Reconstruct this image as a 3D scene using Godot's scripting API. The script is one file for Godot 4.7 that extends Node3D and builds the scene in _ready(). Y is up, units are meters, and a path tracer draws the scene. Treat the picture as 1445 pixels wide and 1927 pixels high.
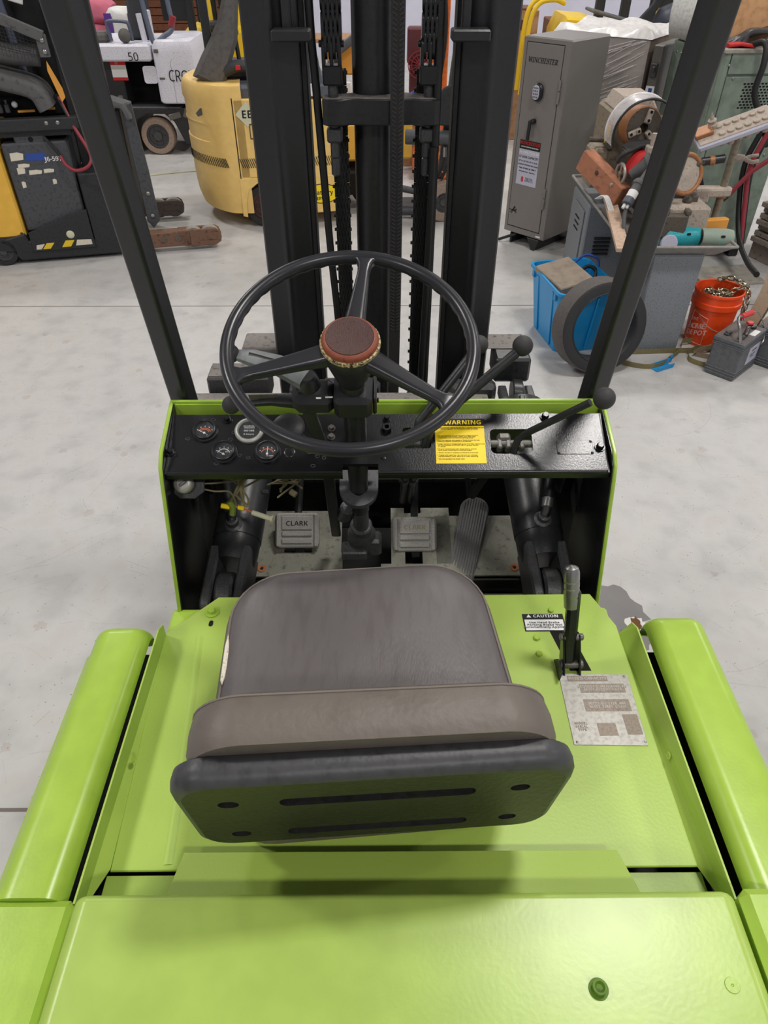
extends Node3D
# A green forklift seen from above its counterweight, in a workshop full of other trucks. Metres, y up, -z away from the viewer.

class MB:   # collects triangles; every face is given counter-clockwise seen from outside
	var v := PackedVector3Array()
	func tri(a: Vector3, b: Vector3, c: Vector3):
		v.append(a); v.append(c); v.append(b)
	func quad(a: Vector3, b: Vector3, c: Vector3, d: Vector3):
		tri(a, b, c); tri(a, c, d)
	func out(p: Array, o: Vector3):   # convex polygon turned away from o
		var n: Vector3 = (p[1] - p[0]).cross(p[2] - p[0])
		var m := Vector3.ZERO
		for q in p: m += q
		if n.dot(m / p.size() - o) < 0: p.reverse()
		for i in range(1, p.size() - 1): tri(p[0], p[i], p[i + 1])
	func add(o: MB, t: Transform3D) -> MB:
		for q in o.v: v.append(t * q)
		return self
	func box(c: Vector3, s: Vector3, e := 0.0, b := Basis.IDENTITY) -> MB:
		var h := s * 0.5
		e = minf(e, minf(h.x, minf(h.y, h.z)) * 0.98)
		var P := func(k: int, x: float, y: float, z: float) -> Vector3:
			var q := Vector3(x * (h.x - e), y * (h.y - e), z * (h.z - e))
			q[k] = [x, y, z][k] * h[k]
			return c + b * q
		var g: Array = [[0, 1, 2], [1, 2, 0], [2, 0, 1]]
		for a in g:
			for s1 in [-1, 1]:
				var f := []
				for q in [[-1, -1], [1, -1], [1, 1], [-1, 1]]:
					var w := [0, 0, 0]; w[a[0]] = s1; w[a[1]] = q[0]; w[a[2]] = q[1]
					f.append(P.call(a[0], w[0], w[1], w[2]))
				out(f, c)
				if e > 0.0:
					for s2 in [-1, 1]:
						var w := [0, 0, 0]; w[a[0]] = s1; w[a[1]] = s2; w[a[2]] = -1
						var u := w.duplicate(); u[a[2]] = 1
						out([P.call(a[0], w[0], w[1], w[2]), P.call(a[1], w[0], w[1], w[2]), P.call(a[1], u[0], u[1], u[2]), P.call(a[0], u[0], u[1], u[2])], c)
		if e > 0.0:
			for x in [-1, 1]:
				for y in [-1, 1]:
					for z in [-1, 1]: out([P.call(0, x, y, z), P.call(1, x, y, z), P.call(2, x, y, z)], c)
		return self
	static func frame(axis: Vector3) -> Basis:
		var w := axis.normalized()
		var u := w.cross(Vector3.UP if absf(w.y) < 0.9 else Vector3.RIGHT).normalized()
		return Basis(u, w.cross(u), w)
	func lathe(prof: Array, at: Vector3, axis := Vector3.UP, n := 24) -> MB:   # prof of Vector2(radius, along)
		var f := frame(axis)
		for i in range(prof.size() - 1):
			var p: Vector2 = prof[i]
			var q: Vector2 = prof[i + 1]
			for k in n:
				var a := TAU * k / n
				var b := TAU * (k + 1) / n
				var A := Vector3(cos(a), sin(a), 0)
				var B := Vector3(cos(b), sin(b), 0)
				var z := Vector3(0, 0, 1)
				var p0: Vector3 = at + f * (A * p.x + z * p.y)
				var p1: Vector3 = at + f * (B * p.x + z * p.y)
				var q0: Vector3 = at + f * (A * q.x + z * q.y)
				var q1: Vector3 = at + f * (B * q.x + z * q.y)
				if p.x > 1e-6: tri(p0, p1, q1)
				if q.x > 1e-6: tri(p0, q1, q0)
		return self
	func cyl(a: Vector3, b: Vector3, r: float, n := 16, e := 0.0, r2 := -1.0) -> MB:
		var L := a.distance_to(b)
		var R := r if r2 < 0 else r2
		var p := [Vector2(0, 0), Vector2(r - e, 0), Vector2(r, e), Vector2(R, L - e), Vector2(R - e, L), Vector2(0, L)] if e > 0 else [Vector2(0, 0), Vector2(r, 0), Vector2(R, L), Vector2(0, L)]
		return lathe(p, a, b - a, n)
	func ball(c: Vector3, r: float, n := 20, sq := 1.0, axis := Vector3.UP) -> MB:
		var p := []
		for i in n / 2 + 1:
			var a := PI * i / (n / 2) - PI / 2
			p.append(Vector2(r * cos(a) if i > 0 and i < n / 2 else 0.0, r * sq * sin(a)))
		return lathe(p, c, axis, n)
	func tube(pts: Array, r, n := 10, closed := false, cap := true) -> MB:
		var m := pts.size()
		var rings := []
		var side := Vector3.ZERO
		for i in m:
			var t: Vector3 = (pts[(i + 1) % m] - pts[(i - 1 + m) % m]) if closed else (pts[mini(i + 1, m - 1)] - pts[maxi(i - 1, 0)])
			t = t.normalized()
			if i == 0: side = frame(t).x
			side = (side - t * side.dot(t)).normalized()
			var w := t.cross(side)
			var R: float = r[i] if r is Array else r
			var g := []
			for k in n:
				var a := TAU * k / n
				g.append(pts[i] + (side * cos(a) + w * sin(a)) * R)
			rings.append(g)
		if closed: rings.append(rings[0])
		return loft(rings, cap and not closed, cap and not closed)
	func sweep(pts: Array, prof: Array, up: Variant = Vector3.UP, closed := false, sc = null) -> MB:   # prof of Vector2(side, up), counter-clockwise
		var m := pts.size()
		var rings := []
		for i in m:
			var t: Vector3 = (pts[(i + 1) % m] - pts[(i - 1 + m) % m]) if closed else (pts[mini(i + 1, m - 1)] - pts[maxi(i - 1, 0)])
			t = t.normalized()
			var U: Vector3 = up[i] if up is Array else up
			var x := U.cross(t).normalized()
			var y := t.cross(x)
			var k: Vector2 = sc[i] if sc else Vector2.ONE
			var g := []
			for q in prof: g.append((pts[i] as Vector3) + x * (q.x * k.x) + y * (q.y * k.y))
			rings.append(g)
		if closed: rings.append(rings[0])
		return loft(rings, not closed, not closed)
	func loft(rings: Array, cap0 := true, cap1 := true) -> MB:   # rings run counter-clockwise seen from the far end looking back
		var n: int = rings[0].size()
		for i in range(rings.size() - 1):
			for k in n:
				var l := (k + 1) % n
				var a: Vector3 = rings[i][k]
				var b: Vector3 = rings[i][l]
				var c: Vector3 = rings[i + 1][l]
				var d: Vector3 = rings[i + 1][k]
				if a != b: tri(a, b, c)
				if c != d: tri(a, c, d)
		for e in [0, 1]:
			if [cap0, cap1][e]:
				var g: Array = rings[[0, -1][e]]
				var m := Vector3.ZERO
				for q in g: m += q
				m /= n
				for k in n:
					if e: tri(m, g[k], g[(k + 1) % n])
					else: tri(m, g[(k + 1) % n], g[k])
		return self
	static func inset(p: Array, e: float) -> Array:
		var r := []
		var n := p.size()
		for i in n:
			var a: Vector2 = p[(i - 1 + n) % n]
			var b: Vector2 = p[i]
			var c: Vector2 = p[(i + 1) % n]
			var u := (b - a).normalized()
			var w := (c - b).normalized()
			var nn := Vector2(-u.y, u.x) + Vector2(-w.y, w.x)
			var l := nn.length_squared()
			r.append(b + nn * (2.0 * e / maxf(l, 0.6)))
		return r
	func prism(poly: Array, t: Transform3D, d: float, e := 0.0) -> MB:   # polygon in xy, extruded along z of t
		var p := poly.duplicate()
		if Geometry2D.is_polygon_clockwise(PackedVector2Array(p)) == false: pass
		var ar := 0.0
		for i in p.size(): ar += p[i].cross(p[(i + 1) % p.size()])
		if ar < 0: p.reverse()
		var ins := inset(p, e) if e > 0 else p
		var lv := [[ins, 0.0], [p, e], [p, d - e], [ins, d]] if e > 0 else [[p, 0.0], [p, d]]
		var rings := []
		for l in lv:
			var g := []
			for q in l[0]: g.append(t * Vector3(q.x, q.y, l[1]))
			rings.append(g)
		loft(rings, false, false)
		var ix := Geometry2D.triangulate_polygon(PackedVector2Array(ins))
		for i in range(0, ix.size(), 3):
			var a: Vector2 = ins[ix[i]]
			var b: Vector2 = ins[ix[i + 1]]
			var c: Vector2 = ins[ix[i + 2]]
			if (b - a).cross(c - a) < 0:
				var s := b; b = c; c = s
			tri(t * Vector3(a.x, a.y, d), t * Vector3(b.x, b.y, d), t * Vector3(c.x, c.y, d))
			tri(t * Vector3(a.x, a.y, 0), t * Vector3(c.x, c.y, 0), t * Vector3(b.x, b.y, 0))
		return self
	func hole(cell: Rect2, h: Rect2, r: float, t: Transform3D, deep: float, bottom := false, k := 5) -> MB:   # flat cell (z = 0 of t) with a rounded hole that goes deep along -z
		var ring := MB.rr(h.size.x, h.size.y, r, k, h.get_center())
		var cs := [cell.end, Vector2(cell.position.x, cell.end.y), cell.position, Vector2(cell.end.x, cell.position.y)]
		var n := ring.size()
		var T := func(q: Vector2, z: float) -> Vector3: return t * Vector3(q.x, q.y, z)
		for i in n:
			var j := (i + 1) % n
			var ci: Vector2 = cs[i / (k + 1)]
			var cj: Vector2 = cs[j / (k + 1)]
			tri(T.call(ring[i], 0), T.call(ci, 0), T.call(ring[j], 0))
			if ci != cj: tri(T.call(ci, 0), T.call(cj, 0), T.call(ring[j], 0))
			quad(T.call(ring[i], 0), T.call(ring[j], 0), T.call(ring[j], -deep), T.call(ring[i], -deep))
			if bottom: tri(T.call(h.get_center(), -deep), T.call(ring[i], -deep), T.call(ring[j], -deep))
		return self
	func rect(c: Rect2, t: Transform3D, z := 0.0) -> MB:
		quad(t * Vector3(c.position.x, c.position.y, z), t * Vector3(c.end.x, c.position.y, z), t * Vector3(c.end.x, c.end.y, z), t * Vector3(c.position.x, c.end.y, z))
		return self
	static func rr(w: float, h: float, r: float, k := 4, c := Vector2.ZERO) -> Array:   # rounded rectangle, from the upper right corner round
		var p := []
		for q in 4:
			var s: Vector2 = [Vector2(1, 1), Vector2(-1, 1), Vector2(-1, -1), Vector2(1, -1)][q]
			for i in k + 1:
				var a := (q + float(i) / k) * PI / 2
				p.append(c + s * Vector2(w / 2 - r, h / 2 - r) + Vector2(cos(a), sin(a)) * r)
		return p
	func mesh(deg := 42.0) -> ArrayMesh:
		var n := v.size() / 3
		var at := {}
		var fn := PackedVector3Array(); fn.resize(n)
		var key := []; key.resize(v.size())
		for i in n:
			fn[i] = (v[i * 3 + 2] - v[i * 3]).cross(v[i * 3 + 1] - v[i * 3])
			for k in 3:
				var q := Vector3i((v[i * 3 + k] * 20000.0).round())
				key[i * 3 + k] = q
				if at.has(q): at[q].append(i)
				else: at[q] = [i]
		var nm := PackedVector3Array(); nm.resize(v.size())
		var un := PackedVector3Array(); un.resize(n)
		for i in n: un[i] = fn[i].normalized()
		var lim := cos(deg_to_rad(deg))
		for i in n:
			for k in 3:
				var s := Vector3.ZERO
				for j in at[key[i * 3 + k]]:
					if un[i].dot(un[j]) > lim: s += fn[j]
				nm[i * 3 + k] = s.normalized() if s.length_squared() > 0 else Vector3.UP
		var a := []; a.resize(Mesh.ARRAY_MAX)
		a[Mesh.ARRAY_VERTEX] = v; a[Mesh.ARRAY_NORMAL] = nm
		var m := ArrayMesh.new()
		m.add_surface_from_arrays(Mesh.PRIMITIVE_TRIANGLES, a)
		return m

var used := {}
var M := {}
var tex := {}

func numbered(called: String) -> String:
	used[called] = used.get(called, -1) + 1
	return called if used[called] == 0 else "%s_%03d" % [called, used[called]]
func tag(o, label: String, category: String, group := ""):
	o.set_meta("label", label); o.set_meta("category", category)
	if group: o.set_meta("group", group)
	return o
func thing(called: String, label: String, category: String, at := Vector3.ZERO, turn := 0.0, group := "") -> Node3D:
	var o := Node3D.new(); o.name = numbered(called); add_child(o)
	o.position = at; o.rotation_degrees.y = turn
	return tag(o, label, category, group)
func obj(called: String, b, m, parent: Node3D = self, tf := Transform3D.IDENTITY, deg := 42.0) -> MeshInstance3D:
	var o := MeshInstance3D.new()
	o.mesh = b.mesh(deg) if b is MB else b
	o.name = numbered(called) if parent == self else called
	o.material_override = M[m] if m is String else m
	o.transform = tf
	parent.add_child(o, true)
	return o
func struct(called: String, b, m, parent: Node3D = self):
	var o := obj(called, b, m, parent)
	if parent == self: o.set_meta("kind", "structure")
	return o
func N() -> MB: return MB.new()
func vx(x: float, y: float, z: float) -> Vector3: return Vector3(x, y, z)
func fr(at: Vector3, x: Vector3, y: Vector3) -> Transform3D:   # frame from its x and (rough) y axes
	x = x.normalized()
	var z := x.cross(y).normalized()
	return Transform3D(Basis(x, z.cross(x), z), at)
func curve(pts: Array, step := 8, closed := false) -> Array:   # Catmull-Rom through the points
	var r := []
	var n := pts.size()
	for i in (n if closed else n - 1):
		var a: Vector3 = pts[(i - 1 + n) % n] if closed or i > 0 else pts[0] * 2 - pts[1]
		var b: Vector3 = pts[i]
		var c: Vector3 = pts[(i + 1) % n]
		var d: Vector3 = pts[(i + 2) % n] if closed or i < n - 2 else pts[n - 1] * 2 - pts[n - 2]
		for k in step: r.append(b.cubic_interpolate(c, a, d, float(k) / step))
	if not closed: r.append(pts[n - 1])
	return r
func text(s: String, h: float, tf: Transform3D, m, parent: Node3D, bold := true, wide := 1.0, called := "lettering", align := 1, serif := false, sp := 0.0) -> MeshInstance3D:   # h = height of the capitals
	var t := TextMesh.new()
	var f := SystemFont.new()
	f.font_names = PackedStringArray(["Droid Serif" if serif else "Droid Sans"])
	if bold: f.font_weight = 700
	t.font = f; t.text = s; t.font_size = 32
	t.pixel_size = h / (32 * 0.715)
	t.depth = 0.0006 if h < 0.05 else 0.0012
	t.curve_step = 3.0 if h < 0.03 else 1.0
	t.horizontal_alignment = [HORIZONTAL_ALIGNMENT_LEFT, HORIZONTAL_ALIGNMENT_CENTER][align] as HorizontalAlignment
	t.line_spacing = sp
	tf.basis.x *= wide
	return obj(called, t, m, parent, tf)

func noise(called: String, freq: float, cols: Array, offs: Array, oct := 4, kind := FastNoiseLite.TYPE_SIMPLEX_SMOOTH, bump := 0.0, size := 512, sd := 1) -> NoiseTexture2D:
	var f := FastNoiseLite.new()
	f.noise_type = kind; f.frequency = freq; f.fractal_octaves = oct; f.seed = sd
	var t := NoiseTexture2D.new()
	t.width = size; t.height = size; t.seamless = true; t.noise = f; t.generate_mipmaps = false
	if bump > 0: t.as_normal_map = true; t.bump_strength = bump
	else:
		var g := Gradient.new()
		g.offsets = PackedFloat32Array(offs)
		var c := PackedColorArray()
		for q in cols: c.append(q if q is Color else Color(q, q, q))
		g.colors = c
		t.color_ramp = g
	tex[called] = t
	return t
func mat(called: String, c: Color, rough: float, metal := 0.0, map := "", scale := 4.0, bump := "", bs := 0.3, world := false) -> StandardMaterial3D:
	var m := StandardMaterial3D.new()
	m.resource_name = called
	m.albedo_color = c; m.roughness = rough; m.metallic = metal
	if map: m.albedo_texture = tex[map]
	if bump: m.normal_enabled = true; m.normal_texture = tex[bump]; m.normal_scale = bs
	if map or bump:
		m.uv1_triplanar = true; m.uv1_world_triplanar = world; m.uv1_scale = Vector3.ONE * scale
	m.cull_mode = BaseMaterial3D.CULL_DISABLED
	M[called] = m
	return m

func materials():
	noise("mottle", 0.01, [0.965, 1.0], [0.2, 0.8], 3)
	noise("dustspeck", 0.13, [Color(0.5, 0.47, 0.35), Color(0.95, 0.95, 0.93), Color(1, 1, 1), Color(1, 1, 1)], [0.07, 0.12, 0.20, 1.0], 3, FastNoiseLite.TYPE_SIMPLEX_SMOOTH, 0.0, 1024, 41)
	noise("dashworn", 0.03, [1.0, 1.0, 1.5, 4.0], [0.1, 0.55, 0.74, 0.9], 6, FastNoiseLite.TYPE_SIMPLEX_SMOOTH, 0.0, 512, 33)
	noise("soft", 0.012, [0.86, 0.97, 1.0], [0.1, 0.5, 0.9], 4)
	noise("speckle", 0.06, [0.55, 0.97, 1.0], [0.14, 0.24, 0.5], 4, FastNoiseLite.TYPE_SIMPLEX_SMOOTH, 0.0, 512, 17)
	noise("chips", 0.05, [0.12, 0.12, 1.0, 1.0], [0.0, 0.22, 0.24, 1.0], 3, FastNoiseLite.TYPE_SIMPLEX_SMOOTH, 0.0, 512, 27)
	noise("tealmap", 0.03, [Color(0.62, 0.55, 0.48), Color(0.68, 0.62, 0.54), Color(0.36, 0.64, 0.60), Color(0.46, 0.70, 0.66)], [0.3, 0.50, 0.55, 1.0], 4, FastNoiseLite.TYPE_SIMPLEX_SMOOTH, 0.0, 512, 29)
	noise("grime", 0.02, [0.6, 0.92, 1.0, 1.0], [0.1, 0.3, 0.46, 1.0], 5, FastNoiseLite.TYPE_SIMPLEX_SMOOTH, 0.0, 512, 4)
	noise("speck", 0.11, [0.35, 0.95, 1.0, 1.0], [0.13, 0.2, 0.3, 1.0], 3, FastNoiseLite.TYPE_SIMPLEX_SMOOTH, 0.0, 512, 7)
	noise("worn", 0.03, [0.75, 1.0, 1.05, 1.9], [0.1, 0.45, 0.72, 0.84], 5, FastNoiseLite.TYPE_SIMPLEX_SMOOTH, 0.0, 512, 9)
	noise("concrete", 0.008, [Color(0.93, 0.93, 0.93), Color(0.975, 0.975, 0.975), Color(1, 1, 1), Color(0.985, 0.98, 0.97)], [0.15, 0.4, 0.62, 0.85], 6, FastNoiseLite.TYPE_SIMPLEX_SMOOTH, 0.0, 1024, 3)
	_floor_marks()
	noise("vinyl", 0.010, [Color(0.94, 0.93, 0.925), Color(1, 1, 1), Color(1.05, 1.025, 1.0)], [0.2, 0.5, 0.8], 4, FastNoiseLite.TYPE_SIMPLEX_SMOOTH, 0.0, 512, 21)
	noise("rustmap", 0.02, [Color(0.35, 0.2, 0.12), Color(0.62, 0.42, 0.3), Color(0.9, 0.82, 0.76)], [0.2, 0.45, 0.8], 5, FastNoiseLite.TYPE_SIMPLEX_SMOOTH, 0.0, 512, 15)
	noise("chip", 0.028, [Color(0.07, 0.07, 0.07), Color(0.1, 0.1, 0.1), Color(1, 1, 1), Color(1, 1, 1)], [0.0, 0.46, 0.48, 1.0], 4, FastNoiseLite.TYPE_SIMPLEX_SMOOTH, 0.0, 512, 25)
	noise("woodmap", 0.01, [Color(0.62, 0.5, 0.4), Color(0.95, 0.88, 0.8), Color(1, 1, 1)], [0.2, 0.5, 0.8], 5, FastNoiseLite.TYPE_SIMPLEX_SMOOTH, 0.0, 512, 31)
	noise("peel", 0.08, [], [], 2, FastNoiseLite.TYPE_SIMPLEX_SMOOTH, 1.2, 512, 2)
	noise("rough", 0.05, [], [], 5, FastNoiseLite.TYPE_SIMPLEX_SMOOTH, 4.0, 512, 6)
	noise("wrinkle", 0.012, [], [], 3, FastNoiseLite.TYPE_SIMPLEX_SMOOTH, 6.0, 512, 8)
	var m := mat("floor", Color(0.735, 0.73, 0.72), 0.55, 0, "concrete", 0.45, "rough", 0.12, true)
	m.detail_enabled = true; m.detail_albedo = tex["stain"]; m.detail_blend_mode = BaseMaterial3D.BLEND_MODE_MUL; m.uv2_triplanar = true; m.uv2_world_triplanar = true; m.uv2_scale = Vector3.ONE * 0.21
	mat("joint", Color(0.45, 0.42, 0.4), 0.9)
	mat("wet", Color(0.50, 0.49, 0.485), 0.28, 0, "mottle", 1.0)
	mat("salt", Color(0.84, 0.83, 0.81), 0.8)
	mat("dirt", Color(0.42, 0.28, 0.18), 0.95, 0, "speck", 3)
	mat("wall", Color(0.82, 0.82, 0.88), 0.8, 0, "mottle", 0.3)
	mat("ceiling", Color(0.62, 0.62, 0.63), 0.9)
	mat("lamp_case", Color(0.8, 0.8, 0.8), 0.5)
	var l := mat("lamp_glow", Color(1, 1, 1), 0.5)
	l.emission_enabled = true; l.emission = Color(1, 0.97, 0.93); l.emission_energy_multiplier = 6.0
	mat("green", Color(0.645, 0.775, 0.29), 0.29, 0, "mottle", 3.0, "peel", 0.08)
	mat("green_hood", Color(0.665, 0.775, 0.36), 0.31, 0, "mottle", 2.5, "peel", 0.07)
	mat("green_dusty", Color(0.655, 0.765, 0.335), 0.42, 0, "dustspeck", 3.0, "peel", 0.15)
	mat("green_dark", Color(0.36, 0.5, 0.12), 0.6, 0, "grime", 5.0)
	mat("black", Color(0.14, 0.145, 0.15), 0.38, 0, "worn", 3.0, "peel", 0.3)
	mat("black_gloss", Color(0.09, 0.095, 0.10), 0.27, 0, "dashworn", 5.0, "peel", 0.3)
	mat("black_matt", Color(0.10, 0.10, 0.10), 0.7, 0, "worn", 4.0, "rough", 0.2)
	mat("mast_black", Color(0.08, 0.088, 0.10), 0.4, 0, "worn", 3.0, "peel", 0.15).metallic_specular = 0.6
	mat("cast", Color(0.26, 0.26, 0.265), 0.4, 0, "worn", 6.0, "rough", 0.5)
	mat("dusty", Color(0.5, 0.48, 0.46), 0.9, 0, "grime", 4.0)
	mat("plastic_black", Color(0.10, 0.10, 0.108), 0.36, 0, "", 1.0, "peel", 0.1)
	mat("wheel_grip", Color(0.15, 0.15, 0.165), 0.3)
	mat("rubber", Color(0.17, 0.165, 0.165), 0.8, 0, "worn", 6.0, "rough", 0.5)
	mat("knob", Color(0.2, 0.2, 0.2), 0.65)
	mat("vinyl", Color(0.365, 0.345, 0.345), 0.42, 0, "vinyl", 4.0, "peel", 0.35).uv1_scale = Vector3(7, 4, 1.6)
	mat("vinyl_worn", Color(0.40, 0.37, 0.34), 0.5, 0, "vinyl", 2.5, "rough", 0.2)
	mat("shell", Color(0.12, 0.12, 0.115), 0.42, 0, "worn", 3.0, "rough", 0.2)
	mat("shell_rim", Color(0.24, 0.24, 0.25), 0.45, 0, "worn", 3.0, "peel", 0.3)
	mat("stitch", Color(0.45, 0.42, 0.39), 0.8)
	mat("foam", Color(0.86, 0.83, 0.76), 0.95, 0, "grime", 20.0)
	mat("hub_brown", Color(0.30, 0.19, 0.17), 0.55, 0, "grime", 12.0, "rough", 1.2)
	mat("hub_orange", Color(0.55, 0.28, 0.18), 0.5, 0, "grime", 10.0)
	mat("hub_chip", Color(0.85, 0.77, 0.55), 0.6, 0, "chip", 9.0)
	mat("steel", Color(0.62, 0.62, 0.61), 0.32, 0.9, "mottle", 8.0)
	mat("steel_dull", Color(0.45, 0.44, 0.42), 0.5, 0.6, "grime", 8.0)
	mat("clamp", Color(0.36, 0.36, 0.37), 0.45, 0.5, "grime", 8.0)
	mat("alu", Color(0.70, 0.69, 0.66), 0.42, 0.45, "soft", 14.0)
	mat("floor_plate", Color(0.45, 0.45, 0.40), 0.6, 0, "grime", 4.0, "rough", 0.4)
	mat("pedal_rubber", Color(0.58, 0.57, 0.55), 0.55, 0, "worn", 14.0, "rough", 0.5)
	mat("tread_rubber", Color(0.38, 0.38, 0.38), 0.7, 0, "worn", 14.0)
	mat("blister", Color(0.34, 0.34, 0.36), 0.5)
	mat("weave", Color(0.22, 0.22, 0.22), 0.7)
	mat("rust_orange", Color(0.60, 0.38, 0.24), 0.9)
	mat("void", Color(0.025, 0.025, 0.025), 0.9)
	mat("white", Color(0.88, 0.88, 0.87), 0.6)
	mat("cream", Color(0.80, 0.80, 0.68), 0.6)
	mat("bezel_grey", Color(0.66, 0.66, 0.63), 0.4, 0.3)
	mat("ink", Color(0.06, 0.06, 0.06), 0.7)
	mat("faint_ink", Color(0.33, 0.33, 0.12), 0.8)
	mat("grey_ink", Color(0.38, 0.38, 0.38), 0.8)
	mat("sign_yellow", Color(0.98, 0.85, 0.08), 0.5)
	mat("orange_ink", Color(0.85, 0.4, 0.2), 0.6)
	mat("red_ink", Color(0.78, 0.12, 0.12), 0.6)
	mat("etch", Color(0.60, 0.55, 0.50), 0.6, 0.2, "soft", 25.0)
	mat("wire_olive", Color(0.5, 0.46, 0.33), 0.6)
	mat("wire_green", Color(0.45, 0.52, 0.2), 0.6)
	mat("wire_black", Color(0.08, 0.08, 0.08), 0.5)
	mat("grey_lever", Color(0.52, 0.54, 0.54), 0.5, 0.2, "soft", 6.0)
	var g := mat("glass", Color(0.5, 0.55, 0.6, 0.03), 0.04)
	g.transparency = BaseMaterial3D.TRANSPARENCY_ALPHA

func _floor_marks():   # scratches, tyre scuffs, grit and faint blotches in the concrete
	var n := 1024
	var im := Image.create(n, n, false, Image.FORMAT_RGB8)
	im.fill(Color(1, 1, 1))
	var rng := RandomNumberGenerator.new(); rng.seed = 77
	var dab := func(x: int, y: int, c: Color, k: float):
		var px := posmod(x, n)
		var py := posmod(y, n)
		im.set_pixel(px, py, im.get_pixel(px, py).lerp(c, k))
	for i in 900:
		var x := rng.randi_range(0, n); var y := rng.randi_range(0, n)
		var c := Color(0.35, 0.3, 0.27) if rng.randf() < 0.7 else Color(0.55, 0.42, 0.32)
		for j in rng.randi_range(1, 3): dab.call(x + rng.randi_range(0, 1), y + rng.randi_range(0, 1), c, rng.randf_range(0.3, 0.9))
	for i in 260:
		var p := Vector2(rng.randf() * n, rng.randf() * n)
		var a := rng.randf_range(-0.6, 0.5) + (PI / 2 if rng.randf() < 0.25 else 0.0)
		var L := int(rng.randf_range(6, 60) if rng.randf() < 0.85 else rng.randf_range(80, 260))
		var k := rng.randf_range(0.06, 0.28)
		var bend := rng.randf_range(-0.006, 0.006)
		for j in L:
			p += Vector2(cos(a), sin(a)); a += bend
			if rng.randf() < 0.75: dab.call(int(p.x), int(p.y), Color(0.42, 0.40, 0.39), k)
	for i in 26:
		var x := rng.randi_range(0, n); var y := rng.randi_range(0, n)
		var R := rng.randf_range(5, 16)
		var c := Color(0.72, 0.6, 0.5) if rng.randf() < 0.5 else Color(0.66, 0.65, 0.64)
		var f := FastNoiseLite.new(); f.seed = i; f.frequency = 0.08
		for u in range(-18, 19):
			for v in range(-18, 19):
				if Vector2(u, v).length() < R * (0.75 + 0.5 * f.get_noise_2d(u, v)): dab.call(x + u, y + v, c, 0.16)
	tex["stain"] = ImageTexture.create_from_image(im)

func _ready():
	var cam := Camera3D.new(); cam.name = "camera"; add_child(cam)
	cam.position = Vector3(0, 2.2, 0)
	cam.rotation_degrees = Vector3(-40.5, -0.35, 0)
	cam.fov = rad_to_deg(2.0 * atan(963.5 / 1315.0)); cam.near = 0.05; cam.far = 80
	cam.current = true
	var we := WorldEnvironment.new(); we.name = "environment"
	var e := Environment.new()
	e.background_mode = Environment.BG_COLOR; e.background_color = Color(0.02, 0.02, 0.02)
	e.tonemap_mode = Environment.TONE_MAPPER_LINEAR; e.tonemap_exposure = 0.84
	e.sdfgi_enabled = true; e.ssao_enabled = true; e.ssil_enabled = true
	we.environment = e; add_child(we)
	materials()
	for x in [-4.7, 1.87, 8.4]:
		for z in [-14.0, -8.1, -2.15, 3.8]: unseen_high_bay(Vector3(x, 6.5, z), 19.0)
	room()
	forklift()
	background()

func unseen_high_bay(at: Vector3, energy: float):  # out of view; lights the trucks and gives the hood its highlight
	var o := thing("unseen_high_bay_lamp", "unseen rectangular LED high bay lamp, out of view above, lighting the workshop", "lamp", at, 0, "unseen high bay lamps under the ceiling")
	var b := N().box(vx(0, 0.05, 0), vx(1.16, 0.1, 0.62), 0.015)
	for x in [-0.5, 0.5]: b.cyl(vx(x, 0.09, 0), vx(x, 0.50, 0), 0.006, 6)
	obj("lamp_housing", b, "lamp_case", o)
	obj("lamp_panel", N().box(vx(0, -0.006, 0), vx(1.1, 0.012, 0.56)), "lamp_glow", o)
	var l := AreaLight3D.new(); l.name = "lamp_light"
	l.area_size = Vector2(1.1, 0.56); l.light_energy = energy; l.light_color = Color(1, 0.985, 0.97)
	l.area_range = 60; l.area_attenuation = 2; l.shadow_enabled = true
	l.position = vx(0, -0.02, 0); l.rotation_degrees.x = -90
	o.add_child(l)

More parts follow.
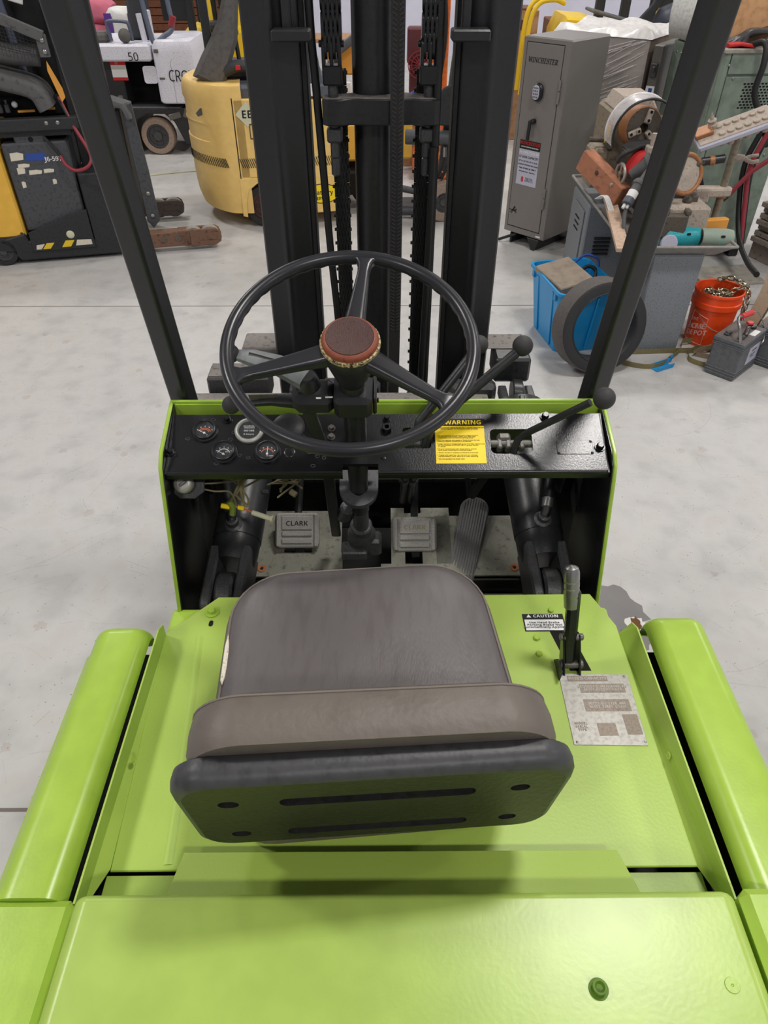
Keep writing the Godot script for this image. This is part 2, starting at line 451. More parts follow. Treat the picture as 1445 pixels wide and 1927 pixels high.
func room():
	struct("floor", N().box(vx(1, -0.1, -4), vx(26, 0.2, 26)), "floor")
	struct("ceiling", N().box(vx(1, 7.12, -4), vx(26, 0.2, 26)), "ceiling")
	struct("wall_back", N().box(vx(1, 3.5, -17.1), vx(26, 7.2, 0.2)), "wall")
	struct("wall_front", N().box(vx(1, 3.5, 9.1), vx(26, 7.2, 0.2)), "wall")
	struct("wall_left", N().box(vx(-12.1, 3.5, -4), vx(0.2, 7.2, 26)), "wall")
	struct("wall_right", N().box(vx(14.1, 3.5, -4), vx(0.2, 7.2, 26)), "wall")
	var fl := get_node("floor")
	for q in [[vx(1, 0.0006, -4.93), vx(26, 0.0012, 0.008)], [vx(1, 0.0006, -1.1), vx(26, 0.0012, 0.012)], [vx(-5.2, 0.0006, -4), vx(0.01, 0.0012, 26)], [vx(6.0, 0.0006, -4), vx(0.01, 0.0012, 26)]]:
		obj("control_joint", N().box(q[0], q[1]), "joint", fl)
	var rng := RandomNumberGenerator.new(); rng.seed = 8
	for q in [["oil_stain", vx(0.99, 0, -1.93), 0.11, 0.15, "wet"], ["oil_stain", vx(1.03, 0, -1.80), 0.07, 0.07, "wet"], ["salt_crust", vx(1.035, 0, -1.86), 0.045, 0.05, "salt"], ["rust_flakes", vx(1.04, 0, -1.865), 0.02, 0.042, "dirt"], ["salt_crust", vx(1.0, 0, -1.70), 0.05, 0.04, "salt"]]:
		var p := []
		for i in 26: p.append(Vector2(cos(TAU * i / 26) * q[2], sin(TAU * i / 26) * q[3]) * rng.randf_range(0.72, 1.12))
		var lift: float = {"wet": 0.0004, "salt": 0.0008, "dirt": 0.0012}[q[4]]
		obj(q[0], N().prism(p, Transform3D(fr(Vector3.ZERO, Vector3.RIGHT, Vector3.FORWARD).basis, q[1]), lift), q[4], fl)

func rpath(c: Vector3, u: Vector3, w: Vector3, r: float, n := 64) -> Array:
	var p := []
	for i in n: p.append(c + (u * cos(TAU * i / n) + w * sin(TAU * i / n)) * r)
	return p
func bolt(at: Vector3, nrm: Vector3, r: float, h: float, m, parent, washer := 1.5, called := "bolt"):
	var b := N()
	if washer > 1: b.lathe([Vector2(0, 0), Vector2(r * washer, 0), Vector2(r * washer, h * 0.25), Vector2(0, h * 0.25)], at, nrm, 16)
	b.lathe([Vector2(0, 0), Vector2(r, h * 0.2), Vector2(r, h * 0.85), Vector2(r * 0.8, h), Vector2(0, h)], at, nrm, 6)
	return obj(called, b, m, parent, Transform3D.IDENTITY, 25.0)

func forklift():
	var F := thing("forklift", "lime green forklift with black dash, grey vinyl seat and black mast, seen from its counterweight", "forklift", vx(0.03, 0, -0.8))
	var T := Transform3D(Basis.IDENTITY, -F.position)   # its parts are modelled in world metres
	var put := func(called: String, b, m, deg := 42.0) -> MeshInstance3D: return obj(called, b, m, F, T, deg)
	# ---- hull, wheels
	put.call("counterweight_body", N().box(vx(0.035, 0.58, -0.2), vx(1.1, 0.66, 1.25), 0.04), "black_matt")
	put.call("side_panel", N().box(vx(-0.575, 0.75, -0.25), vx(0.03, 0.66, 1.28), 0.012), "green")
	put.call("side_panel", N().box(vx(0.642, 0.75, -0.25), vx(0.03, 0.66, 1.28), 0.012), "green")
	for q in [[-0.40, -1.78, 0.30, 0.19], [0.45, -1.78, 0.30, 0.19], [-0.36, 0.0, 0.22, 0.16], [0.42, 0.0, 0.22, 0.16]]:
		var t := N().lathe([Vector2(q[2] * 0.55, -q[3] / 2), Vector2(q[2] * 0.93, -q[3] / 2), Vector2(q[2], -q[3] * 0.38), Vector2(q[2], q[3] * 0.38), Vector2(q[2] * 0.93, q[3] / 2), Vector2(q[2] * 0.55, q[3] / 2), Vector2(q[2] * 0.55, -q[3] / 2)], vx(q[0], q[2], q[1]), Vector3.RIGHT, 36)
		var w: MeshInstance3D = put.call("tyre", t, "rubber")
		obj("wheel_disc", N().cyl(vx(q[0] - 0.04, q[2], q[1]), vx(q[0] + 0.04, q[2], q[1]), q[2] * 0.56, 24), "green", w)
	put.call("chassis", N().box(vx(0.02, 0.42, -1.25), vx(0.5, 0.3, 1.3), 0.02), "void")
	for s in [-1, 1]:   # the frame rails that carry the cowl
		var x0: float = -0.478 if s < 0 else 0.518
		put.call("frame_rail", N().box(vx(x0 - 0.06 * s, 0.81, -0.985), vx(0.12, 0.36, 0.19), 0.006), "green")
	# ---- fenders: rounded section drawn back along z, nose rounded over
	for s in [-1, 1]:
		var xo: float = -0.568 if s < 0 else 0.652
		var xi: float = -0.461 if s < 0 else 0.535
		var zf: float = -0.925 if s < 0 else -0.945
		var w := absf(xo - xi)
		var c := (xo + xi) / 2
		var sec := []   # sheet section: outer skirt, rounded top, inner lip, then open underneath
		for k in 7: sec.append(Vector2(xi + s * 0.029 - s * 0.029 * cos(PI / 2 * k / 6.0), 1.101 + 0.029 * sin(PI / 2 * k / 6.0)))
		for k in 7: sec.append(Vector2(xo - s * 0.036 + s * 0.036 * sin(PI / 2 * k / 6.0), 1.094 + 0.036 * cos(PI / 2 * k / 6.0)))
		sec.append(Vector2(xo, 0.87)); sec.append(Vector2(xi + s * 0.05, 0.87)); sec.append(Vector2(xi + s * 0.05, 1.099)); sec.append(Vector2(xi, 1.099))
		sec = _ccw(sec)
		put.call("fender_gap_shade", N().box(vx(xi + s * 0.012, 0.99, -0.65), vx(0.07, 0.12, 0.5)), "void")  # near-black box painted for the shade down in the open gap
		var rings := []
		for k in 7:
			var a := PI / 2 * k / 6.0
			var rr := []
			for q in sec: rr.append(Vector3(q.x + (c - q.x) * 0.10 * (1 - sin(a)), q.y - 0.05 * (1 - sin(a)), zf + 0.035 * (1 - cos(a))))
			rings.append(rr)
		var last := []
		for q in sec: last.append(Vector3(q.x, q.y, -0.405))
		rings.append(last)
		put.call("fender", N().loft(rings), "green")
		var hx: float = -0.594 if s < 0 else 0.70
		var hi: float = -0.437 if s < 0 else 0.502
		put.call("rear_fender", N().box(vx((hx + hi) / 2, 1.0, 0.06), vx(absf(hx - hi), 0.26 if s < 0 else 0.315, 0.93), 0.012), "green")
	# ---- deck
	var dk := [Vector2(-0.354, 1.04), Vector2(0.457, 1.045), Vector2(0.492, 0.955), Vector2(0.494, 0.468), Vector2(-0.423, 0.466), Vector2(-0.447, 0.94)]
	var up := fr(Vector3.ZERO, Vector3.RIGHT, Vector3.FORWARD)   # x right, y away, z up
	put.call("deck_plate", N().prism(dk, Transform3D(up.basis, vx(0, 1.0645, 0)), 0.0055, 0.0015), "green_dusty")
	put.call("deck_ledge", N().box(vx(0.035, 1.056, -0.4275), vx(0.93, 0.008, 0.072), 0.001), "green_dusty")
	put.call("deck_bead", N().sweep([vx(-0.374, 1.070, -0.93), vx(-0.345, 1.070, -0.62), vx(-0.335, 1.070, -0.475)], [Vector2(0.008, 0), Vector2(0.003, 0.0022), Vector2(-0.003, 0.0022), Vector2(-0.008, 0)]), "green_dusty")
	for s in [-1, 1]:   # upturned flanges along the deck
		var xb: float = -0.424 if s < 0 else 0.492
		var xt: float = -0.441 if s < 0 else 0.508
		var g := N()
		var zf := -0.935
		var o := vx(0.003 * s, 0, 0)
		var a := [vx(xb - (0.02 if s < 0 else 0.0), 1.068, zf), vx(xb, 1.068, -0.47), vx(xt, 1.088, -0.40), vx(xt, 1.122, -0.40), vx(xt, 1.122, zf + 0.03), vx(xt, 1.108, zf + 0.005)]
		var b := []
		for q in a: b.append(q + o)
		for i in range(1, 5):
			g.out([a[0], a[i], a[i + 1]], vx(xt + s, 1.0, -0.7)); g.out([b[0], b[i], b[i + 1]], vx(0, 1.0, -0.7))
		for i in 6: g.out([a[i], a[(i + 1) % 6], b[(i + 1) % 6], b[i]], vx(xt, 1.09, -0.65))
		put.call("deck_flange", g, "green_dusty", 10.0)
		put.call("flange_eyelet", N().lathe([Vector2(0.005, 0), Vector2(0.007, 0.001), Vector2(0.005, 0.002), Vector2(0, 0.0005)], vx(lerpf(xb, xt, 0.4), 1.09, -0.645), vx(-s, 0.3, 0), 14), "green_dusty")
	bolt(vx(-0.360, 1.0700, -0.995), Vector3.UP, 0.0085, 0.012, "green", F, 1.75).transform = T
	put.call("deck_slot", N().prism(MB.rr(0.009, 0.016, 0.0044), Transform3D(up.basis, vx(-0.357, 1.0690, -0.965)), 0.0015), "void")
	for q in [vx(0.319, 1.0700, -0.921), vx(0.317, 1.0700, -0.88)]: bolt(q, Vector3.UP, 0.007, 0.006, "green", F, 0).transform = T
	bolt(vx(0.362, 1.0700, -0.995), Vector3.UP, 0.006, 0.006, "green", F, 0).transform = T
	# ---- hood and the plate in front of it
	var hp := MB.rr(0.924, 0.12, 0.022, 6, Vector2(0.032, 1.105))
	var hr := []
	for k in 5:
		var a := PI / 2 * k / 4.0
		var g := []
		for q in MB.inset(hp, 0.012 * (1 - sin(a))): g.append(Vector3(q.x, q.y, -0.398 + 0.012 * (1 - cos(a))))
		hr.append(g)
	var hl := []
	for q in hp: hl.append(Vector3(q.x, q.y, 0.5))
	hr.append(hl)
	put.call("hood", N().loft(hr), "green_hood")
	put.call("hood_front_plate", N().prism([Vector2(-0.306, 0), Vector2(0.364, 0), Vector2(0.379, 0.075), Vector2(-0.316, 0.075)], fr(vx(0, 1.098, -0.482), Vector3.RIGHT, vx(0, 0.22, 0.976)), 0.006, 0.001), "green_dusty")
	var hb := N().lathe([Vector2(0.0125, 0), Vector2(0.0125, 0.0015), Vector2(0.009, 0.0015), Vector2(0.009, 0.010), Vector2(0.0065, 0.010), Vector2(0.004, 0.006), Vector2(0, 0.006)], vx(0.2735, 1.1652, -0.279), Vector3.UP, 24)
	put.call("hood_pin", hb, "green_dark")
	put.call("hood_plug", N().lathe([Vector2(0.0095, 0), Vector2(0.009, 0.001), Vector2(0.002, 0.001), Vector2(0, -0.001)], vx(0.4445, 1.1652, -0.282), Vector3.UP, 24), "green")
	# ---- decals and data plate on the deck
	var cau: MeshInstance3D = put.call("caution_label", N().box(vx(0.342, 1.0706, -0.963), vx(0.086, 0.0009, 0.047)), "ink")
	obj("label_field", N().box(vx(0.342, 1.0712, -0.956), vx(0.081, 0.0006, 0.029)), "white", cau)
	text("CAUTION", 0.0075, Transform3D(up.basis, vx(0.348, 1.0716, -0.980)), "white", cau, true, 1.15)
	text("Use Hand Brake\nParking Brake Not\nAutomatically Applied", 0.0048, Transform3D(up.basis, vx(0.342, 1.0718, -0.956)), "grey_ink", cau, true, 1.25, "lettering", 1, false, -8)
	var tr := N(); tr.prism([Vector2(-0.005, -0.004), Vector2(0.005, -0.004), Vector2(0, 0.0045)], Transform3D(up.basis, vx(0.312, 1.0716, -0.980)), 0.0004)
	obj("warning_triangle", tr, "white", cau)
	var dp := N().prism([Vector2(-0.067, 0.077), Vector2(0.067, 0.077), Vector2(0.066, -0.077), Vector2(-0.066, -0.077)], Transform3D(up.basis.rotated(Vector3.UP, -0.02), vx(0.412, 1.0702, -0.754)), 0.0012, 0.0003)
	var plate: MeshInstance3D = put.call("data_plate", dp, "alu")
	for q in [[-0.012, 0.066, 0.09, 0.012, 0], [0.012, 0.044, 0.1, 0.02, 1], [0.012, 0.006, 0.1, 0.026, 1], [0.0, -0.045, 0.04, 0.026, 1], [0.048, -0.035, 0.032, 0.042, 1]]:
		obj("etched_field", N().box(vx(0.412 + q[0], 1.0716, -0.754 - q[1]), vx(q[2] * 0.86, 0.0004, q[3])), "etch", plate)
	text("RATED CAPACITY", 0.006, Transform3D(up.basis, vx(0.40, 1.0720, -0.820)), "alu", plate, true, 1.1)
	text("REQUEST DIMENSIONS IN\nMOST RECENT DATA", 0.0055, Transform3D(up.basis, vx(0.424, 1.0720, -0.798)), "alu", plate, true, 1.0, "lettering", 1, false, -8)
	text("10777  60  1128  488\nMAST  TIRES  LOAD", 0.0055, Transform3D(up.basis, vx(0.424, 1.0720, -0.760)), "alu", plate, true, 1.0, "lettering", 1, false, -8)
	text("MODEL\nSERIAL\nTYPE", 0.005, Transform3D(up.basis, vx(0.366, 1.0716, -0.715)), "etch", plate, true, 1.0, "lettering", 1, false, -8)
	for q in [[-0.061, 0.071], [0.061, 0.071], [0.061, -0.071], [-0.061, -0.071]]: obj("rivet", N().ball(vx(0.412 + q[0], 1.0712, -0.754 - q[1]), 0.0028, 10, 0.5), "steel", plate)
	seat(F, T)
	cowl(F, T)
	controls(F, T)
	footwell(F, T)
	mast(F, T)

func seat(F, T):
	var B := Basis(Vector3.UP, deg_to_rad(4.5))
	var C := Transform3D(B, vx(-0.028, 0, -0.70))   # local x right, -z forward
	var S := func(w: float, d: float, r: float, y: float, zo := 0.0) -> Array:
		var g := []
		for q in MB.rr(w, d, r, 8): g.append(C * Vector3(q.x * (1.0 - 0.10 * clampf(q.y / d + 0.1, 0.0, 1.0)), y + 0.012 * (q.y / d), -q.y + zo))
		return g
	var c := N().loft([S.call(0.44, 0.42, 0.08, 1.155), S.call(0.485, 0.455, 0.10, 1.175), S.call(0.495, 0.465, 0.105, 1.215), S.call(0.488, 0.46, 0.105, 1.245), S.call(0.466, 0.446, 0.10, 1.263)], true, false)
	var cu := obj("seat_cushion", c, "vinyl_worn", F, T)
	var tp := N().loft([S.call(0.466, 0.446, 0.10, 1.263), S.call(0.452, 0.434, 0.095, 1.272), S.call(0.41, 0.40, 0.09, 1.281), S.call(0.30, 0.30, 0.08, 1.288), S.call(0.12, 0.12, 0.03, 1.291)], false, true)
	obj("seat_top", tp, "vinyl", cu)
	obj("seat_piping", N().tube(S.call(0.468, 0.448, 0.10, 1.264), 0.0026, 6, true), "stitch", cu)
	var tear := N()
	var pts := [Vector2(-0.2295, 0.02), Vector2(-0.226, 0.045), Vector2(-0.2235, 0.03), Vector2(-0.221, 0.0), Vector2(-0.2215, -0.02), Vector2(-0.224, -0.045), Vector2(-0.2275, -0.06), Vector2(-0.231, -0.05), Vector2(-0.2305, -0.02)]
	tear.prism(pts, C * fr(vx(0, 1.2668, -0.045), Vector3.RIGHT, Vector3.FORWARD), 0.0034, 0.001)
	obj("foam_tear", tear, "foam", cu)
	obj("seat_base", N().box(C * vx(0, 1.112, 0), vx(0.40, 0.085, 0.36), 0.01, B), "black_matt", F, T)
	obj("seat_latch", N().prism([Vector2(0, 0), Vector2(0.02, 0.0), Vector2(0.024, 0.012), Vector2(0.014, 0.024), Vector2(0.012, 0.012), Vector2(0, 0.016)], Transform3D(B, C * vx(0.238, 1.2, 0.085)), 0.004), "steel_dull", F, T)
	# backrest: moulded shell behind, cushion before
	var A := Transform3D(B * Basis(Vector3.RIGHT, deg_to_rad(9)), vx(-0.004, 1.298, -0.448))   # local z faces the viewer, y up
	var back: MeshInstance3D
	var sh := N()
	var W := 0.505
	var H := 0.245
	var R := 0.05
	var ring := func(e: float, z: float) -> Array:
		var g := []
		for q in MB.rr(W - 2 * e, H - 2 * e, R - e * 0.6, 8):
			g.append(A * Vector3(q.x * (1.0 + 0.03 * q.y / H), q.y + 0.010 * (1 - pow(q.x / W * 2, 2)) - 0.06 * q.x, z))
		return g
	sh.loft([ring.call(0.012, -0.042), ring.call(0.002, -0.034), ring.call(0, -0.022), ring.call(0.001, -0.012), ring.call(0.006, -0.004), ring.call(0.014, 0.0)], true, false)
	back = obj("backrest_shell", sh, "shell_rim", F, T)
	var pn := N()
	var D := Transform3D(A.basis * Basis(vx(1, -0.06, 0), vx(0, 1, 0), vx(0, 0, 1)), A.origin)
	var xs := [-0.205, -0.14, 0.14, 0.205]
	var ys := [-0.085, 0.0, 0.085]
	for j in 2:
		for i in 3:
			var cell := Rect2(xs[i], ys[j], xs[i + 1] - xs[i], ys[j + 1] - ys[j])
			var yc: float = [-0.070, 0.048][j]
			var h := Rect2(-0.125, yc - 0.010, 0.25, 0.026) if i == 1 else Rect2(cell.get_center().x - 0.012 + [-0.016, 0, 0.010][i], yc + 0.004 - 0.009, 0.026, 0.022)
			pn.hole(cell, h, 0.0108, D, 0.012 if i == 1 else 0.01, true)
	var outer: Array = ring.call(0.014, 0.0)
	var inner := [Vector2(0.205, 0.085), Vector2(-0.205, 0.085), Vector2(-0.205, -0.085), Vector2(0.205, -0.085)]
	for i in outer.size():
		var j := (i + 1) % outer.size()
		var a: Vector3 = D * vx(inner[i / 9].x, inner[i / 9].y, 0)
		var b: Vector3 = D * vx(inner[j / 9].x, inner[j / 9].y, 0)
		pn.tri(outer[i], outer[j], a)
		if a != b: pn.tri(a, outer[j], b)
	obj("backrest_panel", pn, "shell", back)
	for q in [[-0.186, 0.052], [0.180, 0.052], [-0.186, -0.066], [0.180, -0.066]]:
		obj("backrest_screw", N().ball(D * vx(q[0], q[1], -0.0095), 0.0075, 10, 0.5, A.basis.z), "black_gloss", back)
	var cring := func(e: float, z: float) -> Array:
		var g := []
		for q in MB.rr(W - 0.032 - 2 * e, H - 0.01 - 2 * e, R + 0.02, 8):
			g.append(A * Vector3(q.x * (1.0 + 0.02 * q.y / H), q.y + 0.03 + 0.012 * (1 - pow(q.x / W * 2, 2)) - 0.06 * q.x - z * 0.05, -z))
		return g
	var bc := N()
	var rings := []
	for q in [[0.03, 0.112], [0.012, 0.108], [0.003, 0.098], [0.0, 0.075], [0.0, 0.05], [0.004, 0.036]]: rings.append(cring.call(q[0], q[1]))
	bc.loft(rings, true, true)
	var bcu := obj("backrest_cushion", bc, "vinyl_worn", F, T)
	obj("backrest_seam", N().tube(cring.call(0.004, 0.1005), 0.0022, 6, true), "stitch", bcu)
	var br := N()
	for x in [-0.12, 0.12]: br.sweep([C * vx(x, 1.09, 0.05), C * vx(x, 1.10, 0.19), C * vx(x, 1.16, 0.215), C * vx(x, 1.26, 0.222)], [Vector2(0.02, -0.004), Vector2(0.02, 0.004), Vector2(-0.02, 0.004), Vector2(-0.02, -0.004)], C.basis.y + C.basis.z)
	obj("backrest_bracket", br, "black", F, T)

func cowl(F, T):
	var sd := [Vector2(-1.333, 1.385), Vector2(-1.20, 1.345), Vector2(-1.172, 1.322), Vector2(-1.160, 1.29), Vector2(-1.066, 0.985), Vector2(-1.066, 0.7), Vector2(-1.333, 0.7)]
	for s in [-1, 1]:
		var x: float = -0.465 if s < 0 else 0.489
		var Z := Transform3D(Basis(vx(0, 0, 1), vx(0, 1, 0), vx(-1, 0, 0)), vx(x + 0.008, 0, 0))
		var p := obj("cowl_side", N().prism(sd, Z, 0.008, 0.002), "green", F, T)
		var rv := sd.duplicate(); rv.reverse()
		var ins := MB.inset(rv, 0.004)
		var xi: float = x + 0.0105 if s < 0 else x
		obj("inner_lining", N().prism(ins, Transform3D(Z.basis, vx(xi, 0, 0)), 0.0025), "black_gloss", p)
		obj("front_side", N().prism(pts2([-1.333, 1.36, -1.333, 0.55, -1.95, 0.55, -1.95, 0.99]), Transform3D(Z.basis, vx(x + 0.006, 0, 0)), 0.004), "black", p)
	obj("cowl_back", N().box(vx(0.016, 1.325, -1.337), vx(0.962, 0.12, 0.008), 0.002), "green", F, T)
	obj("cowl_back_lining", N().box(vx(0.016, 1.325, -1.3315), vx(0.94, 0.105, 0.003)), "green", F, T)
	obj("cowl_back_lining", N().box(vx(0.016, 1.305, -1.329), vx(0.93, 0.08, 0.003)), "black", F, T)  # black sheet behind the dash so that its slots look dark
	# ---- dash panel, sloping up and away
	var P := fr(vx(0, 1.31, -1.177), Vector3.RIGHT, vx(0, 0.395, -0.919))   # x right, y up the slope, z off the panel
	var d := N()
	for r in [Rect2(-0.452, 0, 0.372, 0.142), Rect2(-0.08, 0.016, 0.075, 0.126), Rect2(-0.005, 0, 0.04, 0.142), Rect2(0.118, 0, 0.114, 0.142), Rect2(0.335, 0, 0.149, 0.142)]: d.rect(r, P)
	d.hole(Rect2(0.035, 0, 0.083, 0.142), Rect2(0.048, 0.054, 0.061, 0.053), 0.007, P, 0.004)
	d.hole(Rect2(0.232, 0, 0.103, 0.142), Rect2(0.237, 0.040, 0.09, 0.062), 0.011, P, 0.004)
	for x in [[-0.452, -0.08], [-0.005, 0.484]]:
		var row := []
		for k in 6: row.append(Vector2(-0.007 * sin(PI / 2 * k / 5.0), -0.007 + 0.007 * cos(PI / 2 * k / 5.0)))
		row.append(Vector2(-0.009, -0.020))
		for k in 6: d.quad(P * vx(x[0], row[k + 1].x, row[k + 1].y), P * vx(x[1], row[k + 1].x, row[k + 1].y), P * vx(x[1], row[k].x, row[k].y), P * vx(x[0], row[k].x, row[k].y))
	for s in [0.016]: d.quad(P * vx(-0.08, s, -0.01), P * vx(-0.005, s, -0.01), P * vx(-0.005, s, 0), P * vx(-0.08, s, 0))
	var dash := obj("dash_panel", d, "black_gloss", F, T)
	for x in [-0.452, 0.4815]: obj("dash_end", N().box(P * vx(x, 0.068, -0.012), vx(0.003, 0.15, 0.024), 0, P.basis), "black", dash)
	obj("embossed_plate", N().prism(MB.rr(0.078, 0.034, 0.003), P.translated_local(vx(0.417, 0.055, 0)), 0.001, 0.0006), "black_gloss", dash)
	for q in [[0.381, 0.069], [0.452, 0.069], [0.381, 0.041], [0.452, 0.041]]: obj("rivet", N().ball(P * vx(q[0], q[1], 0.0008), 0.0032, 10, 0.6, P.basis.z), "black_gloss", dash)
	for q in [[-0.334, 0.129, 0.0075], [-0.447, 0.046, 0.007], [0.014, 0.129, 0.0065], [0.361, 0.133, 0.008], [0.470, 0.055, 0.008]]: bolt(P * vx(q[0], q[1], 0), P.basis.z, q[2], 0.012, "black_gloss", dash, 1.4, "dash_bolt")
	for q in [[-0.106, 0.105], [-0.106, 0.083]]: bolt(P * vx(q[0], q[1], 0), P.basis.z, 0.0065, 0.009, "steel_dull", dash, 1.3, "dash_bolt")
	obj("hollow_nut", N().lathe([Vector2(0.0055, 0.001), Vector2(0.0055, 0.012), Vector2(0.010, 0.012), Vector2(0.0115, 0.010), Vector2(0.0115, 0.0), Vector2(0.014, 0.0)], P * vx(0.014, 0.102, 0.0005), P.basis.z, 6), "black_gloss", dash)
	for q in [[-0.194, 0.046, 0.0125], [0.006, 0.030, 0.006], [0.232, 0.072, 0.001], [0.332, 0.074, 0.001]]: obj("hole_cap", N().ball(P * vx(q[0], q[1], 0), q[2], 16, 0.14 if q[2] > 0.002 else 1.0, P.basis.z), "black_gloss" if q[2] > 0.002 else "void", dash)
	obj("horn_dome", N().lathe([Vector2(0.036, 0), Vector2(0.036, 0.003), Vector2(0.032, 0.006), Vector2(0.018, 0.009), Vector2(0, 0.010)], P * vx(-0.200, 0.108, 0), P.basis.z, 32), "black", dash)
	var rng := RandomNumberGenerator.new(); rng.seed = 23
	for i in 22:
		var q := Vector2(rng.randf_range(-0.42, -0.11), rng.randf_range(0.01, 0.135))
		var lp := []
		for k in 10: lp.append(P * vx(q.x + cos(TAU * k / 10) * rng.randf_range(0.003, 0.006), q.y + sin(TAU * k / 10) * rng.randf_range(0.002, 0.0045), 0.0003))
		obj("paint_blister", N().tube(lp, 0.0006, 4, true), "blister", dash)
	# ---- gauges
	gauge(F, T, P * vx(-0.380, 0.099, 0), P.basis, "temperature_gauge", 0)
	gauge(F, T, P * vx(-0.334, 0.046, 0), P.basis, "pressure_gauge", 1)
	gauge(F, T, P * vx(-0.241, 0.046, 0), P.basis, "ammeter_gauge", 2)
	gauge(F, T, P * vx(-0.284, 0.099, 0), P.basis, "hour_meter", 3)
	# ---- warning plate
	var wp := obj("warning_plate", N().box(P * vx(0.1715, 0.0715, 0.0006), vx(0.107, 0.112, 0.0012), 0.0004, P.basis), "sign_yellow", F, T)
	obj("sign_header", N().box(P * vx(0.1715, 0.119, 0.0013), vx(0.107, 0.018, 0.0006), 0, P.basis), "ink", wp)
	text("WARNING", 0.0105, P.translated_local(vx(0.180, 0.1185, 0.0019)), "sign_yellow", wp, true, 1.12)
	obj("warning_triangle", N().prism([Vector2(-0.0075, -0.006), Vector2(0.0075, -0.006), Vector2(0, 0.0065)], P.translated_local(vx(0.131, 0.1185, 0.0016)), 0.0005), "sign_yellow", wp)
	text("DISREGARDING THESE RULES WILL CAUSE SERIOUS OR\nFATAL INJURY TO YOURSELF AND OTHERS.", 0.0022, P.translated_local(vx(0.1715, 0.1035, 0.0014)), "faint_ink", wp, true, 1.28, "lettering", 1, false, -6)
	text("* Do not operate this equipment unless you are\n  trained and authorized. Wear your seat belt.\n  Understand manual before starting work.\n\n* Do not operate damaged or faulty truck. Do not\n  attempt repairs unless you are trained.\n\n* Keep hands on designated grips and feet inside truck.\n  Do not operate truck with wet or greasy hands\n  or shoes.\n\n* If your load blocks view drive slowly, sound\n  horn when traveling to confined areas.\n\n* Avoid ramps or slippery surfaces and bumps.\n\n* Travel with load low, do not turn on inclines.\n  Handle steady loads, take care when stacking.\n\n* Do not exceed the rated load.", 0.0021, P.translated_local(vx(0.121, 0.056, 0.0014)), "faint_ink", wp, false, 1.30, "lettering", 0, false, -7)
	# ---- key switch on its bracket
	var kb := N().prism([Vector2(-0.033, -0.02), Vector2(-0.02, -0.031), Vector2(0.012, -0.031), Vector2(0.033, -0.016), Vector2(0.033, 0.03), Vector2(-0.033, 0.03)], fr(vx(-0.418, 1.252, -1.205), Vector3.RIGHT, vx(0, 0.75, -0.66)), 0.004, 0.001)
	var k := obj("key_bracket", kb, "black", F, T)
	var kz := vx(0, 0.66, 0.75)
	obj("key_switch", N().lathe([Vector2(0.022, 0), Vector2(0.022, 0.008), Vector2(0.018, 0.013), Vector2(0.0125, 0.014), Vector2(0.0125, 0.011), Vector2(0, 0.011)], vx(-0.429, 1.256, -1.203), kz, 28), "alu", k)
	obj("key_slot", N().box(vx(-0.429, 1.256, -1.203) + kz * 0.013, vx(0.017, 0.004, 0.006), 0.001, fr(Vector3.ZERO, vx(0.8, 0.45, -0.4), kz).basis), "steel_dull", k)
	# ---- overhead guard legs
	for s in [-1, 1]:
		var x: float = -0.452 if s < 0 else 0.487
		var a := vx(x - 0.008 * s, 1.06, -1.44)
		var b := vx(x + 0.0 * s, 2.30, -1.19)
		obj("guard_post", N().sweep([a, b], MB.rr(0.047, 0.047, 0.009, 5), vx(0.26 * s, 0, 0.97)), "mast_black", F, T)

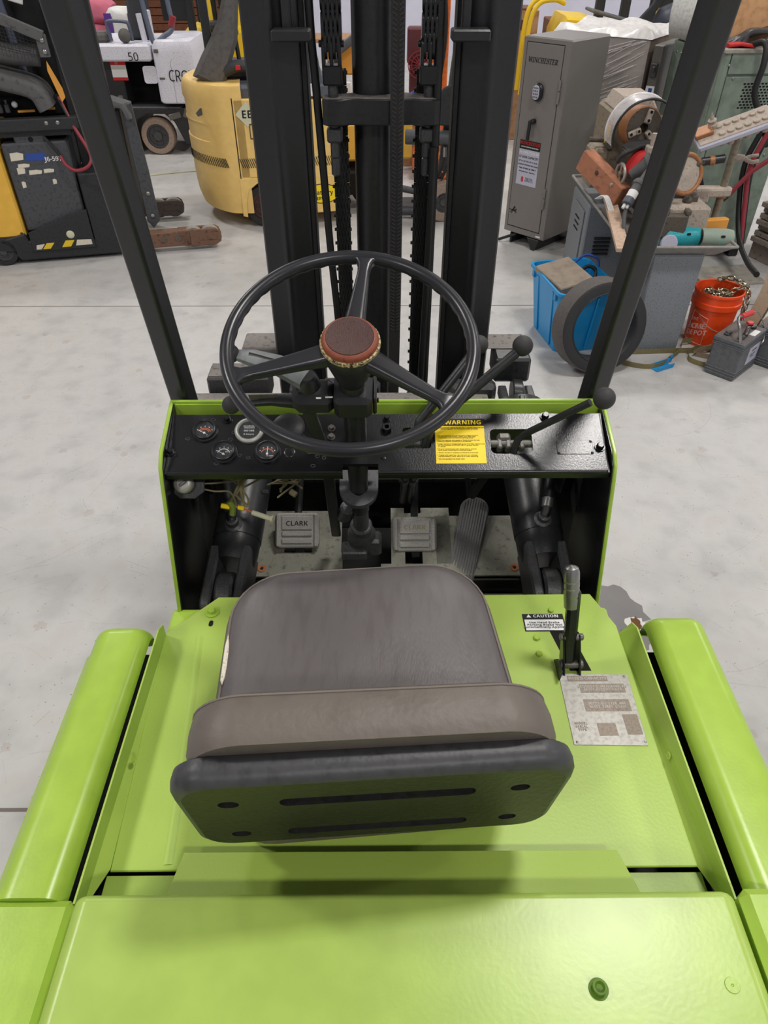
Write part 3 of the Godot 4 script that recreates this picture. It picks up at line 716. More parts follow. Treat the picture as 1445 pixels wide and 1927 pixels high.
func gauge(F, T, at: Vector3, B: Basis, called: String, kind: int):
	var r := 0.0285 if kind < 3 else 0.0315
	var g: MeshInstance3D
	if kind < 3:
		g = obj(called, N().lathe([Vector2(r, 0), Vector2(r, 0.004), Vector2(r - 0.002, 0.006), Vector2(r - 0.004, 0.006), Vector2(r - 0.005, 0.010), Vector2(r - 0.007, 0.011), Vector2(r - 0.009, 0.008), Vector2(r - 0.0095, 0.0035)], at, B.z, 40), "plastic_black", F, T)
	else:
		g = obj(called, N().lathe([Vector2(r, 0), Vector2(r, 0.005), Vector2(r - 0.003, 0.008), Vector2(r - 0.006, 0.0085), Vector2(r - 0.0085, 0.006), Vector2(r - 0.009, 0.003)], at, B.z, 40), "bezel_grey", F, T)
	var ri := r - 0.0095
	obj("gauge_face", N().cyl(at, at + B.z * 0.0036, ri + 0.0004, 32), "ink", g)
	var G := Transform3D(B, at + B.z * 0.0038)
	if kind < 3:
		var white := N()
		var col := N()
		var y0 := -0.0075
		var ra := 0.0135
		for i in 9:
			var a := deg_to_rad(150 - 120.0 * i / 8)
			var dr := Vector2(cos(a), sin(a))
			var q := Basis(B * Vector3(dr.x, dr.y, 0), B * Vector3(-dr.y, dr.x, 0), B.z)
			(white if kind == 1 else col).box(G * vx(dr.x * ra, y0 + dr.y * ra, 0), vx(0.002, 0.0042, 0.0004), 0, q)
			if i % 2 == 0: white.box(G * vx(dr.x * (ra + 0.0045), y0 + dr.y * (ra + 0.0045), 0), vx(0.0016, 0.0026, 0.0004), 0, q)
			if kind == 0: col.box(G * vx(dr.x * (ra - 0.0035), y0 + dr.y * (ra - 0.0035), 0), vx(0.0018, 0.0026, 0.0004), 0, q)
		obj("gauge_ticks", white, "white", g)
		if kind != 1: obj("gauge_band", col, "orange_ink", g)
		var na := deg_to_rad([152, 148, 88][kind])
		var nb := B * Basis(Vector3(0, 0, 1), na)
		obj("needle", N().box(G * vx(cos(na) * 0.006, y0 + sin(na) * 0.006, 0.0018), vx(0.021, 0.0012, 0.0006), 0, nb).cyl(G * vx(0, y0, 0.0008), G * vx(0, y0, 0.0028), 0.0026, 12), "white", g)
		text(["F", "PSI", "DC AMPS"][kind], 0.0024, G.translated_local(vx(0.006, y0 - 0.004 if kind != 1 else -0.001, 0)), "white", g)
	else:
		text("modular\nmounts", 0.0035, G.translated_local(vx(0, 0.0085, 0)), "white", g, true, 1.3, "lettering", 1, false, -9)
		text("00188", 0.004, G.translated_local(vx(0, -0.001, 0)), "white", g, true, 1.5)
		text("0 hours", 0.0035, G.translated_local(vx(0, -0.010, 0)), "white", g, true, 1.3)
	obj("gauge_glass", N().cyl(at + B.z * 0.0075, at + B.z * 0.0082, ri + 0.001, 32), "glass", g)

func controls(F, T):
	# ---- steering column and wheel
	var n := vx(0, 0.927, 0.375)
	var v := vx(0, 0.375, -0.927)
	var u := Vector3.RIGHT
	var c := vx(-0.053, 1.617, -1.139)
	var W := fr(c, u, v)   # x right, y up the wheel, z towards the driver
	var wheel := Node3D.new(); wheel.name = "steering_wheel"; F.add_child(wheel, true); wheel.transform = T
	var rings := []
	var R := 0.2195
	for i in 192:
		var a := TAU * i / 192.0
		var g := []
		for k in 14:
			var b := TAU * k / 14.0
			var bump := 0.0
			if sin(b) < 0.3 and cos(b) < 0.55: bump = 0.0016 * (0.5 + 0.5 * cos(a * 44.0)) * clampf(0.6 - sin(b), 0, 1)
			var rr := 0.0128 + bump
			g.append(W * (vx(cos(a), sin(a), 0) * (R + rr * cos(b) * 0.95) + vx(0, 0, rr * sin(b))))
		rings.append(g)
	rings.append(rings[0])
	obj("rim", N().loft(rings, false, false), "wheel_grip", wheel)
	for deg in [83.0, 199.0, 323.0]:
		var a := deg_to_rad(deg)
		var d: Vector3 = W.basis * vx(cos(a), sin(a), 0)
		var pr := []
		for q in MB.rr(1.0, 1.0, 0.3, 4): pr.append(Vector2(q.x, q.y))
		var pts := []
		var sc := []
		for q in [[0.030, 0.040, 0.032, -0.010], [0.055, 0.040, 0.030, -0.008], [0.09, 0.034, 0.024, -0.006], [0.14, 0.028, 0.020, -0.004], [0.18, 0.023, 0.018, -0.002], [0.198, 0.027, 0.019, -0.001], [0.208, 0.038, 0.020, 0.0], [0.2145, 0.058, 0.016, 0.0]]:
			pts.append(c + d * q[0] + n * q[3]); sc.append(Vector2(q[1], q[2]))
		obj("spoke", N().sweep(pts, pr, n, false, sc), "wheel_grip", wheel)
	obj("hub", N().lathe([Vector2(0.020, -0.115), Vector2(0.024, -0.09), Vector2(0.034, -0.075), Vector2(0.046, -0.035), Vector2(0.053, -0.012), Vector2(0.0535, 0.0), Vector2(0.0535, 0.004)], c, n, 40), "black", wheel)
	obj("chipped_ring", N().lathe([Vector2(0.0535, 0.004), Vector2(0.0545, 0.007), Vector2(0.054, 0.012), Vector2(0.050, 0.013)], c, n, 48), "hub_chip", wheel)
	obj("horn_ring", N().lathe([Vector2(0.0505, 0.011), Vector2(0.051, 0.017), Vector2(0.049, 0.021), Vector2(0.0445, 0.0245), Vector2(0.042, 0.0245)], c, n, 48), "hub_orange", wheel)
	obj("horn_button", N().lathe([Vector2(0.0435, 0.0235), Vector2(0.0425, 0.026), Vector2(0.040, 0.0255), Vector2(0.02, 0.0245), Vector2(0, 0.0245)], c, n, 48), "hub_brown", wheel)
	var foot := c - n * 0.80
	var col := obj("steering_column", N().cyl(c - n * 0.10, c - n * 0.62, 0.0235, 28), "black", F, T)
	obj("column_shaft", N().cyl(c - n * 0.60, foot, 0.021, 24), "cast", col)
	obj("column_collar", N().cyl(c - n * 0.715, c - n * 0.745, 0.030, 24, 0.004), "cast", col)
	obj("steering_gear", N().lathe([Vector2(0.028, 0), Vector2(0.040, 0.02), Vector2(0.040, 0.06), Vector2(0.030, 0.085), Vector2(0, 0.09)], foot - n * 0.03, n, 10).box(foot + vx(0.03, -0.01, 0.01), vx(0.05, 0.06, 0.05), 0.008).box(foot + vx(-0.02, -0.02, 0.03), vx(0.07, 0.03, 0.05), 0.004), "cast", col)
	obj("steering_gear_arm", N().cyl(c - n * 0.60 + vx(-0.03, 0, 0.01), c - n * 0.67 + vx(-0.045, 0, 0.0), 0.019, 16, 0.006), "cast", col)
	# U clamp under the dash
	var U := []
	for i in 13:
		var a := PI + PI * i / 12.0
		U.append(c - n * 0.515 + u * cos(a) * 0.033 - v * 0.004 + v * sin(a) * 0.036)
	U.push_front(U[0] + v * 0.05); U.push_back(U[-1] + v * 0.05)
	obj("column_clamp", N().sweep(U, [Vector2(0.014, -0.008), Vector2(0.014, 0.008), Vector2(-0.014, 0.008), Vector2(-0.014, -0.008)], n, false), "clamp", col)
	obj("clamp_bar", N().box(c - n * 0.46 + v * 0.035, vx(0.098, 0.011, 0.012), 0.002, W.basis), "steel_dull", col)
	# lever housing beside the column
	var Hh := W.translated_local(vx(0, 0, -0.155))
	obj("column_bracket", N().box(Hh * vx(0.0, 0.0, 0.006), vx(0.075, 0.072, 0.062), 0.010, W.basis).box(Hh * vx(0.042, 0.008, 0.0), vx(0.008, 0.06, 0.05), 0.003, W.basis), "black", col)
	for q in [0.012, -0.012]: bolt(Hh * vx(0.046, q, 0.01), u, 0.005, 0.004, "black_gloss", col, 0, "bracket_bolt")
	var lv := obj("shift_lever_housing", N().box(Hh * vx(-0.078, 0.006, 0.0), vx(0.085, 0.062, 0.055), 0.014, W.basis).cyl(Hh * vx(-0.088, 0.014, 0.02), Hh * vx(-0.088, 0.014, 0.055), 0.026, 20, 0.006, 0.020), "black", F, T)
	obj("chip_mark", N().box(Hh * vx(-0.066, -0.02, 0.028), vx(0.010, 0.004, 0.0008), 0, W.basis).box(Hh * vx(-0.046, -0.018, 0.028), vx(0.014, 0.003, 0.0008), 0, W.basis), "white", lv)
	var flat := [Vector2(0.013, -0.006), Vector2(0.013, 0.004), Vector2(0.006, 0.007), Vector2(-0.006, 0.007), Vector2(-0.013, 0.004), Vector2(-0.013, -0.006)]
	var l1 := [Hh * vx(-0.09, 0.014, 0.045), vx(-0.200, 1.535, -1.222), vx(-0.245, 1.548, -1.224), vx(-0.276, 1.554, -1.226)]
	var a1 := obj("shift_lever", N().sweep(l1, flat, n, false, [Vector2(1.7, 1.6), Vector2(1.5, 1.4), Vector2(1.3, 1.2), Vector2(0.8, 0.9)]), "grey_lever", F, T)
	obj("lever_knob", N().ball(vx(-0.290, 1.556, -1.227), 0.0185, 24), "knob", a1)
	obj("lever_marking", N().box(vx(-0.228, 1.5505, -1.222), vx(0.052, 0.0008, 0.012), 0, fr(Vector3.ZERO, l1[2] - l1[1], n).basis * Basis(Vector3.RIGHT, PI / 2)), "steel_dull", a1)
	var l2 := [Hh * vx(-0.09, -0.01, -0.005), vx(-0.165, 1.462, -1.210), vx(-0.22, 1.463, -1.210), vx(-0.275, 1.456, -1.208)]
	var a2 := obj("direction_lever", N().sweep(l2, flat, n, false, [Vector2(1.4, 1.8), Vector2(1.2, 1.4), Vector2(0.8, 1.0), Vector2(0.5, 0.7)]), "black", F, T)
	obj("lever_knob", N().ball(vx(-0.299, 1.453, -1.207), 0.0185, 24), "knob", a2)
	var lp := obj("lever_label", N().box(vx(-0.232, 1.4735, -1.205), vx(0.058, 0.0012, 0.013), 0.0003, fr(Vector3.ZERO, vx(1, 0.02, 0), n).basis * Basis(Vector3.RIGHT, PI / 2)), "steel_dull", a2)
	for x in [-0.247, -0.218]: obj("label_field", N().box(vx(x, 1.4745, -1.205), vx(0.022, 0.0008, 0.009), 0, fr(Vector3.ZERO, vx(1, 0.02, 0), n).basis * Basis(Vector3.RIGHT, PI / 2)), "hub_brown", a2)
	obj("shift_rod", N().sweep([Hh * vx(-0.092, -0.012, -0.01), vx(-0.118, 1.30, -1.235), vx(-0.122, 1.05, -1.36), vx(-0.125, 0.88, -1.45)], MB.rr(0.026, 0.014, 0.004, 2), vx(0, 0.3, 1)), "black", F, T)
	# ---- hydraulic levers with ball knobs
	for q in [["lift_lever", [vx(0.077, 1.325, -1.262), vx(0.083, 1.37, -1.268), vx(0.19, 1.478, -1.352), vx(0.205, 1.494, -1.365)], vx(0.212, 1.499, -1.372), 0.010, 0.0205],
			["tilt_lever", [vx(0.098, 1.325, -1.245), vx(0.108, 1.375, -1.25), vx(0.283, 1.508, -1.318)], vx(0.296, 1.5205, -1.325), 0.0105, 0.0215],
			["side_lever", [vx(0.283, 1.295, -1.212), vx(0.286, 1.335, -1.222), vx(0.292, 1.355, -1.225), vx(0.31, 1.372, -1.225), vx(0.412, 1.473, -1.18)], vx(0.433, 1.490, -1.167), 0.0078, 0.0215]]:
		var l := obj(q[0], N().tube(q[1], q[3], 14), "black", F, T)
		obj("lever_knob", N().ball(q[2], q[4], 28), "knob", l)
	var P := fr(vx(0, 1.31, -1.177), Vector3.RIGHT, vx(0, 0.395, -0.919))
	var vb := N()
	vb.cyl(P * vx(0.225, 0.072, -0.012), P * vx(0.335, 0.072, -0.012), 0.0085, 14)
	for x in [0.258, 0.276, 0.305]: vb.box(P * vx(x, 0.074, -0.014), vx(0.012, 0.034, 0.022), 0.003, P.basis)
	vb.box(P * vx(0.268, 0.085, -0.006), vx(0.026, 0.018, 0.014), 0.004, P.basis)
	obj("valve_linkage", vb, "steel_dull", F, T)
	obj("valve_linkage", N().cyl(P * vx(0.03, 0.078, -0.02), P * vx(0.13, 0.078, -0.02), 0.008, 12).box(P * vx(0.062, 0.08, -0.016), vx(0.02, 0.026, 0.02), 0.003, P.basis).box(P * vx(0.098, 0.08, -0.016), vx(0.02, 0.026, 0.02), 0.003, P.basis), "cast", F, T)
	# ---- parking brake
	var b0 := vx(0.372, 1.066, -0.838)
	var b1 := vx(0.355, 1.279, -0.921)
	var bd := (b1 - b0).normalized()
	var Bf := fr(b0, Vector3.RIGHT, bd)
	var slot := obj("brake_slot", N().prism([Vector2(-0.036, 0.104), Vector2(0.006, 0.104), Vector2(0.028, 0.002), Vector2(-0.014, 0.002)], Transform3D(fr(Vector3.ZERO, Vector3.RIGHT, Vector3.FORWARD).basis, vx(0.385, 1.0690, -0.838)), 0.0014), "void", F, T)
	var br := obj("brake_lever", N().box(b0.lerp(b1, 0.45), vx(0.024, 0.16, 0.022), 0.006, Bf.basis), "black_gloss", F, T)
	for x in [-0.017, 0.014]: obj("brake_plate", N().prism([Vector2(-0.014, -0.004), Vector2(0.016, -0.004), Vector2(0.02, 0.03), Vector2(0.012, 0.06), Vector2(0.008, 0.09), Vector2(-0.008, 0.09), Vector2(-0.012, 0.05)], Transform3D(Basis(bd.cross(Vector3.RIGHT), bd, Vector3.RIGHT), b0 + vx(x, -0.004, 0)), 0.004, 0.001), "black_gloss", br)
	obj("brake_pawl", N().prism([Vector2(-0.05, 0.0), Vector2(0.012, 0.0), Vector2(-0.02, 0.045), Vector2(-0.055, 0.05)], Transform3D(Basis(Vector3.FORWARD, Vector3.UP, Vector3.RIGHT * 1.0).orthonormalized(), vx(0.344, 1.05, -0.87)), 0.003), "black", br)
	for q in [[0.010, 0.012], [0.04, 0.01]]: obj("brake_pin", N().cyl(b0 + bd * q[0] * 2 - vx(0.022, 0, 0), b0 + bd * q[0] * 2 + vx(0.024, 0, 0), q[1] * 0.7, 14, 0.002), "steel_dull", br)
	obj("brake_grip", N().lathe([Vector2(0, 0), Vector2(0.0135, 0.001), Vector2(0.0145, 0.022), Vector2(0.0138, 0.024), Vector2(0.0148, 0.027), Vector2(0.0148, 0.040), Vector2(0.014, 0.042), Vector2(0.0148, 0.044), Vector2(0.0148, 0.054), Vector2(0.014, 0.056), Vector2(0.0148, 0.058), Vector2(0.0148, 0.074), Vector2(0.0125, 0.083), Vector2(0.006, 0.087), Vector2(0, 0.088)], b1 - bd * 0.086, bd, 24), "steel", br)

func footwell(F, T):
	var up := fr(Vector3.ZERO, Vector3.RIGHT, Vector3.FORWARD).basis
	# floor plates with their slots
	var fp := N()
	var t := fr(vx(0, 0.78, -1.385), Vector3.RIGHT, vx(0, 0.045, -0.2))
	for r in [Rect2(-0.36, 0, 0.25, 0.08), Rect2(-0.36, 0.08, 0.08, 0.15), Rect2(-0.20, 0.08, 0.085, 0.15), Rect2(-0.28, 0.135, 0.08, 0.095), Rect2(0.0, 0.0, 0.16, 0.04), Rect2(0.03, 0.04, 0.04, 0.2), Rect2(0.12, 0.04, 0.085, 0.2), Rect2(0.07, 0.09, 0.05, 0.13), Rect2(0.16, 0.0, 0.26, 0.21)]: fp.rect(r, t)
	for r in [Rect2(-0.36, 0, 0.25, 0.0), Rect2(0.0, 0.0, 0.42, 0.0)]: fp.quad(t * vx(r.position.x, 0, -0.006), t * vx(r.end.x, 0, -0.006), t * vx(r.end.x, 0, 0), t * vx(r.position.x, 0, 0))
	var f := obj("floor_plate", fp, "floor_plate", F, T)
	for x in [-0.339, 0.381]: obj("floor_screw", N().lathe([Vector2(0.013, 0.0), Vector2(0.012, 0.0015), Vector2(0.006, 0.001), Vector2(0.004, -0.002), Vector2(0, -0.002)], t * vx(x, 0.026, 0.001), t.basis.z, 20), "rust_orange", f)
	for x in [-0.339, 0.381]: obj("screw_socket", N().ball(t * vx(x, 0.026, 0.001), 0.0045, 8, 0.3, t.basis.z), "void", f)
	obj("step_plate", N().box(vx(0.03, 0.735, -1.27), vx(0.78, 0.006, 0.17), 0.001), "floor_plate", F, T)
	obj("step_riser", N().box(vx(0.03, 0.757, -1.375), vx(0.72, 0.035, 0.006)), "black_matt", F, T)
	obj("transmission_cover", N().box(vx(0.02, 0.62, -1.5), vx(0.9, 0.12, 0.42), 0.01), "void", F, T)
	obj("firewall", N().box(vx(0.02, 0.76, -1.84), vx(0.94, 0.5, 0.02), 0.004), "cast", F, T)
	for q in [[0.97, 0.03, -1.80], [0.90, 0.03, -1.78], [0.84, 0.02, -1.76]]: obj("cross_bar", N().box(vx(0.01, q[0], q[2]), vx(0.66, q[1], 0.03), 0.004), "steel_dull", F, T)
	# pedals
	for q in [["clutch_pedal", vx(-0.241, 0.850, -1.5), -0.235], ["brake_pedal", vx(0.098, 0.833, -1.5), 0.1]]:
		var p := fr(q[1], Vector3.RIGHT, vx(0, 0.72, -0.69))
		var g: Array = MB.rr(0.128, 0.102, 0.016, 5)
		var rings := []
		for k in [[0.004, -0.018], [0.0, -0.014], [0.0, 0.002], [0.003, 0.006], [0.007, 0.008]]:
			var rr := []
			for s in MB.inset(g, k[0]): rr.append(p * vx(s.x, s.y, k[1]))
			rings.append(rr)
		var o := obj(q[0], N().loft(rings), "pedal_rubber", F, T)
		var rib := N()
		rib.box(p * vx(0, 0.021, 0.0095), vx(0.088, 0.040, 0.005), 0.002, p.basis)
		for y in [-0.010, -0.031]: rib.box(p * vx(0, y, 0.0098), vx(0.088, 0.016, 0.006), 0.003, p.basis)
		for x in [-0.054, 0.054]: rib.box(p * vx(x, 0, 0.0095), vx(0.012, 0.094, 0.006), 0.003, p.basis)
		obj("pedal_ribs", rib, "pedal_rubber", o)
		text("CLARK", 0.013, p.translated_local(vx(0, 0.020, 0.0122)), "black_matt" if q[2] < 0 else "wire_olive", o, true, 1.15)
		obj("pedal_arm", N().sweep([p * vx(0, -0.02, -0.02), p * vx(0.005, -0.06, -0.03), vx(q[2] + 0.01, 0.70, -1.52)], MB.rr(0.026, 0.014, 0.003, 2), Vector3.BACK), "black", o)
		obj("pedal_link", N().tube([p * vx(0, 0.04, -0.02), vx(q[2], 0.95, -1.62), vx(q[2] - 0.01, 1.07, -1.70)], 0.011, 8), "black", o)
	# accelerator: long ribbed treadle
	var a := fr(vx(0.256, 0.815, -1.50), vx(0.965, 0.03, 0.26).normalized(), vx(0.22, 0.34, -0.9))
	var g := []
	for i in 13: g.append(Vector2(cos(PI * i / 12.0) * 0.043, 0.10 + sin(PI * i / 12.0) * 0.043))
	g.append(Vector2(-0.036, -0.15)); g.append(Vector2(0.036, -0.15))
	var ap := obj("accelerator_pedal", N().prism(g, a.translated_local(vx(0, 0, -0.008)), 0.012, 0.003), "tread_rubber", F, T)
	var ribs := N()
	for i in 9:
		var x := (i - 4) * 0.0082
		var top := 0.10 + sqrt(maxf(0.0, 0.040 * 0.040 - x * x)) - 0.004
		ribs.box(a * vx(x * 0.93, (top - 0.146) / 2, 0.0045), vx(0.0046, top + 0.146, 0.004), 0.0015, a.basis)
	obj("pedal_ribs", ribs, "tread_rubber", ap)
	obj("pedal_arm", N().tube([a * vx(-0.02, 0.14, -0.02), vx(0.255, 0.95, -1.66), vx(0.245, 1.06, -1.70)], 0.009, 8), "black", ap)
	# tilt cylinders on both sides
	for s in [-1, 1]:
		var rear := vx(0.405, 0.955, -1.135) if s > 0 else vx(-0.372, 0.945, -1.135)
		var front := vx(0.372, 1.150, -1.58) if s > 0 else vx(-0.34, 1.115, -1.58)
		var d: Vector3 = (front - rear).normalized()
		var cy := obj("tilt_cylinder", N().lathe([Vector2(0, 0.10), Vector2(0.052, 0.10), Vector2(0.0575, 0.125), Vector2(0.0585, 0.165), Vector2(0.0605, 0.166), Vector2(0.0615, 0.33), Vector2(0.061, 0.42), Vector2(0.055, 0.435), Vector2(0, 0.435)], rear, d, 40), "black", F, T)
		obj("cylinder_gland", N().lathe([Vector2(0.055, 0.43), Vector2(0.075, 0.445), Vector2(0.078, 0.47), Vector2(0.078, 0.54), Vector2(0, 0.55)], rear, d, 40), "black", cy)
		obj("gland_rib", N().box(rear + d * 0.50 + d.cross(Vector3.RIGHT) * -0.078, vx(0.014, 0.012, 0.07), 0.003, fr(Vector3.ZERO, Vector3.RIGHT, d.cross(Vector3.RIGHT)).basis), "black", cy)
		var side := d.cross(d.cross(Vector3.UP)).normalized() * -1.0
		for x in [-0.038, 0.038]:
			var e := N()
			var pf := Transform3D(Basis(d, side, d.cross(side)), rear + vx(x, 0, 0) - d.cross(side) * 0.013)
			var pg := []
			for i in 15: pg.append(Vector2(-cos(PI * (i / 14.0 - 0.5)) * 0.050, -sin(PI * (i / 14.0 - 0.5)) * 0.050))
			pg.reverse()
			pg.append(Vector2(0.13, 0.048)); pg.append(Vector2(0.13, -0.048))
			pg.reverse()
			e.prism(pg, pf, 0.026, 0.005)
			obj("clevis_ear", e, "cast", cy)
		obj("rod_eye", N().cyl(rear - vx(0.021, 0, 0) + d * 0.018, rear + vx(0.021, 0, 0) + d * 0.018, 0.058, 36, 0.006), "cast", cy)
		obj("clevis_pin", N().cyl(rear - vx(0.055, 0, 0), rear + vx(0.055, 0, 0), 0.014, 16, 0.002), "steel_dull", cy)
		var hp := rear + d * 0.185 + side * 0.055
		var o := -1.0 if s < 0 else 1.0
		obj("hose_elbow", N().lathe([Vector2(0.022, -0.01), Vector2(0.022, 0.004), Vector2(0.015, 0.008), Vector2(0.014, 0.022), Vector2(0, 0.026)], hp, side, 20), "cast", cy)
		var h := [hp + side * 0.02, hp + side * 0.036 + vx(0.006 * o, 0, -0.02), hp + vx(0.018 * o, 0.075, -0.06), hp + vx(0.035 * o, 0.105, -0.12), hp + vx(0.038 * o, 0.115, -0.19), hp + vx(0.02 * o, 0.09, -0.3)]
		if s < 0: h = [hp + side * 0.02, hp + side * 0.036 + vx(-0.004, 0, -0.02), hp + vx(-0.018, 0.08, -0.06), hp + vx(-0.032, 0.16, -0.11), hp + vx(-0.034, 0.23, -0.16)]
		obj("hydraulic_hose", N().tube(curve(h, 6), 0.0115, 12), "wire_black", cy)
		obj("hose_ferrule", N().cyl(h[1], h[1].lerp(h[2], 0.36), 0.0135, 16, 0.002), "steel" if s > 0 else "cast", cy)
	# wiring under the dash
	var w := N()
	var rng := RandomNumberGenerator.new(); rng.seed = 5
	for i in 7:
		var x0 := -0.385 + 0.018 * i
		w.tube(curve([vx(x0, 1.30, -1.25), vx(x0 + 0.02, 1.24 + rng.randf_range(-0.01, 0.02), -1.27), vx(-0.33 + rng.randf_range(-0.02, 0.02), 1.20 + rng.randf_range(-0.02, 0.01), -1.26), vx(-0.345 + rng.randf_range(-0.02, 0.035), 1.15, -1.255), vx(-0.345 + 0.008 * (i % 3), 1.155, -1.25)], 5), 0.0026, 5)
	w.tube(curve([vx(-0.405, 1.25, -1.21), vx(-0.36, 1.245, -1.22), vx(-0.32, 1.238, -1.24), vx(-0.285, 1.25, -1.26)], 6), 0.0022, 5)
	w.tube(curve([vx(-0.41, 1.24, -1.21), vx(-0.37, 1.225, -1.215), vx(-0.34, 1.21, -1.23), vx(-0.335, 1.155, -1.25)], 6), 0.0022, 5)
	obj("wiring_harness", w, "wire_olive", F, T)
	var w2 := N()
	for i in 8: w2.tube(curve([vx(-0.215 + 0.006 * i, 1.30, -1.26), vx(-0.222 + 0.01 * i, 1.25, -1.28), vx(-0.235 + rng.randf_range(-0.02, 0.05), 1.19 + rng.randf_range(0, 0.03), -1.29), vx(-0.24 + rng.randf_range(-0.03, 0.06), 1.16 + rng.randf_range(-0.01, 0.05), -1.28)], 5), 0.0025, 5)
	obj("wiring_harness", w2, "wire_olive", F, T)
	var con := obj("wire_connector", N().cyl(vx(-0.300, 1.141, -1.24), vx(-0.252, 1.133, -1.225), 0.0062, 12, 0.001).cyl(vx(-0.254, 1.1335, -1.226), vx(-0.250, 1.133, -1.2245), 0.009, 12), "cream", F, T)
	obj("connector_wire", N().tube([vx(-0.338, 1.150, -1.25), vx(-0.315, 1.147, -1.245), vx(-0.298, 1.141, -1.24)], 0.002, 6), "orange_ink", con)
	obj("connector_sleeve", N().cyl(vx(-0.332, 1.150, -1.248), vx(-0.318, 1.148, -1.245), 0.0055, 8).cyl(vx(-0.372, 1.152, -1.252), vx(-0.352, 1.149, -1.25), 0.006, 8), "sign_yellow", con)
	obj("green_tape", N().tube(curve([vx(-0.352, 1.165, -1.252), vx(-0.345, 1.15, -1.25), vx(-0.348, 1.13, -1.245)], 4), 0.0075, 8), "wire_green", con)
	obj("bullet_terminal", N().cyl(vx(-0.212, 1.172, -1.28), vx(-0.198, 1.166, -1.272), 0.0075, 12, 0.001), "wire_olive", F, T)
	obj("black_terminal", N().box(vx(-0.268, 1.178, -1.27), vx(0.020, 0.009, 0.012), 0.003), "wire_black", F, T)
	# plumbing seen below the right half of the dash
	for q in [[0.062, 1.30, 0.02], [0.085, 1.30, 0.02]]: obj("spool_rod", N().cyl(vx(q[0], 1.28, -1.31), vx(q[0] + 0.004, 0.86, -1.62), 0.010, 10).cyl(vx(q[0] + 0.002, 1.06, -1.475), vx(q[0] + 0.002, 1.03, -1.50), 0.015, 10), "cast", F, T)
	obj("valve_block", N().box(vx(0.225, 1.13, -1.55), vx(0.11, 0.10, 0.10), 0.01).cyl(vx(0.215, 1.19, -1.52), vx(0.215, 1.12, -1.46), 0.024, 16, 0.004), "cast", F, T)
	obj("valve_seal", N().tube(rpath(vx(0.2145, 1.128, -1.468), Vector3.RIGHT, vx(0, 0.64, -0.76), 0.0245, 24), 0.004, 6, true), "sign_yellow", F, T)
	obj("hydraulic_line", N().tube(curve([vx(0.325, 1.20, -1.52), vx(0.31, 1.11, -1.49), vx(0.285, 1.03, -1.52), vx(0.27, 0.9, -1.6)], 6), 0.014, 12), "wire_black", F, T)
	obj("line_fitting", N().cyl(vx(0.322, 1.18, -1.513), vx(0.316, 1.14, -1.50), 0.018, 6, 0.002).cyl(vx(0.306, 1.09, -1.494), vx(0.297, 1.06, -1.505), 0.019, 16, 0.003), "steel_dull", F, T)

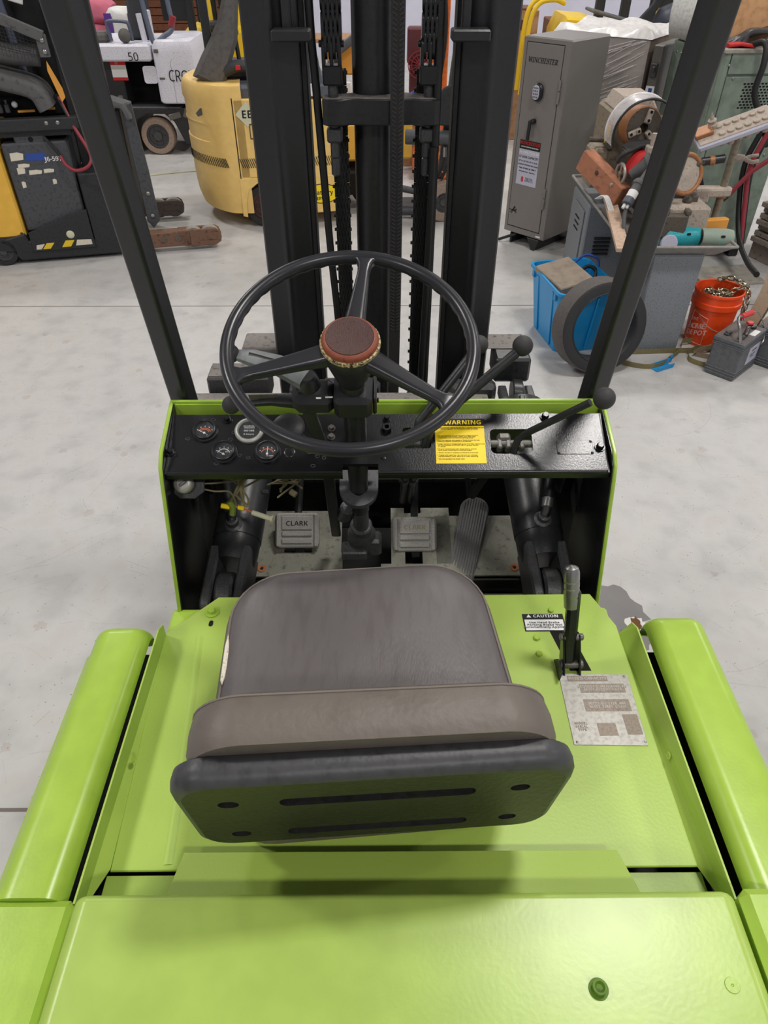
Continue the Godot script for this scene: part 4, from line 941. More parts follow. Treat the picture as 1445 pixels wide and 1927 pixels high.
func mast(F, T):
	var cx := 0.005
	var up := fr(Vector3.ZERO, Vector3.RIGHT, Vector3.FORWARD).basis   # prism axis is +y
	for s in [-1, 1]:
		var o := N()
		var pg := []
		for q in [[-0.351, -2.125], [-0.346, -2.117], [-0.296, -2.109], [-0.289, -2.104], [-0.281, -2.1015], [-0.273, -2.104], [-0.267, -2.110], [-0.256, -2.117], [-0.215, -2.128], [-0.208, -2.134], [-0.208, -2.20], [-0.351, -2.20]]: pg.append(Vector2(cx - s * q[0], -q[1]))
		o.prism(pg, Transform3D(up, vx(0, 0.06, 0)), 2.9, 0.002)
		obj("mast_channel", o, "mast_black", F, T)
		var inn := N().box(vx(cx + s * 0.2, 1.5, -2.17), vx(0.016, 2.85, 0.07), 0.003)
		obj("inner_channel", inn, "black_matt", F, T)
		obj("stop_tab", N().box(vx(cx + s * 0.221, 1.976, -2.075), vx(0.095, 0.026, 0.06), 0.004).box(vx(cx + s * (0.232 if s < 0 else 0.21), 2.02, -2.10), vx(0.022, 0.1, 0.025), 0.004), "mast_black", F, T)
		# lift chain with its anchor
		var x: float = cx + s * 0.126
		obj("chain_anchor_rod", N().cyl(vx(x, 1.64, -2.12), vx(x, 1.69, -2.12), 0.0135, 14, 0.005).cyl(vx(x, 1.69, -2.12), vx(x, 1.87, -2.12), 0.0135, 16).box(vx(x, 1.745, -2.12), vx(0.042, 0.036, 0.042), 0.005), "steel_dull" if false else "cast", F, T)
		var cl := N()
		cl.box(vx(x, 1.885, -2.12), vx(0.05, 0.045, 0.045), 0.004)
		for k in [-1, 0, 1]: cl.prism(MB.rr(0.042, 0.075, 0.019, 5), fr(vx(x + k * 0.0205 - 0.0045, 1.93, -2.12), Vector3.FORWARD, Vector3.UP), 0.009, 0.002)
		cl.cyl(vx(x - 0.032, 1.952, -2.12), vx(x + 0.032, 1.952, -2.12), 0.008, 12, 0.001)
		obj("chain_clevis", cl, "black_gloss", F, T)
		var ch := N()
		for i in 22:
			var y := 1.935 + 0.034 * i
			for k in ([-0.016, -0.005, 0.006, 0.017] if i % 2 == 0 else [-0.021, -0.0105, 0.0005, 0.0115, 0.0225]):
				ch.prism(MB.rr(0.040, 0.068, 0.0195, 4), fr(vx(x + k - 0.0025, y + 0.017, -2.12), Vector3.FORWARD, Vector3.UP), 0.008, 0.001)
		ch.box(vx(x, 2.31, -2.12), vx(0.034, 0.75, 0.022), 0.002)
		obj("leaf_chain", ch, "black_gloss", F, T)
		var lc := N()
		for i in 62:
			var y := 0.62 + 0.0205 * i
			for k in ([-0.013, -0.0045, 0.004, 0.0125] if i % 2 == 0 else [-0.018, -0.009, 0.0, 0.009, 0.018]):
				lc.prism(MB.rr(0.026, 0.040, 0.0125, 3), fr(vx(x - s * 0.010 + k - 0.0022, y, -2.185), Vector3.FORWARD, Vector3.UP), 0.0072)
			if i % 2 == 1: lc.cyl(vx(x - s * 0.010 - 0.026, y + 0.01, -2.185), vx(x - s * 0.010 + 0.026, y + 0.01, -2.185), 0.005, 6)
		lc.box(vx(x - s * 0.010, 1.25, -2.185), vx(0.03, 1.26, 0.012), 0.002)
		obj("carriage_chain", lc, "black_matt", F, T)
	# centre cylinder and crosshead
	obj("lift_cylinder", N().cyl(vx(-0.018, 0.1, -2.19), vx(-0.018, 1.79, -2.19), 0.0515, 36).cyl(vx(-0.018, 1.82, -2.19), vx(-0.018, 2.9, -2.19), 0.054, 36), "black", F, T)
	var ho := [Vector2(-0.155, 0.025), Vector2(-0.155, -0.03), Vector2(-0.142, -0.042), Vector2(-0.105, -0.042), Vector2(-0.088, -0.030), Vector2(-0.06, -0.030), Vector2(-0.04, -0.036), Vector2(0.03, -0.036), Vector2(0.06, -0.030), Vector2(0.088, -0.030), Vector2(0.105, -0.042), Vector2(0.142, -0.042), Vector2(0.155, -0.03), Vector2(0.155, 0.025), Vector2(0.07, 0.06), Vector2(-0.07, 0.06)]
	var ch := []
	for q in ho: ch.append(Vector2(q.x + cx, q.y + 2.125))
	var cr := obj("crosshead", N().prism(ch, Transform3D(up, vx(0, 1.772, 0)), 0.062, 0.003), "black", F, T)
	obj("crosshead_dust", N().prism(MB.inset(_ccw(ch), 0.006), Transform3D(up, vx(0, 1.8335, 0)), 0.0012), "dusty", cr)
	# hose and slack lines
	obj("woven_hose", N().sweep([vx(0.048, 2.6, -2.075), vx(0.047, 1.9, -2.07), vx(0.047, 1.3, -2.075), vx(0.043, 0.75, -2.09)], MB.rr(0.036, 0.014, 0.006, 3), Vector3.BACK), "rubber", F, T)
	var wv := N()
	for i in 130:
		for k in [-1, 1]: wv.box(vx(0.0475 + k * 0.008, 1.20 + i * 0.0105, -2.0625), vx(0.012, 0.0030, 0.0014), 0.0005, Basis(Vector3.BACK, k * 0.55))
	var wvo := obj("hose_weave", wv, "weave", F, T)
	wvo.set_meta("kind", "stuff")
	for q in [[vx(-0.176, 2.6, -2.13), vx(-0.173, 2.04, -2.13), vx(-0.166, 1.85, -2.13), vx(-0.149, 1.45, -2.12), vx(-0.134, 1.2, -2.11), vx(-0.12, 0.8, -2.1)], [vx(0.152, 2.6, -2.13), vx(0.153, 2.0, -2.11), vx(0.152, 1.5, -2.10), vx(0.15, 0.8, -2.1)], [vx(0.148, 1.72, -2.09), vx(0.145, 1.4, -2.09), vx(0.135, 0.9, -2.09)]]:
		obj("mast_hose", N().tube(curve(q, 6), 0.0108, 12), "wire_black", F, T)
	obj("mast_rod", N().cyl(vx(0.122 + 0.02, 0.6, -2.17), vx(0.155, 2.5, -2.17), 0.007, 10), "black", F, T)
	# carriage, tilt brackets and other steelwork behind the dash
	var g := N().box(vx(-0.12, 1.015, -1.93), vx(0.97, 0.05, 0.07), 0.006)
	obj("mast_tie_bar", N().box(vx(-0.125, 0.985, -1.93), vx(0.95, 0.075, 0.09), 0.006), "black", F, T)
	obj("tie_bar_dust", N().box(vx(-0.125, 1.0235, -1.93), vx(0.94, 0.0016, 0.082)), "dusty", F, T)
	obj("mast_bracket", N().box(vx(-0.46, 1.025, -2.04), vx(0.20, 0.085, 0.10), 0.006), "cast", F, T)
	obj("bracket_dust", N().box(vx(-0.46, 1.0682, -2.045), vx(0.19, 0.0016, 0.085)), "dusty", F, T)
	obj("mast_bracket", N().box(vx(-0.40, 1.03, -2.27), vx(0.16, 0.06, 0.12), 0.005), "dusty", F, T)
	obj("green_bracket", N().box(vx(-0.43, 1.0, -2.19), vx(0.06, 0.05, 0.03), 0.004), "green_dark", F, T)
	obj("mast_bracket", N().box(vx(-0.27, 0.99, -2.0), vx(0.05, 0.09, 0.05), 0.006), "cast", F, T)
	obj("mast_bracket", N().box(vx(-0.1, 0.99, -2.03), vx(0.20, 0.10, 0.06), 0.02), "cast", F, T)
	obj("mast_bracket", N().box(vx(0.425, 1.085, -2.06), vx(0.115, 0.085, 0.12), 0.008), "black", F, T)
	obj("bracket_dust", N().box(vx(0.40, 1.129, -2.12), vx(0.15, 0.002, 0.10)), "dusty", F, T)
	obj("mast_bracket", N().box(vx(0.30, 1.01, -1.99), vx(0.15, 0.09, 0.06), 0.015), "cast", F, T)
	var rb := N()
	var fo := []
	for q in [[-0.055, 0.0], [-0.055, -0.09], [-0.04, -0.115], [0.04, -0.115], [0.055, -0.09], [0.055, 0.0], [0.03, 0.0], [0.03, -0.075], [-0.03, -0.075], [-0.03, 0.0]]: fo.append(Vector2(q[0] + 0.44, 2.0 + q[1]))
	rb.prism(fo, Transform3D(up, vx(0, 1.0, 0)), 0.035, 0.004)
	obj("roller_fork", rb, "cast", F, T)
	obj("mast_roller", N().cyl(vx(0.425, 1.02, -1.975), vx(0.458, 1.02, -1.975), 0.045, 28, 0.004), "black", F, T)
	for s in [-1, 1]: obj("load_fork", N().prism([Vector2(0, 0.05), Vector2(0.05, 0.05), Vector2(0.06, 0.75), Vector2(0.02, 0.75)], fr(vx(cx + s * 0.26 + 0.05, 0, -2.3), Vector3.FORWARD, Vector3.UP), 0.1, 0.004).box(vx(cx + s * 0.26, 0.07, -2.85), vx(0.1, 0.035, 1.0), 0.006), "black_matt", F, T)

func _ccw(p: Array) -> Array:
	var a := 0.0
	for i in p.size(): a += p[i].cross(p[(i + 1) % p.size()])
	var q := p.duplicate()
	if a < 0: q.reverse()
	return q

func materials_far():
	mat("truck_yellow", Color(0.92, 0.72, 0.27), 0.45, 0, "mottle", 2.0, "peel", 0.1)
	mat("pale_yellow", Color(0.94, 0.79, 0.47), 0.5, 0, "mottle", 2.0, "peel", 0.1)
	mat("post_yellow", Color(0.90, 0.76, 0.15), 0.45)
	mat("truck_grey", Color(0.27, 0.28, 0.295), 0.55, 0, "worn", 2.0)
	mat("truck_dark", Color(0.15, 0.155, 0.165), 0.6, 0, "worn", 2.0)
	mat("cowling", Color(0.34, 0.34, 0.34), 0.7, 0, "grime", 2.0)
	mat("hood_grey", Color(0.33, 0.35, 0.38), 0.55, 0, "soft", 2.0)
	mat("rusty", Color(0.47, 0.35, 0.28), 0.75, 0.1, "grime", 2.5)
	mat("leg_dark", Color(0.33, 0.29, 0.27), 0.7, 0.1, "grime", 3.0)
	mat("roller", Color(0.62, 0.6, 0.56), 0.6, 0, "soft", 3.0)
	mat("hose_red", Color(0.55, 0.18, 0.22), 0.5)
	mat("card_orange", Color(0.85, 0.6, 0.25), 0.8)
	mat("tan_tyre", Color(0.62, 0.54, 0.48), 0.85, 0, "soft", 6.0)
	mat("hub_grey", Color(0.27, 0.27, 0.28), 0.6, 0, "worn", 6.0)
	mat("truck_white", Color(0.86, 0.86, 0.90), 0.5, 0, "speckle", 2.5)
	mat("tube_blue", Color(0.33, 0.36, 0.43), 0.45)
	mat("seat_black", Color(0.22, 0.225, 0.24), 0.6)
	mat("arm_grey", Color(0.37, 0.36, 0.35), 0.7, 0, "soft", 3.0)
	mat("pink", Color(0.78, 0.42, 0.5), 0.9, 0, "mottle", 2.0)
	mat("brown_card", Color(0.68, 0.53, 0.40), 0.9, 0, "soft", 2.0)
	mat("peach_card", Color(0.83, 0.64, 0.46), 0.9, 0, "soft", 2.0)
	mat("dull_card", Color(0.56, 0.50, 0.45), 0.8, 0, "soft", 2.0)
	mat("maroon", Color(0.34, 0.14, 0.16), 0.6)
	mat("blue", Color(0.15, 0.28, 0.6), 0.5)
	mat("orange_paint", Color(0.9, 0.45, 0.18), 0.55, 0, "soft", 3.0)
	mat("purple", Color(0.35, 0.2, 0.55), 0.7)
	mat("red_brown", Color(0.46, 0.29, 0.2), 0.9, 0, "soft", 2.0)
	mat("navy_seat", Color(0.20, 0.22, 0.27), 0.5)

func wheel(parent, c: Vector3, axis: Vector3, r: float, w: float, m1, m2, hub := 0.66):
	var t := obj("wheel_tyre", N().lathe([Vector2(r * hub, -w / 2), Vector2(r * 0.94, -w / 2), Vector2(r, -w * 0.36), Vector2(r, w * 0.36), Vector2(r * 0.94, w / 2), Vector2(r * hub, w / 2)], c, axis, 40), m1, parent)
	obj("wheel_hub", N().lathe([Vector2(0, -w * 0.4), Vector2(r * hub, -w * 0.4), Vector2(r * hub, w * 0.42), Vector2(r * hub * 0.85, w * 0.42), Vector2(r * hub * 0.8, w * 0.3), Vector2(r * hub * 0.4, w * 0.3), Vector2(r * hub * 0.36, w * 0.46), Vector2(0, w * 0.48)], c, axis, 32), m2, t)
	var n := N()
	var f := MB.frame(axis)
	for i in 6: n.cyl(c + f * vx(cos(i * TAU / 6) * r * hub * 0.6, sin(i * TAU / 6) * r * hub * 0.6, w * 0.28), c + f * vx(cos(i * TAU / 6) * r * hub * 0.6, sin(i * TAU / 6) * r * hub * 0.6, w * 0.38), r * 0.05, 6)
	obj("wheel_nuts", n, m2, t).set_meta("kind", "stuff")
const XY := Transform3D.IDENTITY
func at(x: float, y: float, z: float) -> Transform3D: return Transform3D(Basis.IDENTITY, Vector3(x, y, z))
func pts2(a: Array) -> Array:
	var r := []
	for i in range(0, a.size(), 2): r.append(Vector2(a[i], a[i + 1]))
	return r

func reach_truck():
	var o := thing("reach_truck", "yellow and grey reach truck with rusty roller-tipped outrigger legs, at the left edge", "reach truck", vx(-2.95, 0, -5.75), 12.9)
	obj("base_skirt", N().prism(pts2([0.0, 0.03, 0.79, 0.03, 0.80, 0.10, 0.86, 0.12, 0.86, 0.66, 0.60, 0.66, 0.60, 0.16, 0.10, 0.18, 0.08, 0.24, -0.30, 0.16, -0.9, 0.14, -0.9, 0.11, -0.18, 0.12, -0.05, 0.10]), at(0, 0, -0.92), 0.92, 0.01), "truck_dark", o)
	obj("yellow_panel", N().box(vx(-0.40, 0.60, -0.45), vx(0.98, 0.78, 0.86), 0.015), "truck_yellow", o)
	for q in [[0.06, 0.9], [0.06, 0.24]]: obj("panel_screw", N().ball(vx(q[0], q[1], -0.018), 0.012, 8, 0.5, Vector3.BACK), "hub_brown", o)
	var bt := obj("battery", N().box(vx(0.345, 0.57, -0.45), vx(0.47, 0.64, 0.84), 0.012).box(vx(0.32, 0.905, -0.07), vx(0.22, 0.07, 0.05), 0.01), "truck_grey", o)
	obj("battery_hole", N().cyl(vx(0.33, 0.91, -0.06), vx(0.33, 0.91, -0.043), 0.018, 14), "void", bt)
	for q in [[0.20, 0.80, 0.10, 0.06], [0.23, 0.735, 0.09, 0.03], [0.20, 0.70, 0.06, 0.05], [0.30, 0.685, 0.10, 0.035], [0.40, 0.69, 0.08, 0.03], [0.19, 0.60, 0.03, 0.05], [0.42, 0.61, 0.03, 0.04]]: obj("torn_decal", N().prism(pts2([-q[2] / 2, -q[3] / 2, q[2] * 0.4, -q[3] * 0.38, q[2] / 2, q[3] * 0.3, q[2] * 0.1, q[3] / 2, -q[2] * 0.45, q[3] * 0.42]), at(q[0], q[1], -0.031), 0.002), "foam", bt)
	obj("blue_decal", N().prism(pts2([-0.07, -0.02, 0.08, -0.025, 0.08, 0.03, -0.05, 0.028]), at(0.32, 0.79, -0.0305), 0.002), "blue", bt)
	text("J6-597", 0.032, at(0.455, 0.772, -0.028), "white", bt, true, 1.0)
	var sp := obj("step_plate", N().prism(pts2([0.115, 0.10, 0.60, 0.10, 0.60, 0.40, 0.115, 0.25]), at(0, 0, 0), 0.012, 0.002), "truck_dark", o)
	obj("white_cap", N().ball(vx(0.43, 0.215, 0.012), 0.032, 14, 0.25, Vector3.BACK), "cream", sp)
	for q in [[0.19, 0.115, 0.25, 0.115, 0.29, 0.16, 0.23, 0.16], [0.34, 0.12, 0.41, 0.12, 0.45, 0.17, 0.38, 0.17]]: obj("hazard_stripe", N().prism(pts2(q), at(0, 0, 0.012), 0.002), "post_yellow", sp)
	for q in [[0.45, 0.125, 0.58, 0.125, 0.58, 0.165, 0.47, 0.17], [0.14, 0.115, 0.18, 0.115, 0.215, 0.155, 0.15, 0.15]]: obj("worn_stripe", N().prism(pts2(q), at(0, 0, 0.012), 0.002), "foam", sp)
	obj("cross_beam", N().box(vx(0.20, 1.01, -0.05), vx(1.0, 0.085, 0.09), 0.008).box(vx(0.33, 0.95, -0.2), vx(0.6, 0.05, 0.3), 0.004), "truck_dark", o)
	for q in [[0.56, 1.02], [0.13, 1.0], [0.48, 1.02]]: obj("beam_screw", N().ball(vx(q[0], q[1], -0.004), 0.014, 10, 0.5, Vector3.BACK), "steel", o)
	obj("contact_panel", N().box(vx(0.2, 1.10, -0.25), vx(0.8, 0.12, 0.1), 0.01), "void", o)
	for x in [0.10, 0.16, 0.21]: obj("contactor", N().box(vx(x, 1.10, -0.17), vx(0.035, 0.06, 0.05), 0.006).cyl(vx(x, 1.13, -0.17), vx(x, 1.155, -0.17), 0.01, 10), "cast", o)
	obj("bright_terminal", N().ball(vx(0.27, 1.125, -0.15), 0.022, 14), "white", o)
	obj("copper_bar", N().box(vx(0.34, 1.08, -0.15), vx(0.12, 0.014, 0.02)).box(vx(0.52, 1.09, -0.15), vx(0.05, 0.014, 0.02)), "card_orange", o)
	# rounded grey cowlings over the drive unit
	obj("lower_cowling", N().sweep(curve([vx(-0.6, 1.36, -0.2), vx(0.0, 1.335, -0.2), vx(0.30, 1.27, -0.2), vx(0.45, 1.21, -0.2), vx(0.50, 1.10, -0.2)], 6), MB.rr(0.34, 0.12, 0.04, 4), Vector3.BACK.cross(Vector3.RIGHT) * -1.0), "cowling", o)
	obj("upper_cowling", N().tube(curve([vx(-0.6, 1.56, -0.2), vx(0.05, 1.50, -0.2), vx(0.30, 1.44, -0.2), vx(0.52, 1.42, -0.2)], 6), 0.07, 16), "cowling", o)
	var mg := obj("mesh_guard", N().sweep([vx(0.0, 1.80, -0.1), vx(0.34, 1.66, -0.1), vx(0.60, 1.545, -0.1)], MB.rr(0.05, 0.07, 0.01, 2), Vector3.UP).box(vx(0.585, 1.49, -0.1), vx(0.07, 0.14, 0.03), 0.005), "cowling", o)
	var ms := N()
	for i in 22: ms.box(vx(0.05 + i * 0.023, 1.62 - i * 0.006, -0.12), vx(0.003, 0.24, 0.003))
	for i in 9: ms.box(vx(0.29, 1.50 + i * 0.022, -0.12), vx(0.52, 0.003, 0.003), 0, Basis(Vector3.BACK, -0.3))
	var mso := obj("wire_mesh", ms, "black", mg)
	mso.set_meta("kind", "stuff")
	for y in [1.455, 1.525]: obj("guard_screw", N().ball(vx(0.59, y, -0.08), 0.015, 10, 0.5, Vector3.BACK), "steel", mg)
	obj("orange_flap", N().prism(pts2([0.0, 0.0, 0.03, 0.03, 0.025, 0.09, -0.035, 0.26, -0.045, 0.20]), at(0.625, 1.145, -0.05), 0.008), "card_orange", o)
	obj("red_hose", N().tube(curve([vx(0.60, 1.17, -0.1), vx(0.66, 1.0, -0.02), vx(0.74, 0.82, 0.05), vx(0.72, 0.74, 0.09), vx(0.62, 0.705, 0.08), vx(0.55, 0.74, 0.05), vx(0.52, 0.80, 0.02)], 8), 0.013, 10), "hose_red", o)
	obj("black_hose", N().tube(curve([vx(0.52, 0.80, 0.02), vx(0.47, 0.88, 0.0), vx(0.43, 0.93, -0.02)], 5), 0.012, 8).tube(curve([vx(0.60, 1.15, -0.08), vx(0.68, 0.95, 0.0), vx(0.72, 0.86, 0.0)], 5), 0.01, 8), "wire_black", o)
	# mast and load end
	for q in [[0.66, -0.25, 0.06], [0.78, -0.30, 0.07], [0.92, -0.3, 0.05]]: obj("mast_column", N().box(vx(q[0], 1.35, q[1]), vx(q[2], 2.3, 0.12), 0.006), "black_matt", o)
	obj("mast_column", N().box(vx(0.80, 1.35, -0.8), vx(0.1, 2.3, 0.12), 0.006), "black_matt", o)
	obj("mast_backing", N().box(vx(0.15, 1.6, -0.55), vx(1.3, 1.5, 0.06), 0.01), "black_matt", o)
	obj("rear_post", N().cyl(vx(0.36, 1.2, -0.42), vx(0.28, 2.2, -0.42), 0.025, 12), "tube_blue", o)
	obj("warning_tag", N().box(vx(0.46, 1.80, -0.35), vx(0.10, 0.16, 0.01), 0.01, Basis(Vector3.BACK, -0.3)), "white", o)
	obj("tag_print", N().box(vx(0.46, 1.80, -0.343), vx(0.05, 0.10, 0.004), 0.01, Basis(Vector3.BACK, -0.3)), "red_ink", o)
	obj("load_bracket", N().sweep([vx(0.78, 1.16, -0.3), vx(1.06, 1.08, -0.2), vx(1.07, 1.0, -0.2)], MB.rr(0.2, 0.04, 0.008, 2), vx(0.3, 1, 0)), "cowling", o)
	var po := obj("load_post", N().prism(pts2([1.02, 1.08, 1.10, 1.10, 1.13, 0.60, 1.14, 0.22, 1.08, 0.16, 1.04, 0.22, 1.03, 0.6]), at(0, 0, -0.22), 0.06, 0.006), "truck_grey", o)
	for y in [0.26, 0.44]: obj("post_bolt", N().ball(vx(1.09, y, -0.156), 0.018, 10, 0.5, Vector3.BACK), "steel", po)
	obj("carriage_plate", N().box(vx(0.98, 0.6, -0.5), vx(0.04, 0.9, 0.6), 0.006), "black_matt", o)
	for k in 2:
		var z: float = [-0.06, -0.92][k]
		var lx: float = [0.0, -0.30][k]
		var lm: String = ["rusty", "leg_dark"][k]
		var lg := obj("outrigger_leg", N().box(vx(1.08 + lx, 0.105, z), vx(0.6, 0.12, 0.11), 0.006).prism(_ccw(pts2([1.28, 0.055, 1.34, 0.035, 1.58, 0.035, 1.625, 0.06, 1.635, 0.10, 1.62, 0.15, 1.59, 0.17, 1.28, 0.17])), at(lx, 0, z - 0.055), 0.028, 0.004).prism(_ccw(pts2([1.28, 0.055, 1.34, 0.035, 1.58, 0.035, 1.625, 0.06, 1.635, 0.10, 1.62, 0.15, 1.59, 0.17, 1.28, 0.17])), at(lx, 0, z + 0.027), 0.028, 0.004), lm, o)
		for x in [1.40, 1.54]: obj("leg_roller", N().cyl(vx(x + lx, 0.10, z - 0.026), vx(x + lx, 0.10, z + 0.026), 0.085, 24, 0.006), "roller", lg)
		for x in [1.16, 1.27]: obj("leg_bolt", N().lathe([Vector2(0.022, 0), Vector2(0.020, 0.006), Vector2(0.009, 0.006), Vector2(0.008, 0.001), Vector2(0, 0.001)], vx(x + lx, 0.11, z + 0.055), Vector3.BACK, 14), "steel_dull", lg)
		obj("leg_slot_plate", N().box(vx(1.52 + lx, 0.105, z + 0.056), vx(0.15, 0.05, 0.006), 0.002), lm, lg)
	wheel(o, vx(-0.12, 0.11, -0.05), Vector3.BACK, 0.11, 0.1, "rubber", "hub_grey")
	wheel(o, vx(-0.12, 0.11, -0.8), Vector3.BACK, 0.11, 0.1, "rubber", "hub_grey")

func yellow_truck():
	var o := thing("counterbalance_forklift", "pale yellow electric forklift with rounded tail, slanted louvres and EE diamond sticker", "forklift", vx(-1.24, 0, -6.61), 8.6)
	var B := fr(Vector3.ZERO, Vector3.RIGHT, Vector3.FORWARD).basis
	# plan outlines: x along the side, y away
	var tail := curve([vx(0.0, 0, 0), vx(-0.13, 0.05, 0), vx(-0.30, 0.24, 0), vx(-0.40, 0.48, 0), vx(-0.40, 0.72, 0), vx(-0.28, 0.98, 0), vx(0, 1.1, 0)], 5)
	var rings := []
	for q in [[0.13, 0.90, 0.03], [0.22, 0.965, 0.015], [0.32, 0.99, 0.0], [0.50, 1.0, 0.0], [0.502, 1.0, 0.0], [0.70, 1.01, 0.0], [0.705, 0.985, 0.0], [0.83, 0.985, 0.0], [0.84, 1.01, 0.0], [0.86, 0.99, 0.0], [0.98, 0.99, 0.0], [1.0, 1.015, 0.0], [1.06, 1.015, 0.0], [1.11, 0.99, 0.0], [1.135, 0.93, 0.012], [1.14, 0.85, 0.03]]:
		var g := []
		for p in tail: g.append(vx(p.x * q[1] + 0.02 * (1 - q[1]), q[0], -(p.y * (1 - q[2]) + q[2] * 0.55)))
		g.append(vx(0.10, q[0], -1.1)); g.append(vx(0.10, q[0], 0.0 - q[2] * 0.3))
		g.reverse()
		rings.append(g)
	obj("counterweight", N().loft(rings), "pale_yellow", o)
	obj("scrape_mark", N().prism(pts2([-0.06, -0.02, 0.05, -0.03, 0.07, 0.0, 0.02, 0.025, -0.06, 0.03]), fr(vx(-0.245, 0.93, -0.165), vx(0.66, 0, -0.75) * -1, Vector3.UP), 0.004), "hood_grey", o)
	# side panels
	var side := obj("side_panel", N().box(vx(0.215, 0.735, -0.55), vx(0.38, 0.61, 1.1), 0.008), "pale_yellow", o)
	obj("side_panel", N().box(vx(0.64, 0.72, -0.55), vx(0.46, 0.60, 1.1), 0.008), "pale_yellow", o)
	obj("panel_gap", N().box(vx(0.018, 0.74, 0.0), vx(0.008, 0.62, 0.006)), "void", o)
	obj("lower_skirt", N().prism(pts2([0.0, 0.11, 0.04, 0.10, 0.045, 0.22, 0.08, 0.33, 0.16, 0.385, 0.26, 0.38, 0.33, 0.30, 0.36, 0.2, 0.36, 0.10, 0.98, 0.12, 0.98, 0.43, 0.0, 0.43]), at(0, 0, -1.1), 1.105, 0.006), "pale_yellow", o)
	obj("front_body", N().box(vx(1.30, 0.59, -0.75), vx(0.66, 0.32, 0.7), 0.02), "truck_yellow", o)
	obj("front_label", N().box(vx(0.99, 0.66, -0.395), vx(0.07, 0.10, 0.004)), "white", o)
	obj("label_header", N().box(vx(0.99, 0.70, -0.392), vx(0.07, 0.025, 0.004)), "orange_ink", o)
	obj("front_panel_white", N().box(vx(1.39, 0.60, -0.396), vx(0.16, 0.17, 0.006)), "white", o)
	obj("top_hood", N().box(vx(0.42, 1.075, -0.55), vx(0.85, 0.11, 1.02), 0.02), "hood_grey", o)
	obj("dash_cowl", N().prism(pts2([0.62, 1.04, 0.80, 1.02, 0.76, 1.30, 0.72, 1.45, 0.62, 1.50]), at(0, 0, -0.5), 0.45, 0.02), "hood_grey", o)
	obj("control_panel", N().box(vx(0.70, 1.09, -0.02), vx(0.07, 0.09, 0.01), 0.003), "white", o)
	var lv := N()
	for k in 2:
		for i in 34:
			var s := i * 0.0165
			if k == 0 and i < 26: lv.prism(pts2([0, 0, 0.006, 0, -0.020, 0.075, -0.026, 0.075]), at(0.05 + s * 1.05, 0.515, 0.003), 0.002)
			elif k == 1 and i < 30: lv.prism(pts2([0, 0, 0.006, 0, -0.020, 0.075, -0.026, 0.075]), at(0.44 + s * 1.1, 0.512, 0.003), 0.002)
	for i in range(3, 22):
		var a: Vector3 = tail[i]
		var b: Vector3 = tail[i + 1]
		for k in 2:
			var p := a.lerp(b, k * 0.5)
			if p.y < 0.62: lv.prism(pts2([0, 0, 0.006, 0, -0.018, 0.072, -0.024, 0.072]), fr(vx(p.x, 0.518, -p.y), vx(a.x - b.x, 0, b.y - a.y), Vector3.UP).translated_local(vx(0, 0, 0.006)), 0.003)
	var lvo := obj("louvre_slits", lv, "ink", o)
	lvo.set_meta("kind", "stuff")
	var dm := obj("diamond_sticker", N().prism(pts2([0, -0.095, 0.095, 0, 0, 0.095, -0.095, 0]), at(0.13, 0.93, 0.005), 0.002), "cream", o)
	text("EE", 0.058, at(0.13, 0.93, 0.008), "ink", dm, true, 1.0)
	var dn := N()
	for q in [[0, 0.055, 0.13, 0.006], [0, -0.055, 0.13, 0.006], [-0.062, 0, 0.006, 0.11], [0.062, 0, 0.006, 0.11]]: dn.box(vx(0.205 + q[0], 0.80 + q[1], 0.006), vx(q[2], q[3], 0.002))
	var dl := obj("logo_outline", dn, "ink", o)
	text("D", 0.055, at(0.20, 0.80, 0.006), "ink", dl, true, 1.2)
	var ov := []
	var oi := []
	for i in 28:
		ov.append(Vector2(cos(i * TAU / 28) * 0.155, sin(i * TAU / 28) * 0.085)); oi.append(Vector2(cos(i * TAU / 28) * 0.147, sin(i * TAU / 28) * 0.078))
	var os := obj("oval_sticker", N().prism(ov, at(0.73, 0.275, 0.006), 0.001), "ink", o)
	obj("oval_field", N().prism(oi, at(0.73, 0.275, 0.0072), 0.001), "sign_yellow", os)
	text("Battery", 0.036, at(0.735, 0.285, 0.009), "ink", os)
	text("SERVICE", 0.026, at(0.725, 0.235, 0.009), "ink", os)
	wheel(o, vx(0.205, 0.18, -0.10), Vector3.BACK, 0.18, 0.14, "rubber", "hub_brown")
	wheel(o, vx(0.205, 0.18, -0.95), Vector3.BACK, 0.18, 0.14, "rubber", "hub_brown")
	wheel(o, vx(1.25, 0.22, -0.5), Vector3.BACK, 0.22, 0.16, "rubber", "hub_grey")
	obj("chassis", N().box(vx(0.6, 0.26, -0.6), vx(1.1, 0.2, 0.6), 0.01), "void", o)
	# operator's seat arm, guard post and controls
	obj("seat_back", N().prism(pts2([-0.28, 1.18, -0.10, 1.10, -0.02, 1.12, 0.12, 1.42, 0.17, 1.74, 0.06, 1.76, -0.04, 1.52, -0.20, 1.30]), at(0, 0, -0.42), 0.22, 0.03), "arm_grey", o)
	obj("guard_post", N().sweep([vx(-0.12, 1.12, -0.30), vx(-0.12, 1.22, -0.30), vx(-0.13, 2.3, -0.25)], MB.rr(0.07, 0.07, 0.012, 2), Vector3.BACK), "black", o)
	obj("post_foot", N().box(vx(-0.115, 1.15, -0.28), vx(0.06, 0.14, 0.05), 0.006).box(vx(-0.11, 1.135, -0.27), vx(0.13, 0.02, 0.09), 0.004), "red_brown", o)
	obj("armrest", N().tube(curve([vx(-0.03, 1.20, -0.25), vx(0.10, 1.25, -0.2), vx(0.30, 1.22, -0.2)], 5), 0.045, 12), "seat_black", o)
